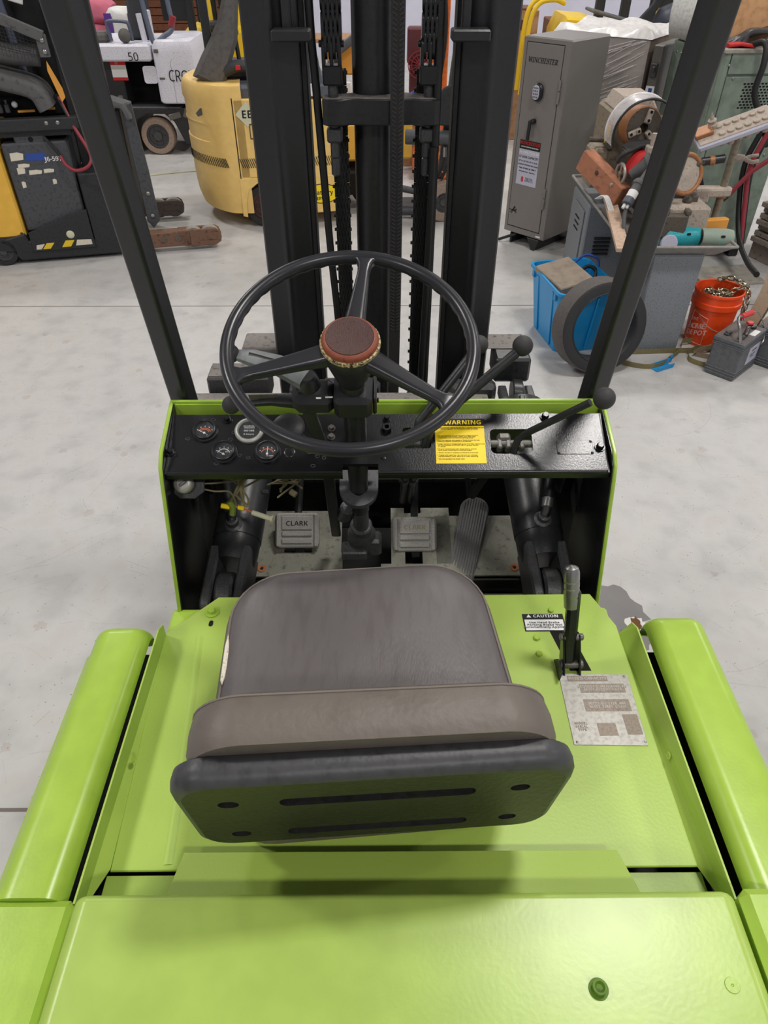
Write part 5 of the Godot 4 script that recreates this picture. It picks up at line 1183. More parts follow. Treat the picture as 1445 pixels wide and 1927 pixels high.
	obj("control_lever", N().cyl(vx(0.12, 1.22, -0.3), vx(0.10, 1.46, -0.32), 0.018, 10).ball(vx(0.10, 1.47, -0.32), 0.035, 12), "black", o)
	obj("red_switch", N().box(vx(0.10, 1.245, -0.14), vx(0.04, 0.035, 0.02), 0.004), "red_ink", o)
	obj("seat_cushion", N().box(vx(0.15, 1.19, -0.5), vx(0.35, 0.12, 0.4), 0.03), "seat_black", o)
	obj("front_post", N().sweep([vx(0.92, 1.0, -0.4), vx(0.90, 2.2, -0.4)], MB.rr(0.07, 0.07, 0.012, 2), Vector3.BACK), "black", o)

func white_truck():
	var o := thing("stand_up_forklift", "white narrow stand-up forklift numbered 50 with tan drive tyre and tubular grab rail", "forklift", vx(-3.0, 0, -9.2))
	obj("base_skirt", N().prism(pts2([-1.1, 0.06, 0.06, 0.06, 0.08, 0.22, 0.17, 0.38, 0.30, 0.44, 0.50, 0.44, 0.60, 0.36, 0.66, 0.22, 0.70, 0.12, 0.86, 0.14, 0.96, 0.26, 0.96, 0.50, -1.1, 0.50]), at(0, 0, -1.0), 1.0, 0.012), "truck_dark", o)
	obj("skirt_top_edge", N().box(vx(-0.15, 0.502, -0.1), vx(1.7, 0.01, 0.2), 0.002), "cowling", o)
	obj("battery", N().box(vx(-0.45, 0.73, -0.55), vx(1.05, 0.46, 0.85), 0.01), "truck_dark", o)
	obj("battery_bay", N().box(vx(0.25, 0.75, -0.7), vx(0.5, 0.5, 0.6), 0.01), "void", o)
	obj("hood", N().box(vx(-0.32, 1.04, -0.48), vx(1.58, 0.16, 1.0), 0.02), "truck_white", o)
	text("50", 0.075, at(0.275, 1.005, 0.024), "ink", o, false)
	text("C", 0.075, at(-0.16, 1.0, 0.024), "ink", o, false)
	var lb := obj("battery_label", N().box(vx(0.045, 0.86, -0.122), vx(0.17, 0.19, 0.004)), "white", o)
	obj("label_band", N().box(vx(0.045, 0.935, -0.118), vx(0.17, 0.05, 0.004)).box(vx(0.045, 0.775, -0.118), vx(0.17, 0.03, 0.004)), "red_ink", lb)
	obj("label_disc", N().cyl(vx(0.03, 0.935, -0.117), vx(0.03, 0.935, -0.114), 0.02, 14), "pink", lb)
	obj("white_plate", N().prism(MB.rr(0.15, 0.17, 0.03), at(0.42, 0.83, -0.02), 0.01), "truck_white", o)
	var rings := []
	for q in [[0.55, 0.015], [0.57, 0.0], [1.02, 0.0], [1.10, 0.005], [1.145, 0.025], [1.16, 0.06]]:
		var g := []
		for p in MB.inset(MB.rr(0.46, 0.9, 0.09, 4, Vector2(0.71, 0.42)), q[1]): g.append(vx(p.x, q[0], -p.y))
		rings.append(g)
	obj("white_column", N().loft(rings), "truck_white", o)
	obj("column_seam", N().tube([vx(0.68, 0.56, 0.0285), vx(0.68, 0.95, 0.0285), vx(0.74, 1.05, 0.027), vx(0.85, 1.085, 0.0)], 0.0025, 5), "steel_dull", o)
	text("CROWN", 0.105, fr(vx(0.845, 0.82, 0.032), vx(1, -0.03, -0.05), Vector3.UP), "ink", o, false, 0.8)
	obj("scuff_mark", N().box(vx(0.56, 0.80, 0.03), vx(0.06, 0.02, 0.004)).box(vx(0.54, 1.06, 0.03), vx(0.05, 0.035, 0.004)), "steel_dull", o)
	obj("skirt_damage", N().box(vx(0.62, 0.42, 0.0), vx(0.14, 0.06, 0.012), 0.004, Basis(Vector3.BACK, 0.25)).box(vx(0.76, 0.45, 0.0), vx(0.06, 0.10, 0.012), 0.004, Basis(Vector3.BACK, -0.4)), "steel_dull", o)
	wheel(o, vx(0.37, 0.20, -0.10), Vector3.BACK, 0.20, 0.14, "tan_tyre", "hub_grey")
	wheel(o, vx(-0.8, 0.20, -0.8), Vector3.BACK, 0.20, 0.14, "tan_tyre", "hub_grey")
	obj("wheel_flap", N().prism(pts2([0.70, 0.02, 0.84, 0.02, 0.94, 0.14, 0.70, 0.14]), at(0, 0, -0.3), 0.02), "truck_dark", o)
	obj("grab_rail", N().tube(curve([vx(0.40, 2.2, -0.15), vx(0.44, 1.6, -0.12), vx(0.50, 1.18, -0.05), vx(0.54, 1.13, -0.05), vx(0.62, 1.18, -0.10), vx(0.72, 1.26, -0.15), vx(0.70, 1.5, -0.2), vx(0.62, 2.2, -0.3)], 6), 0.026, 12), "tube_blue", o)
	obj("grab_handle", N().tube(curve([vx(0.04, 1.14, -0.1), vx(0.02, 1.28, -0.1), vx(0.05, 1.32, -0.1), vx(0.22, 1.315, -0.1), vx(0.26, 1.28, -0.1), vx(0.27, 1.14, -0.1)], 6), 0.018, 10), "tube_blue", o)
	obj("backrest_pad", N().prism(pts2([0.18, 1.12, 0.40, 1.12, 0.44, 1.5, 0.36, 1.75, 0.22, 1.7]), at(0, 0, -0.45), 0.12, 0.03), "seat_black", o)
	obj("control_pod", N().box(vx(-0.10, 1.17, -0.2), vx(0.2, 0.1, 0.2), 0.03), "arm_grey", o)
	obj("control_ball", N().ball(vx(0.20, 1.19, -0.08), 0.07, 14), "arm_grey", o)
	obj("white_post", N().cyl(vx(0.38, 1.10, -0.2), vx(0.36, 1.38, -0.2), 0.03, 14).box(vx(0.45, 1.26, -0.25), vx(0.06, 0.3, 0.03), 0.01), "truck_white", o)
	obj("rail_joint", N().cyl(vx(0.71, 1.27, -0.15), vx(0.75, 1.36, -0.15), 0.035, 12), "hose_red", o)
	obj("mast_frame", N().box(vx(0.78, 1.5, -0.9), vx(0.08, 2.0, 0.1), 0.01).box(vx(0.95, 1.5, -0.9), vx(0.06, 2.0, 0.1), 0.01).box(vx(0.6, 1.5, -0.9), vx(0.3, 0.5, 0.05), 0.01), "black_matt", o)

func back_row():
	var o := thing("yellow_forklift", "bright yellow forklift with tall yellow guard posts behind the white one numbered 50", "forklift", vx(-2.1, 0, -10.75))
	obj("body", N().box(vx(0.1, 0.7, -0.3), vx(0.8, 0.9, 1.4), 0.05), "post_yellow", o)
	obj("tail_block", N().prism(pts2([-0.2, 0.75, 0.25, 0.75, 0.30, 1.02, 0.22, 1.10, -0.1, 1.05]), at(0, 0, 0.30), 0.3, 0.03), "post_yellow", o)
	for q in [[-0.84, 0.2], [0.02, 0.2], [0.38, 0.1]]: obj("guard_post", N().sweep([vx(q[0], 1.0, q[1]), vx(q[0] - 0.09, 2.3, q[1] - 0.15)], MB.rr(0.075, 0.075, 0.015, 2), Vector3.BACK), "post_yellow", o)
	obj("mast", N().box(vx(0.10, 1.4, -0.2), vx(0.06, 2.2, 0.1), 0.01).box(vx(0.22, 1.4, -0.2), vx(0.05, 2.2, 0.1), 0.01).box(vx(0.30, 1.4, -0.25), vx(0.03, 2.2, 0.08), 0.01).box(vx(-0.1, 1.3, -0.25), vx(0.25, 0.5, 0.08), 0.01), "black_matt", o)
	obj("seat", N().box(vx(0.12, 1.16, 0.3), vx(0.3, 0.10, 0.3), 0.03).box(vx(0.20, 1.24, 0.25), vx(0.12, 0.16, 0.2), 0.03), "seat_black", o)
	for x in [-0.3, 0.5]: wheel(o, vx(x, 0.25, 0.35), Vector3.BACK, 0.25, 0.16, "rubber", "hub_grey")
	# bundles on a pallet far left
	var rng := RandomNumberGenerator.new(); rng.seed = 11
	var wads := [["pink_sack", "upper pink plastic-wrapped sack behind the tall yellow post", vx(-4.0, 1.18, -12.0), vx(0.62, 0.30, 0.5), "pink"], ["pink_sack", "lower pink plastic-wrapped sack lying under another pink sack", vx(-4.05, 0.88, -11.9), vx(0.66, 0.34, 0.5), "pink"], ["white_sack", "white and purple printed sack beside the pink sacks", vx(-3.45, 1.05, -11.7), vx(0.55, 0.42, 0.4), "white"]]
	for q in wads:
		var s := thing(q[0], q[1], "sack", q[2])
		var rings := []
		for k in 9:
			var t := k / 8.0 * 2 - 1
			var g := []
			for p in MB.rr(q[3].y, q[3].z, 0.12, 4): g.append(vx(t * q[3].x / 2, p.x * pow(1 - pow(absf(t), 4) * 0.7, 0.5) + rng.randf_range(-0.012, 0.012), p.y * pow(1 - pow(absf(t), 4) * 0.6, 0.5) + rng.randf_range(-0.012, 0.012)))
			rings.append(g)
		obj("sack_body", N().loft(rings), q[4], s)
		if q[4] == "white":
			for x in [-0.2, 0.12]: obj("printed_band", N().box(vx(x, 0.0, 0.205), vx(0.10, 0.30, 0.01), 0.004), "purple", s)
	var pl := thing("sack_pallet", "stacked brown timber crate carrying the pink and white sacks", "crate", vx(-3.8, 0, -11.9))
	for i in 5: obj("crate_board", N().box(vx(0, 0.07 + i * 0.145, 0.28), vx(1.4, 0.13, 0.02), 0.004), "red_brown", pl)
	obj("crate_deck", N().box(vx(0, 0.70, 0), vx(1.4, 0.03, 0.56), 0.004), "red_brown", pl)
	var bx := thing("chipboard_stack", "stack of reddish brown chipboard sheets against the back wall at upper left", "boards", vx(-3.1, 0, -13.6))
	for i in 14: obj("sheet", N().box(vx(rng.randf_range(-0.02, 0.02), 0.06 + i * 0.1, 0), vx(2.3, 0.09, 0.6), 0.006), "red_brown", bx)
	# dark order picker ahead of the yellow truck, seen between the mast rails
	var d := thing("order_picker", "dark grey order picker with a worn tan tyre, half hidden behind the right mast rail", "order picker", vx(0.55, 0, -6.9))
	wheel(d, vx(0.03, 0.172, 0.06), vx(0.25, 0, 0.97), 0.172, 0.12, "tan_tyre", "hub_grey", 0.5)
	obj("wheel_arch", N().box(vx(-0.02, 0.375, -0.06), vx(0.10, 0.06, 0.12), 0.02), "truck_grey", d)
	obj("tie_rod", N().cyl(vx(-0.4, 0.25, -0.1), vx(0.0, 0.2, 0.0), 0.03, 10).cyl(vx(-0.4, 0.10, 0.1), vx(0.0, 0.08, 0.05), 0.035, 10), "truck_grey", d)
	obj("column", N().box(vx(0.13, 1.1, -0.15), vx(0.10, 1.9, 0.10), 0.01), "truck_dark", d)
	obj("boom", N().sweep([vx(0.03, 0.40, -0.1), vx(0.10, 1.2, -0.1), vx(0.20, 2.1, -0.1)], MB.rr(0.075, 0.08, 0.01, 2), Vector3.BACK), "truck_grey", d)
	obj("curved_guard", N().prism(pts2([-0.06, 0.80, 0.22, 0.78, 0.22, 1.13, 0.12, 1.13, 0.0, 1.08, -0.06, 1.02]), at(0, 0, 0.0), 0.05, 0.01), "truck_dark", d)
	obj("cross_tube", N().cyl(vx(-0.32, 0.70, 0.0), vx(0.13, 0.69, 0.02), 0.062, 20, 0.01), "truck_grey", d)
	for x in [0.035, 0.085]: obj("drop_hose", N().tube(curve([vx(x, 0.64, 0.05), vx(x - 0.01, 0.50, 0.06), vx(x - 0.07, 0.36, 0.05)], 5), 0.014, 8), "wire_black", d)
	for x in [0.035, 0.085]: obj("hose_fitting", N().cyl(vx(x, 0.55, 0.06), vx(x, 0.63, 0.06), 0.016, 8), "steel", d)
	obj("white_tag", N().box(vx(0.145, 0.45, -0.09), vx(0.04, 0.07, 0.01), 0.004), "white", d)
	obj("base_plate", N().box(vx(-0.15, 0.06, -0.2), vx(0.5, 0.06, 0.3), 0.01), "truck_grey", d)
	var og := thing("orange_lift", "orange lifting boom standing behind the right mast rail", "boom lift", vx(0.62, 0, -8.4))
	obj("boom", N().box(vx(0.02, 1.0, 0), vx(0.12, 1.9, 0.12), 0.01).box(vx(-0.08, 1.3, -0.1), vx(0.05, 1.3, 0.08), 0.01), "orange_paint", og)
	obj("boom_hose", N().tube(curve([vx(0.0, 1.8, 0.08), vx(0.04, 1.3, 0.09), vx(-0.03, 0.7, 0.08)], 5), 0.02, 8), "wire_black", og)
	obj("boom_base", N().box(vx(0, 0.12, 0), vx(0.5, 0.24, 0.5), 0.03), "orange_paint", og)
	var mm := thing("wire_spool_machine", "maroon machine with a wire fan grille beyond the mast cylinder", "fan", vx(0.48, 0, -9.6))
	obj("casing", N().box(vx(0, 1.05, -0.1), vx(0.30, 0.36, 0.2), 0.02).box(vx(0, 0.72, -0.1), vx(0.24, 0.3, 0.2), 0.01), "maroon", mm)
	var gr := N()
	for i in 16: gr.cyl(vx(0, 0.87, 0.03), vx(cos(i * TAU / 16) * 0.14, 0.87 + sin(i * TAU / 16) * 0.14, 0.01), 0.004, 5)
	for r in [0.05, 0.10, 0.14]: gr.tube(rpath(vx(0, 0.87, 0.02), Vector3.RIGHT, Vector3.UP, r, 28), 0.005, 5, true)
	obj("fan_grille", gr, "hose_red", mm)
	obj("stand", N().box(vx(0, 0.3, -0.1), vx(0.1, 0.6, 0.1), 0.01).box(vx(0, 0.03, -0.1), vx(0.4, 0.06, 0.4), 0.01), "maroon", mm)
	var cb := thing("cardboard_box", "brown cardboard box with coiled blue cable on it, beyond the mast cylinder", "box", vx(0.42, 0, -8.9))
	obj("box_body", N().box(vx(0, 0.30, 0), vx(0.5, 0.60, 0.4), 0.006), "brown_card", cb)
	var bc := thing("blue_cable", "coil of blue cable resting on a cardboard box beyond the mast cylinder", "cable", vx(0.38, 0.61, -8.8))
	obj("coil", N().tube(curve([vx(-0.15, 0.01, 0.05), vx(0.0, 0.12, 0.0), vx(0.15, 0.10, 0.0), vx(0.1, 0.02, 0.1), vx(-0.1, 0.02, 0.12), vx(0.12, 0.04, 0.1), vx(0.2, 0.1, 0)], 6), 0.012, 8), "blue", bc)
	var wk := thing("workbench", "cluttered workbench against the back wall seen between the mast rails", "workbench", vx(-0.9, 0, -12.6))
	obj("bench_top", N().box(vx(0, 0.80, 0), vx(2.2, 0.05, 0.7), 0.006), "brown_card", wk)
	for x in [-1.0, 1.0]: obj("bench_leg", N().box(vx(x, 0.39, 0.2), vx(0.07, 0.78, 0.07), 0.004), "cowling", wk)
	for x in [-1.0, 1.0]: obj("bench_leg", N().box(vx(x, 0.39, -0.2), vx(0.07, 0.78, 0.07), 0.004), "cowling", wk)
	var pj := thing("pallet_jack", "grey machine arm with yellow warning panel seen left of the mast cylinder", "machine", vx(-0.42, 0, -8.6))
	obj("machine_arm", N().sweep([vx(-0.15, 0.9, 0), vx(-0.02, 1.12, 0), vx(0.16, 1.24, 0)], MB.rr(0.09, 0.08, 0.02, 2), Vector3.UP), "hood_grey", pj)
	obj("warning_panel", N().prism(pts2([-0.1, 0.62, 0.14, 0.62, 0.10, 0.70, 0.02, 0.74, -0.06, 0.70]), at(0, 0, 0.1), 0.02), "sign_yellow", pj)
	obj("white_panel", N().box(vx(0.02, 0.80, 0.08), vx(0.2, 0.14, 0.03), 0.01), "white", pj)
	obj("red_cable", N().tube(curve([vx(-0.12, 0.68, 0.1), vx(-0.02, 0.5, 0.12), vx(0.06, 0.35, 0.1)], 5), 0.02, 8).tube(curve([vx(-0.16, 0.6, 0.1), vx(-0.06, 0.45, 0.12), vx(0.0, 0.35, 0.1)], 5), 0.015, 8), "hose_red", pj)
	obj("machine_body", N().box(vx(0.0, 0.27, -0.05), vx(0.5, 0.54, 0.3), 0.02), "cowling", pj)
	obj("orange_cover", N().box(vx(0.02, 1.05, -0.15), vx(0.3, 0.3, 0.1), 0.02), "card_orange", pj)
	var yc := thing("floor_cable", "thin yellow cable lying on the floor between the white and pale yellow forklifts", "cable", Vector3.ZERO)
	obj("cord", N().tube(curve([vx(-2.9, 0.006, -8.1), vx(-2.5, 0.006, -8.35), vx(-2.1, 0.006, -8.5), vx(-1.75, 0.006, -8.6), vx(-1.3, 0.006, -8.5)], 8), 0.009, 6), "cream", yc)
	# back right: boxes, bright yellow truck
	for q in [["brown cardboard box printed with a dark logo, beside the left edge of the safe", vx(1.66, 0, -10.2), vx(0.42, 1.36, 0.5), "brown_card"], ["dark brown carton behind the grey safe top", vx(2.35, 0, -10.9), vx(0.40, 1.20, 0.4), "red_brown"]]:
		var c := thing("tall_carton", q[0], "box", q[1])
		obj("box_body", N().box(vx(0, q[2].y / 2, 0), q[2], 0.008), q[3], c)
		if q[3] == "brown_card":
			obj("printed_logo", N().prism(pts2([-0.06, -0.05, 0.06, -0.05, 0.06, 0.04, 0.0, 0.06, -0.06, 0.04]), at(-0.02, 1.22, 0.251), 0.002), "hub_brown", c)
			obj("box_flap", N().box(vx(-0.04, 1.37, 0.05), vx(0.36, 0.02, 0.4), 0.004), "red_brown", c)
			obj("wood_strip", N().box(vx(-0.22, 0.5, 0.32), vx(0.06, 1.0, 0.04), 0.004), "red_brown", c)
	var yt := thing("tow_tractor", "bright yellow truck body with a bent handrail and dark blue-grey seat behind the safe", "truck", vx(2.6, 0, -9.4))
	obj("body", N().prism(pts2([-0.62, 0.3, 0.9, 0.3, 0.9, 1.0, 0.35, 1.16, -0.25, 1.34, -0.55, 1.36, -0.62, 1.2]), at(0, 0, -0.6), 0.7, 0.03), "post_yellow", yt)
	obj("body_rib", N().box(vx(-0.28, 1.1, 0.105), vx(0.02, 0.5, 0.012), 0.004), "post_yellow", yt)
	for z in [0.0, -0.3]: obj("handrail", N().tube(curve([vx(-0.95, 0.6, z), vx(-0.93, 1.25, z), vx(-0.85, 1.46, z), vx(-0.68, 1.50, z), vx(-0.55, 1.46, z - 0.1)], 6), 0.025, 10), "post_yellow", yt)
	obj("top_plate", N().box(vx(0.05, 1.33, -0.2), vx(0.6, 0.03, 0.4), 0.01, Basis(Vector3.BACK, -0.22)), "cowling", yt)
	obj("seat", N().tube(curve([vx(0.45, 1.25, 0.0), vx(0.7, 1.34, 0.0), vx(1.1, 1.38, -0.05), vx(1.45, 1.36, -0.1)], 6), [0.06, 0.10, 0.14, 0.15, 0.15, 0.15, 0.15, 0.15, 0.15, 0.15, 0.15, 0.15, 0.15, 0.14, 0.13, 0.12, 0.10, 0.08, 0.05], 14), "navy_seat", yt)
	obj("seat_arm", N().sweep([vx(0.28, 1.28, 0.02), vx(0.42, 1.44, 0.02), vx(0.56, 1.85, 0.0)], MB.rr(0.09, 0.06, 0.02, 2), Vector3.BACK), "black", yt)
	obj("white_knob", N().ball(vx(0.62, 1.36, 0.1), 0.06, 12, 0.7), "white", yt)
	obj("mast", N().box(vx(0.0, 1.9, -0.7), vx(0.1, 1.4, 0.1), 0.01).box(vx(0.3, 1.9, -0.7), vx(0.1, 1.4, 0.1), 0.01).box(vx(0.9, 1.9, -0.9), vx(0.5, 1.4, 0.06), 0.01).box(vx(1.5, 1.9, -0.9), vx(0.2, 1.4, 0.06), 0.01), "truck_dark", yt)
	obj("clear_panel", N().box(vx(0.25, 1.75, -0.6), vx(0.22, 0.3, 0.01), 0.004), "steel_dull", yt)
	for x in [0.72, 0.97]: obj("cage_bar", N().tube([vx(x, 1.3, -0.8), vx(x + 0.04, 2.2, -0.8)], 0.014, 6), "post_yellow", yt)
	obj("red_button", N().box(vx(1.2, 1.53, -0.02), vx(0.07, 0.03, 0.05), 0.006), "red_ink", yt)
	for x in [-0.3, 0.8]: wheel(yt, vx(x, 0.22, 0.0), Vector3.BACK, 0.22, 0.16, "rubber", "hub_grey")

func materials_right():
	mat("safe_grey", Color(0.47, 0.455, 0.44), 0.42, 0.1, "", 1, "peel", 0.3)
	mat("label_silver", Color(0.70, 0.70, 0.76), 0.4)
	mat("cab_green", Color(0.49, 0.545, 0.49), 0.5, 0, "soft", 1.5)
	mat("cab_dust", Color(0.62, 0.6, 0.56), 0.8, 0, "soft", 2.0)
	mat("film_white", Color(0.86, 0.85, 0.84), 0.35, 0, "soft", 2.0, "wrinkle", 0.6)
	var f := mat("film", Color(0.93, 0.92, 0.92, 0.22), 0.25, 0, "", 2.0, "wrinkle", 0.8)
	f.transparency = BaseMaterial3D.TRANSPARENCY_ALPHA
	mat("film_fold", Color(0.92, 0.92, 0.92), 0.25)
	mat("nylon", Color(0.84, 0.84, 0.82), 0.6, 0, "soft", 6.0)
	mat("lathe", Color(0.55, 0.51, 0.44), 0.6, 0.1, "grime", 2.5)
	mat("lathe_dark", Color(0.34, 0.31, 0.27), 0.6, 0.1, "grime", 4.0)
	mat("lathe_dust", Color(0.66, 0.61, 0.56), 0.8, 0, "grime", 5.0)
	mat("stand_grey", Color(0.50, 0.52, 0.54), 0.5, 0, "speckle", 3.0)
	mat("tray_grey", Color(0.60, 0.585, 0.565), 0.65, 0, "soft", 3.0)
	mat("copper", Color(0.62, 0.42, 0.26), 0.5, 0.2, "grime", 6.0)
	mat("timber", Color(0.66, 0.44, 0.33), 0.8, 0, "grime", 1.6, "rough", 0.2)
	mat("timber_pale", Color(0.77, 0.66, 0.57), 0.8, 0, "soft", 4.0)
	mat("grey_timber", Color(0.56, 0.51, 0.47), 0.9, 0, "grime", 3.0)
	mat("teal", Color(0.16, 0.62, 0.66), 0.3, 0, "chips", 4.0)
	mat("teal_worn", Color(1, 1, 1), 0.45, 0, "tealmap", 7.0)
	mat("green_tape", Color(0.5, 0.74, 0.68), 0.5)
	mat("red_cloth", Color(0.72, 0.13, 0.14), 0.7)
	mat("black_cloth", Color(0.09, 0.09, 0.095), 0.6, 0, "", 3, "wrinkle", 0.6)
	mat("tote_blue", Color(0.10, 0.56, 0.80), 0.35)
	mat("kraft", Color(0.58, 0.53, 0.47), 0.9, 0, "soft", 2.0)
	mat("tyre_tread", Color(0.36, 0.34, 0.33), 0.85, 0, "grime", 5.0, "rough", 0.4)
	mat("tyre_side", Color(0.155, 0.155, 0.16), 0.6, 0, "worn", 5.0)
	mat("bucket_orange", Color(0.95, 0.31, 0.11), 0.32)
	mat("bucket_print", Color(0.95, 0.72, 0.66), 0.6)
	mat("chain", Color(0.66, 0.62, 0.52), 0.3, 0.85, "soft", 20.0)
	mat("strap", Color(0.52, 0.48, 0.33), 0.8, 0, "soft", 10.0)
	mat("strap_yellow", Color(0.66, 0.60, 0.24), 0.8, 0, "soft", 10.0)
	mat("strap_tan", Color(0.60, 0.52, 0.43), 0.8, 0, "soft", 8.0)
	mat("battery_grey", Color(0.37, 0.38, 0.395), 0.5, 0, "soft", 4.0)
	mat("battery_top", Color(0.42, 0.39, 0.37), 0.7, 0, "grime", 8.0)
	mat("red_grip", Color(0.82, 0.2, 0.2), 0.4)
	mat("clear_hose", Color(0.72, 0.70, 0.66), 0.2)

func safe():
	var o := thing("gun_safe", "tall grey gun safe with an oval keypad and a silver label on its door", "safe", vx(1.09, 0, -6.27), -46.0)
	obj("safe_body", N().box(vx(0.21, 0.81, -0.26), vx(0.42, 1.42, 0.517), 0.012), "safe_grey", o)
	obj("front_frame", N().prism(pts2([0.002, 0.105, 0.418, 0.105, 0.418, 1.515, 0.002, 1.515]), at(0, 0, -0.004), 0.006, 0.003), "safe_grey", o)
	var g := N()
	for q in [[0.035, 0.82, 0.004, 1.33], [0.367, 0.82, 0.004, 1.33], [0.201, 1.485, 0.336, 0.004], [0.201, 0.155, 0.336, 0.004]]: g.box(vx(q[0], q[1], 0.002), vx(q[2], q[3], 0.003))
	obj("door_gap", g, "void", o)
	var d := obj("door", N().box(vx(0.201, 0.82, 0.003), vx(0.328, 1.322, 0.008), 0.003), "safe_grey", o)
	for y in [1.19, 0.43]:
		obj("hinge", N().cyl(vx(0.373, y - 0.075, 0.012), vx(0.373, y + 0.005, 0.012), 0.011, 12, 0.002).cyl(vx(0.373, y + 0.010, 0.012), vx(0.373, y + 0.08, 0.012), 0.010, 12, 0.002), "safe_grey", o)
	text("WINCHESTER", 0.032, Transform3D(Basis(vx(1, 0, 0), vx(0.18, 1, 0), vx(0, 0, 1)), vx(0.195, 1.375, 0.008)), "ink", d, true, 0.86, "lettering", 1, true)
	var k := obj("keypad", N().prism(MB.rr(0.088, 0.125, 0.043, 8), at(0.195, 1.175, 0.006), 0.035, 0.012), "plastic_black", d)
	obj("keypad_face", N().prism(MB.rr(0.060, 0.098, 0.029, 8), at(0.190, 1.175, 0.040), 0.006, 0.002), "label_silver", k)
	for i in 12: obj("key", N().cyl(vx(0.190 + (i % 3 - 1) * 0.016, 1.205 - (i / 3) * 0.020, 0.045), vx(0.190 + (i % 3 - 1) * 0.016, 1.205 - (i / 3) * 0.020, 0.049), 0.0055, 8), "cowling", k)
	obj("door_handle", N().cyl(vx(0.185, 0.975, 0.005), vx(0.185, 0.975, 0.05), 0.019, 16, 0.003).box(vx(0.172, 0.915, 0.050), vx(0.030, 0.14, 0.016), 0.005, Basis(Vector3.BACK, -0.04)), "plastic_black", d)
	var l := obj("spec_label", N().box(vx(0.175, 0.665, 0.008), vx(0.20, 0.33, 0.002)), "label_silver", d)
	obj("label_header", N().box(vx(0.175, 0.80, 0.0095), vx(0.20, 0.065, 0.001)), "ink", l)
	text("WINCHESTER", 0.022, Transform3D(Basis(vx(1, 0, 0), vx(0.15, 1, 0), vx(0, 0, 1)), vx(0.175, 0.812, 0.011)), "red_ink", l, true, 0.9, "lettering", 1, true)
	text("SAFES OF STRENGTH AND SECURITY", 0.008, at(0.175, 0.785, 0.011), "white", l, true, 0.9)
	text("MODEL: TS12-30", 0.018, at(0.175, 0.745, 0.010), "white", l, true, 0.95)
	text("12 GUN CAPACITY", 0.017, at(0.175, 0.712, 0.010), "ink", l, true, 0.95)
	text("55\" H x 18\" W x 20\" D  292 lb", 0.011, at(0.175, 0.680, 0.010), "ink", l, true, 0.9)
	text("Limited Lifetime Warranty", 0.011, at(0.175, 0.655, 0.010), "ink", l, true, 1.0)
	text("Fire: 30 Min @ 1400 F", 0.012, at(0.175, 0.628, 0.010), "ink", l, true, 1.0)
	text("Electronic lock - steel door", 0.009, at(0.175, 0.603, 0.010), "ink", l, true, 1.0)
	text("TRACTOR\nSUPPLY CO", 0.013, at(0.20, 0.545, 0.010), "ink", l, false, 0.95, "lettering", 1, false, -8)
	obj("label_mark", N().prism(MB.rr(0.02, 0.04, 0.006), at(0.135, 0.543, 0.009), 0.001), "red_ink", l)
	# rider emblem: a small galloping horse and rider in silhouette
	var em := N()
	em.prism(pts2([-0.034, 0.0, -0.014, 0.008, 0.012, 0.006, 0.028, 0.018, 0.034, 0.012, 0.026, 0.002, 0.014, -0.006, -0.012, -0.006]), at(0.085, 0.285, 0.007), 0.001)
	for q in [[-0.016, -0.006, -0.036, -0.020], [-0.010, -0.006, -0.020, -0.028], [0.012, -0.005, 0.026, -0.020], [0.016, -0.003, 0.034, -0.010], [-0.03, 0.002, -0.044, 0.006]]: em.tube([vx(0.085 + q[0], 0.285 + q[1], 0.0075), vx(0.085 + q[2], 0.285 + q[3], 0.0075)], 0.0026, 5)
	em.prism(pts2([-0.008, 0.006, 0.006, 0.006, 0.010, 0.022, 0.0, 0.026, -0.008, 0.018]), at(0.085, 0.285, 0.007), 0.001).ball(vx(0.092, 0.315, 0.0075), 0.006, 8).tube([vx(0.089, 0.305, 0.0075), vx(0.104, 0.309, 0.0075)], 0.0025, 5)
	obj("rider_emblem", em, "ink", d)
	obj("white_tag", N().box(vx(0.36, 0.125, 0.004), vx(0.045, 0.012, 0.002)), "white", o)
	var st := obj("shipping_stand", N().prism(pts2([0.30, 0.0, 0.335, 0.0, 0.37, 0.095, 0.25, 0.095]), at(0, 0, -0.02), 0.02, 0.003), "black", o)
	obj("stand_rail", N().box(vx(0.33, 0.045, -0.26), vx(0.02, 0.09, 0.46), 0.003), "black", st)
	obj("stand_rail", N().box(vx(0.06, 0.045, -0.26), vx(0.02, 0.09, 0.46), 0.003).cyl(vx(-0.03, 0.015, 0.02), vx(0.12, 0.09, -0.02), 0.012, 8), "black", st)

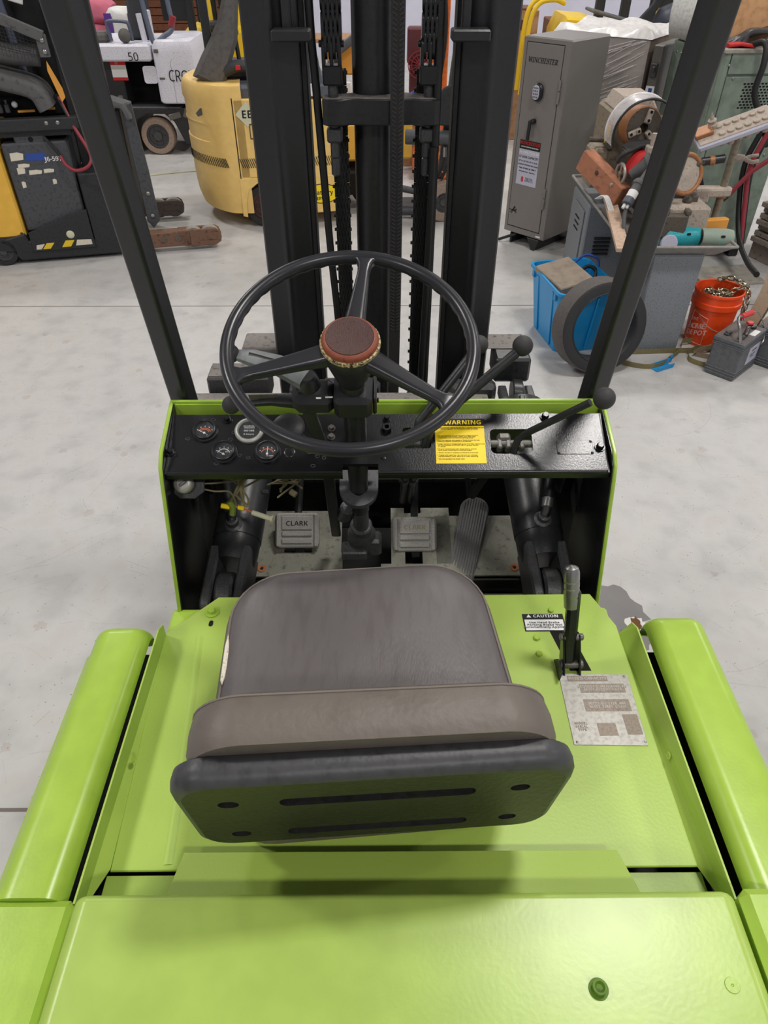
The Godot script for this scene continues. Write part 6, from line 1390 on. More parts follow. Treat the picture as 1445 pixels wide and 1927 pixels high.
func pallet_load():
	var o := thing("wrapped_carton", "large brown carton under stretch wrap standing behind the grey safe", "carton", vx(2.15, 0, -6.63), -36.0)
	obj("carton_body", N().box(vx(-0.41, 0.79, -0.4), vx(0.82, 1.32, 0.8), 0.01), "dull_card", o)
	var pa := obj("pallet", N().box(vx(-0.41, 0.115, -0.4), vx(0.84, 0.025, 0.82), 0.004), "grey_timber", o)
	for x in [-0.75, -0.42, -0.1]: obj("pallet_block", N().box(vx(x, 0.05, -0.05), vx(0.12, 0.10, 0.12), 0.006), "grey_timber", pa)
	obj("pallet_board", N().box(vx(-0.41, 0.012, -0.05), vx(0.84, 0.022, 0.12), 0.004), "grey_timber", pa)
	obj("green_block", N().box(vx(-0.32, 0.06, 0.012), vx(0.10, 0.08, 0.02), 0.003), "green_dark", o)
	# stretch wrap: a thin sheet round the front with gathered folds
	var sh := N()
	var rng := RandomNumberGenerator.new(); rng.seed = 3
	var n := 26
	for i in n:
		for j in 8:
			var P := func(a: int, b: int) -> Vector3: return vx(-0.815 + 0.825 * a / n, 0.62 + 0.84 * b / 8.0, 0.014 + 0.006 * sin(a * 1.9 + b * 2.3) + 0.004 * sin(a * 0.7 - b * 3.1))
			sh.quad(P.call(i, j), P.call(i + 1, j), P.call(i + 1, j + 1), P.call(i, j + 1))
	obj("stretch_film", sh, "film", o)
	var fo := N()
	for i in 46:
		var y0 := rng.randf_range(0.60, 1.36)
		var x0 := rng.randf_range(-0.75, -0.25)
		var L := rng.randf_range(0.15, 0.5)
		var sl := rng.randf_range(0.38, 0.62)
		var x1 := minf(x0 + L, -0.02)
		fo.sweep([vx(x0, y0, 0.021), vx((x0 + x1) / 2, y0 + (x1 - x0) * sl * 0.5, 0.026), vx(x1, minf(y0 + (x1 - x0) * sl, 1.44), 0.021)], [Vector2(0.002, -0.001), Vector2(0.0, 0.0035), Vector2(-0.002, -0.001)], Vector3.BACK)
	obj("film_folds", fo, "film_fold", o).set_meta("kind", "stuff")
	var top := N()
	var h := func(a: int, b: int) -> Vector3:
		var e := 1.0 if a > 0 and a < 24 and b > 0 and b < 16 else 0.0
		return vx(-0.83 + 0.85 * a / 24.0, 1.452 + e * (0.012 + 0.03 * absf(sin(a * 0.33 + b * 0.25)) + 0.035 * absf(sin(a * 0.21 - b * 0.37)) * (0.5 + 0.5 * sin(a * 0.6 + 1.0) * sin(b * 0.5))), -0.82 + 0.84 * b / 16.0)
	for a in 24:
		for b in 16: top.quad(h.call(a, b + 1), h.call(a + 1, b + 1), h.call(a + 1, b), h.call(a, b))
	obj("film_top", top, "film_white", o, Transform3D.IDENTITY, 60.0)
	obj("film_strip", N().sweep([vx(-0.8, 0.95, 0.03), vx(-0.3, 0.945, 0.05), vx(0.06, 0.94, 0.05)], [Vector2(0.025, -0.001), Vector2(0.025, 0.001), Vector2(-0.025, 0.001), Vector2(-0.025, -0.001)], Vector3.BACK), "film_fold", o)
	var c := thing("grey_cabinet", "narrow grey control cabinet with a white sticker between the wrapped carton and the green cabinet", "cabinet", vx(2.19, 0, -6.60), -36.0)
	obj("cabinet_body", N().box(vx(0.035, 0.71, -0.25), vx(0.085, 1.42, 0.5), 0.008), "steel_dull", c)
	obj("switch", N().box(vx(0.035, 1.25, 0.012), vx(0.05, 0.10, 0.03), 0.006).box(vx(0.04, 1.26, 0.035), vx(0.025, 0.04, 0.03), 0.006), "cast", c)
	obj("sticker", N().box(vx(0.032, 1.10, 0.003), vx(0.07, 0.08, 0.003)), "white", c)
	obj("sticker_print", N().box(vx(0.035, 1.11, 0.0055), vx(0.03, 0.03, 0.002)), "blue", c)
	var w := thing("timber_block", "rough grey timber offcut lying on the floor behind the safe stand", "timber", vx(1.80, 0, -6.20), -20.0)
	obj("timber_body", N().box(vx(0, 0.05, 0), vx(0.30, 0.10, 0.14), 0.006), "grey_timber", w)

func green_cabinet():
	var o := thing("charger_cabinet", "tall grey-green steel charger cabinet with slotted vents at the right edge", "cabinet", vx(2.436, 0, -5.80), 5.0)
	var W := 0.62
	var D := 0.88
	obj("cabinet_body", N().box(vx(W / 2, 0.78, -D / 2), vx(W - 0.03, 1.34, D - 0.03), 0.006), "cab_green", o)
	obj("front_panel", N().box(vx(W / 2 + 0.02, 0.72, -0.01), vx(W - 0.06, 1.20, 0.02), 0.004), "cab_green", o)
	obj("front_header", N().box(vx(W / 2 + 0.02, 1.40, -0.008), vx(W - 0.06, 0.13, 0.024), 0.004), "cab_green", o)
	obj("corner_post", N().prism(pts2([0, 0, 0.03, 0, 0.03, 0.03, 0.0, 0.06, -0.02, 0.06, -0.02, 0.02]), Transform3D(fr(Vector3.ZERO, Vector3.RIGHT, Vector3.FORWARD).basis, vx(0.012, 0.12, 0.0)), 1.36, 0.003), "cab_green", o)
	obj("side_panel", N().box(vx(-0.004, 0.78, -D / 2), vx(0.02, 1.34, D - 0.08), 0.004), "cab_green", o)
	obj("cabinet_top", N().box(vx(W / 2, 1.475, -D / 2), vx(W + 0.03, 0.03, D + 0.03), 0.006), "cab_dust", o)
	var sl := N()
	for i in 7: sl.box(vx(0.03 + i * 0.022, 1.4915, -0.10), vx(0.010, 0.002, 0.07), 0, Basis(Vector3.UP, 0.3))
	for i in 7: sl.box(vx(0.06 + i * 0.022, 1.4915, -0.70), vx(0.010, 0.002, 0.07), 0, Basis(Vector3.UP, 0.3))
	obj("top_slots", sl, "void", o)
	var v := N()
	for i in 12:
		for j in 9: v.box(vx(0.20 + i * 0.027 + (j % 2) * 0.013, 1.275 - j * 0.019, 0.0005), vx(0.017, 0.011, 0.002))
	obj("vent_slots", v, "void", o)
	var v2 := N()
	for i in 10:
		for j in 9: v2.box(vx(-0.0145, 1.28 - j * 0.021, -0.30 - i * 0.026 - (j % 2) * 0.013), vx(0.002, 0.012, 0.017))
	obj("vent_slots", v2, "void", o)
	for q in [[0.045, 1.39], [0.10, 1.31], [0.20, 0.80], [0.52, 0.80], [0.1, 0.4]]: obj("panel_screw", N().ball(vx(q[0], q[1], 0.004), 0.010, 8, 0.5, Vector3.BACK), "steel", o)
	for q in [[1.38, -0.75], [1.38, -0.68], [1.05, -0.12], [0.75, -0.10], [0.62, -0.10]]: obj("panel_screw", N().ball(vx(-0.014, q[0], q[1]), 0.010, 8, 0.5, Vector3.LEFT), "steel", o)
	for x in [0.06, W - 0.06]: obj("cabinet_foot", N().box(vx(x, 0.06, -D / 2), vx(0.08, 0.12, D - 0.1), 0.006), "truck_dark", o)
	var sp := thing("nylon_spool", "big white spool of strapping lying on its side on the green cabinet", "spool", vx(2.30, 1.492, -6.30), -32.0)
	obj("spool_winding", N().lathe([Vector2(0.07, -0.10), Vector2(0.185, -0.10), Vector2(0.19, -0.09), Vector2(0.19, 0.09), Vector2(0.185, 0.10), Vector2(0.07, 0.10)], vx(0, 0.19, 0), Vector3.RIGHT, 40), "nylon", sp)
	obj("spool_core", N().lathe([Vector2(0.07, -0.102), Vector2(0.07, 0.102), Vector2(0.055, 0.102), Vector2(0.055, -0.102)], vx(0, 0.19, 0), Vector3.RIGHT, 24), "brown_card", sp)
	var b := thing("peach_carton", "light brown cardboard carton sitting on the green cabinet at the upper right corner", "box", vx(2.76, 1.492, -6.2), -4.0)
	obj("box_body", N().box(vx(0, 0.19, 0), vx(0.44, 0.38, 0.36), 0.006), "peach_card", b)
	obj("box_tape", N().box(vx(0.205, 0.19, 0.002), vx(0.03, 0.382, 0.366), 0.003), "green_tape", b)
	text("8309", 0.04, at(0.10, 0.32, 0.182), "grey_ink", b, false)
	var j := thing("rag_heap", "dark rag and tangled tool bits lying on the green cabinet before the carton", "rag", vx(2.66, 1.492, -5.93))
	var rg := N()
	for i in 5: rg.sweep(curve([vx(-0.22 + i * 0.03, 0.012, -0.04 + i * 0.02), vx(-0.05, 0.05 + 0.01 * i, -0.05 + i * 0.02), vx(0.2, 0.12 - 0.01 * i, -0.06 + i * 0.02)], 5), MB.rr(0.07, 0.03, 0.01, 2))
	obj("rag", rg, "cast", j)
	obj("bright_bits", N().cyl(vx(0.06, 0.03, 0.06), vx(0.13, 0.10, 0.05), 0.018, 8).cyl(vx(0.10, 0.02, 0.07), vx(0.17, 0.05, 0.06), 0.014, 8).box(vx(0.14, 0.012, 0.08), vx(0.1, 0.02, 0.03), 0.004), "steel", j)
	var rb := thing("red_pouch", "small red pouch lying on the green cabinet beside the guard post", "pouch", vx(2.54, 1.492, -5.86))
	obj("pouch_body", N().sweep([vx(-0.09, 0.012, 0), vx(0, 0.02, 0), vx(0.10, 0.012, 0.02)], MB.rr(0.09, 0.022, 0.009, 3)), "red_cloth", rb)
	var h := thing("charger_cable", "thick black cable looping down the front of the green cabinet", "cable", Vector3.ZERO)
	obj("cable", N().tube(curve([vx(2.60, 1.50, -5.86), vx(2.66, 1.53, -5.74), vx(2.67, 1.42, -5.69), vx(2.66, 1.25, -5.68), vx(2.72, 1.13, -5.66), vx(2.80, 1.02, -5.66), vx(2.88, 0.9, -5.7)], 8), 0.022, 12), "wire_black", h)
	var h2 := thing("battery_leads", "bundled dark red and black battery leads hanging in front of the green cabinet", "cable", Vector3.ZERO)
	obj("black_lead", N().tube(curve([vx(2.78, 1.0, -5.65), vx(2.74, 0.78, -5.66), vx(2.78, 0.5, -5.64), vx(2.80, 0.28, -5.5), vx(2.76, 0.22, -5.2), vx(2.62, 0.30, -4.75)], 8), 0.020, 10), "wire_black", h2)
	obj("black_lead", N().tube(curve([vx(2.84, 1.0, -5.64), vx(2.80, 0.75, -5.65), vx(2.83, 0.5, -5.63), vx(2.86, 0.2, -5.55)], 8), 0.018, 10), "wire_black", h2)
	obj("red_lead", N().tube(curve([vx(2.83, 1.05, -5.62), vx(2.77, 0.77, -5.625), vx(2.81, 0.5, -5.605), vx(2.84, 0.2, -5.52)], 8), 0.018, 10), "hose_red", h2)
	obj("cable_tie", N().tube(rpath(vx(2.78, 0.80, -5.64), Vector3.RIGHT, Vector3.BACK, 0.045, 16), 0.005, 5, true), "hose_red", h2)
	var h3 := thing("red_lever_bar", "dark red bar leaning across the green cabinet at the right edge", "bar", Vector3.ZERO)
	obj("bar", N().tube([vx(2.86, 0.86, -5.52), vx(2.76, 0.75, -5.57), vx(2.66, 0.58, -5.60)], 0.017, 10), "hose_red", h3)
	obj("bar_tip", N().tube([vx(2.67, 0.60, -5.60), vx(2.63, 0.54, -5.61)], 0.019, 10), "wire_black", h3)

func lathe():
	var o := thing("metal_lathe", "small dusty metal lathe with a three-jaw chuck on a grey cabinet stand", "lathe", vx(1.8, 0, -4.9))
	var T := Transform3D(Basis.IDENTITY, -o.position)
	var put := func(called: String, b, m, deg := 42.0) -> MeshInstance3D: return obj(called, b, m, o, T, deg)
	put.call("stand_pedestal", N().prism(pts2([1.665, 0.0, 1.955, 0.0, 1.965, 0.64, 1.655, 0.64]), at(0, 0, -4.52), 0.32, 0.008), "stand_grey")
	var fp: MeshInstance3D = put.call("stand_pedestal", N().box(vx(1.66, 0.32, -5.38), vx(0.36, 0.64, 0.5), 0.01), "stand_grey")
	var lvr := N()
	for i in 5: lvr.box(vx(1.60 + 0.012, 0.42 - i * 0.028, -5.125), vx(0.12, 0.014, 0.02), 0.004, Basis(Vector3.RIGHT, 0.4))
	obj("louvre", lvr, "truck_dark", fp)
	obj("access_door", N().box(vx(1.475, 0.36, -5.36), vx(0.012, 0.44, 0.30), 0.004), "stand_grey", fp)
	obj("door_slot", N().box(vx(1.467, 0.50, -5.36), vx(0.004, 0.01, 0.12)).box(vx(1.467, 0.46, -5.36), vx(0.004, 0.01, 0.12)).box(vx(1.467, 0.42, -5.36), vx(0.004, 0.01, 0.12)), "void", fp)
	put.call("stand_back", N().box(vx(1.81, 0.42, -4.85), vx(0.02, 0.44, 0.6), 0.004), "stand_grey")
	# chip tray: floor and four sloping sides with a rolled lip
	var tr := N()
	var a := [vx(1.54, 0.63, -4.23), vx(2.03, 0.63, -4.23), vx(2.03, 0.63, -5.57), vx(1.54, 0.63, -5.57)]
	var b := [vx(1.46, 0.705, -4.15), vx(2.12, 0.705, -4.15), vx(2.12, 0.705, -5.65), vx(1.46, 0.705, -5.65)]
	for i in 4:
		var j := (i + 1) % 4
		tr.quad(a[i], a[j], b[j], b[i])
		tr.quad(b[i], b[j], a[j] + vx(0, 0.006, 0), a[i] + vx(0, 0.006, 0))
	tr.quad(a[3], a[2], a[1], a[0]); tr.quad(a[0] + vx(0, 0.006, 0), a[1] + vx(0, 0.006, 0), a[2] + vx(0, 0.006, 0), a[3] + vx(0, 0.006, 0))
	var tray: MeshInstance3D = put.call("chip_tray", tr, "tray_grey", 20.0)
	var lip := N()
	for i in 4: lip.tube([b[i], b[(i + 1) % 4]], 0.009, 8)
	obj("tray_lip", lip, "tray_grey", tray)
	# bed, headstock, chuck
	put.call("lathe_bed", N().box(vx(1.76, 0.78, -4.9), vx(0.16, 0.14, 1.25), 0.012).box(vx(1.70, 0.86, -4.9), vx(0.035, 0.03, 1.25), 0.006).box(vx(1.83, 0.86, -4.9), vx(0.035, 0.03, 1.25), 0.006), "lathe_dark")
	put.call("bed_foot", N().box(vx(1.8562, 0.7937, -4.4250), vx(0.24, 0.17, 0.22), 0.012), "lathe_dust")
	var hs: MeshInstance3D = put.call("headstock", N().box(vx(1.675, 1.05, -5.34), vx(0.30, 0.38, 0.42), 0.03), "lathe")
	obj("headstock_cap", N().prism(pts2([-0.13, 0, 0.15, 0, 0.10, 0.075, -0.09, 0.075]), at(1.67, 1.235, -5.46), 0.3, 0.012), "lathe_dust", hs)
	obj("headstock_side", N().box(vx(1.505, 1.10, -5.118), vx(0.03, 0.10, 0.01), 0.003), "sign_yellow", hs)
	obj("red_knob", N().ball(vx(1.51, 1.14, -5.14), 0.022, 14), "red_ink", hs)
	obj("shift_handle", N().cyl(vx(1.52, 1.06, -5.13), vx(1.39, 1.07, -5.12), 0.014, 12, 0.003, 0.017).cyl(vx(1.53, 1.05, -5.16), vx(1.53, 1.05, -5.08), 0.035, 16, 0.005), "lathe_dark", hs)
	obj("gearbox", N().box(vx(1.53, 0.89, -5.22), vx(0.20, 0.26, 0.20), 0.025).box(vx(1.49, 0.95, -5.15), vx(0.10, 0.13, 0.10), 0.02), "lathe", hs)
	obj("gearbox_boss", N().cyl(vx(1.56, 0.86, -5.12), vx(1.56, 0.86, -5.09), 0.035, 20, 0.006), "lathe_dark", hs)
	var ax := vx(0.12, 0.10, 1.0).normalized()
	var cc := vx(1.6875, 1.1688, -4.9688)
	var ck: MeshInstance3D = put.call("chuck", N().lathe([Vector2(0.06, -0.12), Vector2(0.118, -0.12), Vector2(0.121, -0.115), Vector2(0.121, -0.006), Vector2(0.114, 0.0)], cc, ax, 48), "copper")
	obj("chuck_face", N().lathe([Vector2(0.115, -0.0005), Vector2(0.028, 0.0), Vector2(0.026, -0.05), Vector2(0, -0.05)], cc, ax, 40), "lathe_dark", ck)
	for i in 3:
		var d: Vector3 = MB.frame(ax) * vx(cos(deg_to_rad(72 + i * 120)), sin(deg_to_rad(72 + i * 120)), 0)
		if i == 0: d = (vx(0.25, 0.97, -0.12)).normalized()
		elif i == 1: d = (vx(-0.92, -0.38, 0.15)).normalized()
		else: d = (vx(0.67, -0.74, 0.0)).normalized()
		var jf := fr(cc + d * 0.066 + ax * 0.008, d, ax.cross(d))
		var jw := obj("chuck_jaw", N().box(jf.origin, vx(0.082, 0.036, 0.024), 0.006, jf.basis).box(jf * vx(-0.022, 0, 0.012), vx(0.032, 0.034, 0.016), 0.005, jf.basis), "lathe_dust", ck)
		for x in [-0.022, 0.026]: obj("jaw_hole", N().cyl(jf * vx(x, 0, 0.012), jf * vx(x, 0, 0.0145 if x > 0 else 0.0215), 0.009, 12), "void", jw)
	# clear chuck guard on its hoop
	var gp := []
	var gw := []
	for i in 22:
		var t := deg_to_rad(200 - 150.0 * i / 21)
		gp.append(cc + vx(cos(t) * 0.20 - 0.02, sin(t) * 0.20 - 0.02, 0.02)); gw.append(vx(cos(t), sin(t), 0.0))
	var cg: MeshInstance3D = put.call("chuck_guard", N().sweep(gp, [Vector2(0.09, -0.002), Vector2(0.09, 0.002), Vector2(-0.09, 0.002), Vector2(-0.09, -0.002)], gw), "film")
	for z in [0.088, -0.088]:
		var e := []
		for p in gp: e.append(p + vx(0, 0, z))
		obj("guard_edge", N().tube(e, 0.008, 8), "black" if z > 0 else "film_white", cg)
	obj("guard_arm", N().tube([cc + vx(0.14, 0.16, 0.0), cc + vx(0.13, -0.04, 0.02)], 0.012, 8), "white", cg)
	obj("guard_tape", N().box(cc + vx(0.15, 0.13, 0.06), vx(0.08, 0.05, 0.10), 0.012, Basis(Vector3.BACK, -0.8)), "film_white", cg)
	put.call("motor_housing", N().box(cc + vx(0.20, -0.02, -0.05), vx(0.16, 0.13, 0.2), 0.01), "lathe_dark")
	# carriage with handwheels and tool holder plate
	put.call("carriage", N().box(vx(1.8094, 0.8781, -4.6125), vx(0.28, 0.06, 0.22), 0.01).box(vx(1.7812, 0.9531, -4.6688), vx(0.14, 0.10, 0.14), 0.012), "lathe_dark")
	put.call("saddle_block", N().box(vx(1.9031, 0.8875, -4.5563), vx(0.05, 0.05, 0.26), 0.006), "lathe_dark")
	put.call("tool_post", N().box(vx(1.6875, 1.0750, -4.7344), vx(0.07, 0.09, 0.07), 0.008).cyl(vx(1.6875, 1.1031, -4.7344), vx(1.6875, 1.1875, -4.7344), 0.02, 10).box(vx(1.7156, 1.1313, -4.7344), vx(0.05, 0.025, 0.03), 0.004), "lathe_dust")
	var hw := vx(0.30, 0.30, 0.9).normalized()
	var hc := vx(1.8047, 1.0422, -4.4062)
	var wl: MeshInstance3D = put.call("handwheel", N().tube(rpath(hc, MB.frame(hw).x, MB.frame(hw).y, 0.105, 36), 0.013, 10, true), "copper")
	obj("handwheel_web", N().lathe([Vector2(0.0, 0.012), Vector2(0.03, 0.012), Vector2(0.05, 0.0), Vector2(0.10, 0.0), Vector2(0.10, -0.008), Vector2(0.03, -0.008), Vector2(0, -0.008)], hc, hw, 30), "lathe_dust", wl)
	obj("handwheel_boss", N().cyl(hc - hw * 0.10, hc, 0.035, 16, 0.004), "lathe_dark", wl)
	put.call("feed_handle", N().cyl(vx(1.8562, 1.0750, -4.4625), vx(1.9125, 1.0984, -4.4531), 0.022, 12, 0.003), "lathe_dark")
	put.call("black_grip", N().cyl(vx(1.8938, 1.0938, -4.4578), vx(2.0250, 1.1172, -4.4438), 0.024, 16, 0.006), "plastic_black")
	put.call("grip_collar", N().cyl(vx(1.9406, 1.1013, -4.4531), vx(1.9688, 1.1059, -4.4484), 0.027, 16, 0.003), "copper")
	var w2c := vx(1.5309, 0.9512, -4.7625)
	var w2: MeshInstance3D = put.call("cross_feed_wheel", N().tube(rpath(w2c, vx(0, 1, 0), vx(0.2, 0, 0.98), 0.058, 24), 0.009, 8, true), "alu")
	obj("feed_screw", N().cyl(w2c - vx(0.01, 0, 0), w2c + vx(0.16, 0.015, -0.02), 0.017, 12).cyl(w2c + vx(0.03, 0.003, 0), w2c + vx(0.09, 0.01, 0), 0.028, 14, 0.004), "lathe", w2)
	obj("wheel_spoke", N().cyl(w2c + vx(0, 0.055, 0), w2c - vx(0, 0.055, 0), 0.007, 8).cyl(w2c - vx(0, 0.045, 0), w2c + vx(-0.055, -0.062, 0.02), 0.010, 8), "alu", w2)
	put.call("ball_joint", N().ball(vx(1.8609, 0.8875, -4.4250), 0.030, 14), "lathe_dark")
	# side arm carrying the tilted tool tray on its post
	put.call("side_arm", N().prism(pts2([-0.05, -0.07, 0.12, -0.06, 0.25, -0.045, 0.27, 0.0, 0.25, 0.035, 0.05, 0.05, -0.05, 0.06]), Transform3D(fr(Vector3.ZERO, Vector3.RIGHT, Vector3.FORWARD).basis, vx(1.9219, 0.8688, -4.5938)), 0.05, 0.01), "lathe_dust")
	put.call("arm_lug", N().box(vx(1.9875, 0.8641, -4.5563), vx(0.10, 0.05, 0.06), 0.01), "lathe_dust")
	var p0 := vx(2.1422, 0.7281, -4.6125)
	var p1 := vx(2.1422, 1.2531, -4.6125)
	put.call("rack_post", N().cyl(p0, p1, 0.022, 18), "lathe")
	put.call("post_collar", N().cyl(p0 + vx(0, 0.12, 0), p0 + vx(0, 0.145, 0), 0.034, 18, 0.004), "copper")
	put.call("hook_arm", N().cyl(p1 - vx(-0.0, 0.17, 0), p1 + vx(0.07, -0.175, 0.01), 0.02, 12, 0.004).tube(curve([p1 + vx(0.07, -0.175, 0.01), p1 + vx(0.11, -0.165, 0.0), p1 + vx(0.155, -0.16, 0.0)], 4), 0.010, 8).tube(curve([p1 + vx(0.07, -0.175, 0.01), p1 + vx(0.11, -0.19, 0.03), p1 + vx(0.15, -0.185, 0.03)], 4), 0.012, 8), "lathe_dust")
	var R := fr(vx(2.0719, 1.2484, -4.5563), vx(0.90, 0.36, 0.10), vx(0.0, 0.25, -0.97))
	var rk: MeshInstance3D = put.call("tool_tray", N().box(R.origin, vx(0.42, 0.19, 0.035), 0.008, R.basis), "label_silver")
	obj("tray_bed", N().box(R * vx(0, 0, 0.019), vx(0.40, 0.17, 0.008), 0.002, R.basis), "lathe_dust", rk)
	for i in 6:
		for j in 2: obj("tool_insert", N().cyl(R * vx(-0.07 + i * 0.046, -0.045 + j * 0.08, -0.045 - 0.01 * (i % 2)), R * vx(-0.07 + i * 0.046, -0.045 + j * 0.08, 0.034), 0.019, 14, 0.003), "lathe_dust", rk)
	obj("drill_bit", N().lathe([Vector2(0, 0), Vector2(0.028, 0), Vector2(0.028, 0.025), Vector2(0.022, 0.03), Vector2(0.024, 0.05), Vector2(0.012, 0.055), Vector2(0.010, 0.07), Vector2(0, 0.10)], R * vx(-0.10, 0.05, 0.02), R.basis.z, 16), "lathe_dust", rk)
	obj("timber_wedge", N().box(R * vx(-0.16, 0.02, 0.035), vx(0.10, 0.09, 0.025), 0.004, R.basis), "copper", rk)
	put.call("power_cable", N().tube(curve([vx(1.8938, 1.0281, -4.7812), vx(1.9688, 1.0094, -4.6875), vx(2.0344, 0.8875, -4.6594), vx(2.0531, 0.7937, -4.6594), vx(2.0344, 0.7375, -4.6406)], 6), 0.014, 10).tube(curve([vx(1.9031, 0.9437, -4.7344), vx(1.9688, 0.8875, -4.6875), vx(2.0438, 0.8125, -4.6406), vx(2.0719, 0.7375, -4.6219)], 6), 0.012, 10), "wire_black")
	put.call("loop_cable", N().tube(curve([vx(2.02, 0.45, -5.2), vx(2.12, 0.38, -4.9), vx(2.26, 0.40, -4.9), vx(2.28, 0.50, -5.1)], 6), 0.014, 10), "wire_black")

func tray_things():
	var a := thing("timber_block", "thick reddish timber block lying tilted in the lathe tray next to the safe", "timber", vx(1.455, 0.90, -4.87))
	var bd := vx(0.50, -0.38, 0.78).normalized()
	var bb := fr(Vector3.ZERO, bd, vx(0.22, 0.95, 0.32)).basis
	obj("block", N().box(Vector3.ZERO, vx(0.40, 0.135, 0.085), 0.006, bb), "timber", a)
	obj("knot", N().ball(bb * vx(-0.03, 0.02, 0.040), 0.018, 12, 0.5, bb.z), "hub_brown", a)
	var b := thing("plank", "narrow pale plank leaning over the rim of the lathe tray", "plank", Vector3.ZERO)
	obj("board", N().sweep([vx(1.535, 0.79, -4.97), vx(1.436, 0.695, -4.13)], MB.rr(0.078, 0.022, 0.003, 2)), "timber_pale", b)
	var c := thing("cable_plug", "heavy grey and white power plug with cable hanging in the lathe tray", "plug", Vector3.ZERO)
	var q0 := vx(1.5938, 0.9625, -4.5563)
	var q1 := vx(1.4925, 0.8266, -4.4438)
	var qd: Vector3 = (q1 - q0).normalized()
	obj("plug_body", N().lathe([Vector2(0, 0), Vector2(0.030, 0.0), Vector2(0.036, 0.01), Vector2(0.036, 0.03), Vector2(0.029, 0.035), Vector2(0.030, 0.09)], q0, qd, 20), "cowling", c)
	obj("plug_sleeve", N().cyl(q0 + qd * 0.075, q0 + qd * 0.125, 0.0315, 20, 0.002), "white", c)
	obj("plug_socket", N().cyl(q0 + qd * 0.122, q0 + qd * 0.165, 0.034, 20, 0.003), "hood_grey", c)
	for s in [-0.012, 0.012]: obj("plug_pin", N().cyl(q0 + qd * 0.16 + vx(s, 0, 0), q0 + qd * 0.19 + vx(s, 0, 0), 0.010, 10, 0.002), "white", c)
	obj("plug_cable", N().tube(curve([q0, vx(1.6500, 1.0188, -4.6125), vx(1.7344, 1.0750, -4.6688)], 6), 0.012, 10).tube(curve([vx(1.6875, 0.9812, -4.5469), vx(1.5938, 0.8406, -4.4250), vx(1.5562, 0.7469, -4.3594), vx(1.5281, 0.6813, -4.3312)], 6), 0.013, 10).tube(curve([vx(1.5188, 0.8406, -4.4813), vx(1.5000, 0.7563, -4.4062), vx(1.5188, 0.6813, -4.3594)], 6), 0.012, 10), "cowling", c)
	var d := thing("tool_bag", "black bag with red lining slumped across the lathe bed below the chuck", "bag", Vector3.ZERO)
	obj("bag_flap", N().sweep(curve([vx(1.5188, 1.0094, -4.8375), vx(1.5562, 1.0750, -4.8281), vx(1.6313, 1.1031, -4.8375), vx(1.7250, 1.1125, -4.8187)], 6), MB.rr(0.14, 0.02, 0.008, 2)), "black_cloth", d)
	obj("bag_lining", N().sweep(curve([vx(1.5656, 0.9625, -4.7344), vx(1.6125, 1.0469, -4.7437), vx(1.6687, 1.0750, -4.7625)], 6), MB.rr(0.12, 0.03, 0.012, 2)), "red_cloth", d)
	obj("torch_head", N().lathe([Vector2(0, 0), Vector2(0.03, 0), Vector2(0.045, 0.10), Vector2(0.06, 0.115), Vector2(0.06, 0.14), Vector2(0.05, 0.14), Vector2(0, 0.12)], vx(1.5750, 0.9625, -4.6875), vx(0.72, 0.6, 0.25), 18), "cowling", d)
	obj("red_patch", N().box(vx(1.6875, 1.0422, -4.6781), vx(0.04, 0.05, 0.02), 0.006), "orange_ink", d)
	for k in 2:
		var e := thing("gas_canister", ["glossy teal steel canister lying in the lathe tray", "worn pale teal canister with a black hole lying at the tray's right corner"][k], "canister", [vx(1.825, 0.706, -4.33), vx(2.035, 0.708, -4.30)][k], [8.0, -4.0][k])
		var rr: float = [0.067, 0.055][k]
		obj("canister_body", N().lathe([Vector2(0, -0.11), Vector2(rr * 0.7, -0.11), Vector2(rr, -0.09), Vector2(rr, 0.05), Vector2(rr * 0.93, 0.075), Vector2(rr * 0.95, 0.11), Vector2(rr * 0.8, 0.112), Vector2(0, 0.10)] if k == 0 else [Vector2(0, -0.06), Vector2(rr * 0.92, -0.085), Vector2(rr, -0.08), Vector2(rr, 0.06), Vector2(rr * 0.86, 0.10), Vector2(rr * 0.5, 0.11), Vector2(0, 0.11)], vx(0, 0, 0), Vector3.RIGHT, 32), ["teal", "teal_worn"][k], e)
		obj("canister_hole", N().prism(MB.rr(0.026, 0.014, 0.0065), fr(vx(0.03, 0.0, 0), Vector3.RIGHT, vx(0, 0.8, -0.6)).translated_local(vx(0, -0.01, rr - 0.001)), 0.003), "void", e)
		if k == 0: obj("canister_cap", N().lathe([Vector2(0, 0.0), Vector2(0.05, 0.0), Vector2(0.05, 0.02), Vector2(0.042, 0.024), Vector2(0, 0.016)], vx(-0.09, -0.015, 0.06), vx(-0.1, 0.25, 1), 24), "label_silver", e)
	var g := thing("wood_offcut", "short golden wood offcut lying in the tray behind the canisters", "timber", vx(2.0953, 0.7328, -4.4813), 12.0)
	obj("offcut", N().box(vx(0, 0.0, 0), vx(0.16, 0.065, 0.05), 0.006), "card_orange", g)
	obj("offcut_under", N().box(vx(-0.03, -0.05, 0.01), vx(0.16, 0.04, 0.06), 0.006), "timber", g)
	var r := thing("orange_ring", "orange hook ring in the lathe tray beside the pale plank", "ring", vx(1.5562, 0.7000, -4.3312))
	obj("ring", N().tube(rpath(Vector3.ZERO, vx(0.8, 0, -0.6), vx(0, 1, 0.2).normalized(), 0.024, 20), 0.008, 8, true), "orange_paint", r)
	var z := thing("white_ties", "bunch of white cable ties in the near corner of the lathe tray", "cable ties", Vector3.ZERO)
	var zt := N()
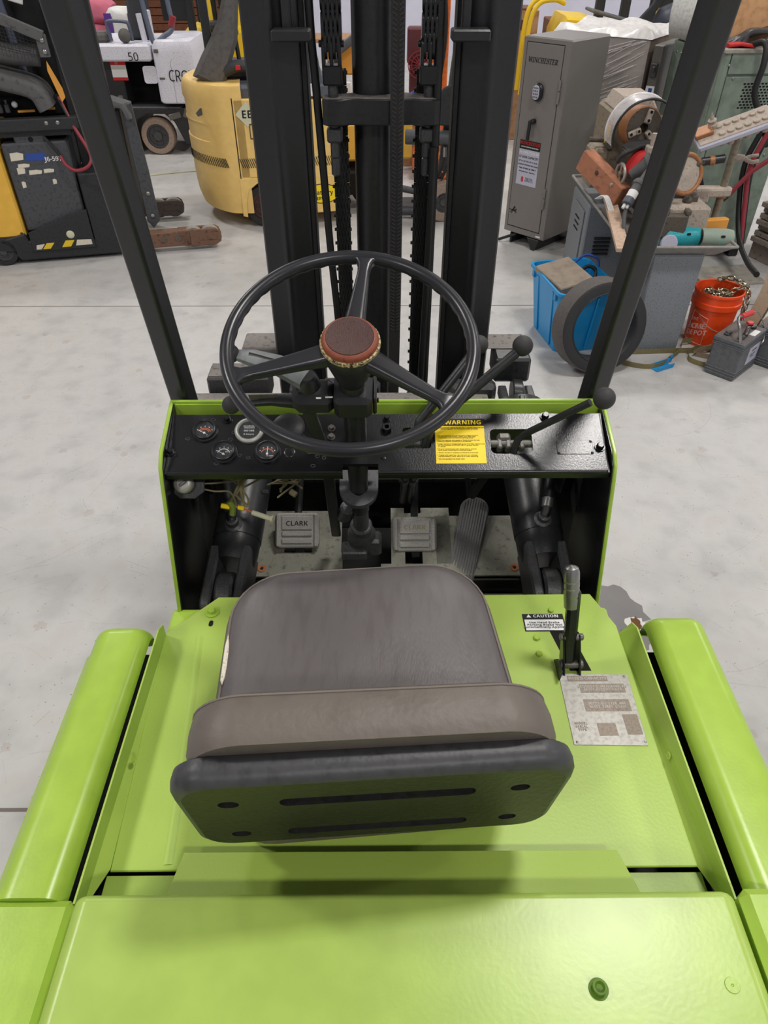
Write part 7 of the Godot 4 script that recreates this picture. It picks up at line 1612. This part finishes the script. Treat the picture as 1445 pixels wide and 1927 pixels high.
	for i in 4: zt.tube(curve([vx(1.4062 + 0.0112 * i, 0.7937, -4.7812), vx(1.4344 + 0.0094 * i, 0.8313, -4.7062), vx(1.4719 + 0.0094 * i, 0.7563, -4.6406), vx(1.5000, 0.7281 + 0.0094 * i, -4.6219)], 5), 0.004, 5)
	obj("ties", zt, "white", z)

func tote_group():
	# blue tote, slightly tapered, with a rolled rim
	var o := thing("storage_tote", "bright blue plastic tote holding cardboard, behind the loose tyre", "tote", vx(1.265, 0, -4.43), 10.0)
	var t := N()
	var R := func(w: float, d: float, y: float) -> Array:
		var g := []
		for q in MB.rr(w, d, 0.05, 5): g.append(vx(q.x, y, -q.y))
		return g
	t.loft([R.call(0.31, 0.44, 0.0), R.call(0.315, 0.445, 0.012), R.call(0.395, 0.545, 0.40), R.call(0.42, 0.57, 0.405), R.call(0.425, 0.575, 0.415), R.call(0.42, 0.57, 0.425), R.call(0.393, 0.543, 0.425), R.call(0.385, 0.535, 0.40), R.call(0.31, 0.44, 0.02)], true, true)
	obj("tote_body", t, "tote_blue", o)
	for q in [[-0.19, 0.14], [-0.19, -0.12], [0.05, 0.272]]: obj("tote_rib", N().sweep([vx(q[0] * 0.86, 0.02, q[1] * 0.88), vx(q[0] * 1.03, 0.39, q[1] * 1.02)], MB.rr(0.012, 0.02, 0.004, 2), Vector3.BACK), "tote_blue", o)
	for z in [-0.14, 0.14]: obj("rim_lug", N().box(vx(-0.20, 0.38, z * 1.4), vx(0.02, 0.05, 0.03), 0.004), "tote_blue", o)
	var c := thing("cardboard_sheet", "plain grey-brown cardboard slab stuck into the blue tote", "cardboard", vx(1.20, 0.40, -4.44), 22.0)
	obj("slab", N().box(vx(0, 0.02, 0), vx(0.25, 0.05, 0.32), 0.006, Basis(Vector3.RIGHT, 0.12) * Basis(Vector3.BACK, 0.12)), "kraft", c)
	var w := thing("blue_wire", "blue and black cables coiled at the back of the blue tote", "cable", vx(1.37, 0.38, -4.58))
	obj("blue_coil", N().tube(curve([vx(-0.08, 0.04, -0.05), vx(0.0, 0.10, -0.06), vx(0.08, 0.08, -0.02), vx(0.07, -0.02, 0.03)], 6), 0.008, 8), "blue", w)
	obj("black_coil", N().tube(curve([vx(-0.05, 0.0, 0.0), vx(0.02, 0.04, -0.02), vx(0.07, 0.02, 0.02), vx(0.04, -0.04, 0.06)], 6), 0.013, 8), "wire_black", w)
	var ww := thing("white_wire", "white cable tangle at the front corner of the blue tote", "cable", vx(1.10, 0.40, -4.60))
	obj("white_coil", N().tube(curve([vx(-0.05, 0.0, 0.03), vx(0.0, 0.03, 0.0), vx(0.06, 0.035, -0.02), vx(0.03, 0.01, 0.02), vx(-0.03, 0.01, 0.03)], 6), 0.006, 6), "white", ww)
	var y := thing("solid_tyre", "smooth black forklift tyre leaning on the blue tote", "tyre", vx(1.345, 0.283, -4.0))
	var ax := vx(0.20, 0.20, 0.96).normalized()
	obj("tyre_tread", N().lathe([Vector2(0.275, -0.075), Vector2(0.283, -0.06), Vector2(0.285, 0.0), Vector2(0.283, 0.055), Vector2(0.272, 0.075)], Vector3.ZERO, ax, 64), "tyre_tread", y)
	obj("tyre_wall", N().lathe([Vector2(0.272, 0.075), Vector2(0.258, 0.083), Vector2(0.215, 0.084), Vector2(0.205, 0.078), Vector2(0.198, 0.06), Vector2(0.198, -0.06), Vector2(0.21, -0.08), Vector2(0.26, -0.08), Vector2(0.275, -0.075)], Vector3.ZERO, ax, 64), "tyre_side", y)
	obj("tyre_bead", N().lathe([Vector2(0.212, 0.083), Vector2(0.208, 0.087), Vector2(0.203, 0.082)], Vector3.ZERO, ax, 64), "tyre_side", y)

func chain_link(b: MB, p: Vector3, d: Vector3, n: Vector3, L: float, r: float):
	var x := d.normalized()
	var yv := n.cross(x).normalized()
	var g := []
	for i in 12:
		var t := TAU * i / 12
		g.append(p + x * (cos(t) * L * 0.32 + signf(cos(t)) * L * 0.18) + yv * sin(t) * L * 0.30)
	b.tube(g, r, 5, true)

func bucket_group():
	var o := thing("orange_bucket", "orange plastic bucket full of steel chain beside the lathe stand", "bucket", vx(2.205, 0, -4.37))
	var pr := [Vector2(0, 0), Vector2(0.128, 0.0), Vector2(0.132, 0.006), Vector2(0.146, 0.262), Vector2(0.156, 0.264), Vector2(0.157, 0.296), Vector2(0.150, 0.300), Vector2(0.150, 0.345), Vector2(0.156, 0.348), Vector2(0.156, 0.362), Vector2(0.150, 0.366), Vector2(0.145, 0.362), Vector2(0.140, 0.25), Vector2(0.125, 0.012), Vector2(0, 0.012)]
	obj("bucket_body", N().lathe(pr, Vector3.ZERO, Vector3.UP, 56), "bucket_orange", o)
	var hd := []
	for i in 15:
		var t := PI * i / 14.0
		hd.append(vx(-cos(t) * 0.160 + 0.02, 0.275 - sin(t) * 0.135, 0.03 + sin(t) * 0.155))
	obj("bucket_handle", N().tube(hd, 0.0028, 6), "steel", o)
	# printed square turned on its corner, wrapped round the wall
	var S := func(u: float, v: float) -> Vector3:
		var r := 0.1325 + 0.0135 * clampf(v / 0.26, 0, 1) + 0.0012
		var t := deg_to_rad(-62.0) + u / 0.14
		return vx(sin(t) * r, v, cos(t) * r)
	var sq := N()
	var co := [Vector2(0.0, 0.02), Vector2(0.085, 0.03), Vector2(0.085, 0.20), Vector2(0.0, 0.225)]
	co = [Vector2(-0.07, 0.03), Vector2(0.075, 0.02), Vector2(0.075, 0.205), Vector2(-0.03, 0.235)]
	for i in 4:
		var e := []
		for k in 9: e.append(S.call(co[i].lerp(co[(i + 1) % 4], k / 8.0).x, co[i].lerp(co[(i + 1) % 4], k / 8.0).y))
		sq.tube(e, 0.0016, 4)
	obj("print_border", sq, "bucket_print", o)
	for q in [["THE", -0.012, 0.185, 0.022], ["HOME", 0.012, 0.135, 0.036], ["DEPOT", 0.018, 0.088, 0.034]]:
		var c := S.call(q[1], q[2]) as Vector3
		var nn := vx(c.x, 0, c.z).normalized()
		var tt := vx(nn.z, 0, -nn.x)
		for k in q[0].length():
			var u: float = q[1] + (k - (q[0].length() - 1) / 2.0) * q[3] * 0.88
			var p: Vector3 = S.call(u, q[2] + u * 0.25)
			var n2 := vx(p.x, 0, p.z).normalized()
			text(q[0][k], q[3], Transform3D(Basis(vx(n2.z, 0.25, -n2.x), Vector3.UP, n2), p + n2 * 0.0006 - Vector3.UP * 0), "bucket_print", o)
	var ch := thing("steel_chain", "heap of bright steel chain filling the orange bucket and hanging over its rim", "chain", vx(2.205, 0.25, -4.37))
	var rng := RandomNumberGenerator.new(); rng.seed = 17
	var b := N()
	for i in 120:
		var t := rng.randf() * TAU
		var r := sqrt(rng.randf()) * 0.115
		chain_link(b, vx(cos(t) * r, 0.035 + rng.randf_range(-0.02, 0.05) * (1.2 - r * 6), sin(t) * r), vx(rng.randf_range(-1, 1), rng.randf_range(-0.5, 0.5), rng.randf_range(-1, 1)), vx(rng.randf_range(-1, 1), rng.randf_range(0.2, 1), rng.randf_range(-1, 1)), 0.046, 0.0048)
	obj("chain_heap", b, "chain", ch).set_meta("kind", "stuff")
	for run in [[vx(0.02, 0.12, -0.12), vx(0.08, 0.145, -0.09), vx(0.14, 0.14, -0.02), vx(0.17, 0.09, 0.02), vx(0.165, -0.01, 0.06), vx(0.15, -0.11, 0.09), vx(0.135, -0.17, 0.11)], [vx(-0.02, 0.06, 0.02), vx(0.06, 0.10, 0.03), vx(0.14, 0.135, 0.04), vx(0.168, 0.09, 0.06), vx(0.16, 0.0, 0.09), vx(0.15, -0.08, 0.11)]]:
		var h := N()
		var c := curve(run, 5)
		var acc := 0.0
		var k := 0
		for i in range(1, c.size()):
			acc += (c[i] as Vector3).distance_to(c[i - 1])
			if acc > 0.026:
				acc = 0.0; k += 1
				var dd: Vector3 = c[i] - c[i - 1]
				chain_link(h, c[i], dd, vx(0.3, 0.2, 1) if k % 2 else dd.cross(vx(0.3, 0.2, 1)), 0.046, 0.0052)
		obj("chain_run", h, "chain", ch)
	obj("end_hook", N().tube(curve([vx(0.13, -0.19, 0.12), vx(0.12, -0.21, 0.13), vx(0.135, -0.235, 0.13), vx(0.15, -0.22, 0.13)], 5), 0.010, 8), "chain", ch)
	# straps
	var band := [Vector2(0.012, -0.0012), Vector2(0.012, 0.0012), Vector2(-0.012, 0.0012), Vector2(-0.012, -0.0012)]
	var tall := [Vector2(0.0012, -0.017), Vector2(0.0012, 0.017), Vector2(-0.0012, 0.017), Vector2(-0.0012, -0.017)]
	var st := thing("ratchet_strap", "olive webbing strap looping over the floor from tyre to bucket", "strap", Vector3.ZERO)
	obj("webbing", N().sweep(curve([vx(1.50, 0.018, -4.16), vx(1.75, 0.018, -4.17), vx(1.95, 0.019, -4.18), vx(2.12, 0.03, -4.18), vx(2.26, 0.10, -4.17), vx(2.30, 0.13, -4.2)], 8), tall), "strap", st)
	obj("webbing", N().sweep(curve([vx(1.52, 0.017, -4.06), vx(1.62, 0.017, -3.99), vx(1.72, 0.017, -3.97), vx(1.80, 0.017, -4.0), vx(1.86, 0.02, -4.06), vx(1.97, 0.03, -4.17), vx(2.02, 0.035, -4.28), vx(2.10, 0.03, -4.30)], 8), tall), "strap", st)
	obj("webbing", N().sweep(curve([vx(2.02, 0.017, -4.14), vx(2.0, 0.017, -4.06), vx(2.08, 0.017, -3.99), vx(2.22, 0.017, -4.0), vx(2.24, 0.017, -4.12), vx(2.12, 0.02, -4.22), vx(2.02, 0.018, -4.16)], 8), tall), "strap", st)
	obj("webbing", N().sweep(curve([vx(2.30, 0.20, -4.17), vx(2.20, 0.17, -4.12), vx(2.14, 0.08, -4.07), vx(2.17, 0.02, -4.02)], 8), band, vx(-0.5, 0.3, 1)), "strap_yellow", st)
	obj("webbing", N().sweep(curve([vx(2.28, 0.10, -4.15), vx(2.12, 0.06, -4.13), vx(2.06, 0.02, -4.14), vx(2.16, 0.02, -4.08)], 8), tall), "strap_tan", st)
	var cl := thing("corner_protector", "bright blue plastic strap corner protector lying on the floor", "plastic clip", vx(1.80, 0, -3.985), 28.0)
	obj("clip_body", N().prism(pts2([-0.03, 0.0, 0.03, 0.0, 0.034, 0.03, 0.029, 0.03, 0.025, 0.006, -0.025, 0.006, -0.029, 0.03, -0.034, 0.03]), fr(vx(-0.07, 0, 0), Vector3.FORWARD, Vector3.UP), 0.14, 0.001), "tote_blue", cl)
	obj("clip_hook", N().box(vx(0.085, 0.022, -0.028), vx(0.05, 0.03, 0.005), 0.002).box(vx(0.10, 0.03, -0.028), vx(0.02, 0.05, 0.005), 0.002), "tote_blue", cl)
	# batteries
	for k in 2:
		var bt := thing("deep_cycle_battery", ["grey deep cycle battery with red-gripped carry handle standing before the bucket", "grey battery at the right edge, half behind the battery with the red grip"][k], "battery", [vx(2.175, 0, -3.80), vx(2.50, 0, -3.93)][k], 44.0)
		var w := 0.30
		var d := 0.185
		obj("case", N().box(vx(w / 2, 0.115, -d / 2), vx(w, 0.23, d), 0.008), "battery_grey", bt)
		for y in [0.022, 0.040, 0.058, 0.205, 0.216]: obj("case_rib", N().box(vx(w / 2, y, -d / 2), vx(w + 0.008, 0.006, d + 0.008), 0.002), "battery_grey", bt)
		obj("case_lid", N().box(vx(w / 2, 0.238, -d / 2), vx(w + 0.01, 0.030, d + 0.01), 0.006), "battery_grey", bt)
		obj("lid_dust", N().box(vx(w / 2, 0.2535, -d / 2), vx(w - 0.01, 0.002, d - 0.01), 0.0005), "battery_top", bt)
		for q in [[0.06, -0.05], [0.06, -0.135]]: obj("terminal", N().cyl(vx(q[0], 0.25, q[1]), vx(q[0], 0.275, q[1]), 0.018, 14, 0.003).box(vx(q[0], 0.262, q[1]), vx(0.06, 0.014, 0.03), 0.004), "cast", bt)
		obj("vent_cap_bar", N().box(vx(0.15, 0.268, -0.06), vx(0.13, 0.022, 0.028), 0.006, Basis(Vector3.UP, 0.25)), "plastic_black", bt)
		obj("vent_cap", N().cyl(vx(0.25, 0.25, -0.07), vx(0.25, 0.272, -0.07), 0.026, 16, 0.004), "plastic_black", bt)
		obj("red_cap", N().cyl(vx(0.25, 0.272, -0.09), vx(0.25, 0.287, -0.09), 0.022, 16, 0.003), "red_grip", bt)
		obj("lid_sticker", N().box(vx(0.19, 0.255, -0.025), vx(0.09, 0.0012, 0.035)), "white", bt)
		var lb := obj("side_label", N().box(vx(0.20, 0.125, 0.0015), vx(0.15, 0.11, 0.003)), "label_silver", bt)
		text("BATTERY", 0.012, at(0.20, 0.155, 0.004), "grey_ink", lb)
		text("DEEP CYCLE\n12 VOLT", 0.010, at(0.19, 0.12, 0.004), "grey_ink", lb)
		if k == 0:
			obj("carry_handle", N().tube(curve([vx(0.01, 0.24, -0.03), vx(-0.005, 0.34, -0.06), vx(0.04, 0.375, -0.10), vx(0.10, 0.37, -0.10)], 6), 0.009, 10), "steel", bt)
			obj("handle_grip", N().cyl(vx(0.09, 0.371, -0.10), vx(0.25, 0.345, -0.10), 0.017, 16, 0.004), "red_grip", bt)
			obj("carry_handle_wire", N().tube(curve([vx(0.25, 0.345, -0.10), vx(0.31, 0.33, -0.08), vx(0.32, 0.25, -0.02), vx(0.29, 0.19, 0.01), vx(0.26, 0.17, 0.012), vx(0.27, 0.20, 0.012)], 6), 0.0035, 8), "steel", bt)
	# webbing heap, timber and sheets at the right edge
	var hp := thing("webbing_heap", "pile of wide tan webbing slings behind the orange bucket at the right edge", "slings", vx(2.58, 0, -4.66))
	for q in [[vx(-0.08, 0.02, 0.22), vx(0.0, 0.16, 0.16), vx(0.10, 0.30, 0.02), vx(0.20, 0.42, -0.2)], [vx(-0.02, 0.02, 0.30), vx(0.06, 0.12, 0.26), vx(0.20, 0.16, 0.2), vx(0.32, 0.10, 0.2)], [vx(0.02, 0.02, 0.1), vx(0.08, 0.24, 0.12), vx(0.22, 0.26, 0.10), vx(0.30, 0.05, 0.12)], [vx(0.10, 0.02, 0.36), vx(0.18, 0.20, 0.30), vx(0.30, 0.22, 0.26), vx(0.42, 0.05, 0.26)]]:
		obj("sling", N().sweep(curve(q, 6), [Vector2(0.045, -0.003), Vector2(0.045, 0.003), Vector2(-0.045, 0.003), Vector2(-0.045, -0.003)], vx(-0.4, 0.8, 0.5)), "strap_tan", hp)
	obj("sling_roll", N().lathe([Vector2(0.035, 0), Vector2(0.10, 0), Vector2(0.10, 0.09), Vector2(0.035, 0.09)], vx(0.26, 0.10, 0.20), vx(-0.9, 0.1, 0.3), 24), "strap_tan", hp)
	var wd := thing("timber_stack", "stack of weathered boards at the right edge beyond the green cabinet", "timber", vx(3.45, 0, -5.75), 20.0)
	for i in 7: obj("board", N().box(vx(0.02 * (i % 3), 0.16 + i * 0.045, 0), vx(0.6, 0.038, 0.5), 0.004), "grey_timber", wd)
	for x in [-0.22, 0.22]: obj("bearer", N().box(vx(x, 0.07, 0), vx(0.08, 0.14, 0.5), 0.004), "grey_timber", wd)
	obj("pipe", N().cyl(vx(-0.30, 0.06, 0.32), vx(0.35, 0.10, 0.42), 0.035, 14, 0.003), "steel_dull", wd)
	obj("grey_bin", N().box(vx(0.1, 0.58, 0.02), vx(0.4, 0.2, 0.3), 0.02), "hood_grey", wd)
	var sh := thing("sheet_offcut", "pale dusty board lying on the floor under the green cabinet", "board", vx(2.75, 0, -5.45), 8.0)
	obj("sheet", N().box(vx(0, 0.012, 0), vx(0.5, 0.024, 0.35), 0.004), "cab_dust", sh)

func background():
	materials_far()
	materials_right()
	reach_truck(); yellow_truck(); white_truck(); back_row()
	safe(); pallet_load(); green_cabinet(); lathe(); tray_things(); tote_group(); bucket_group()
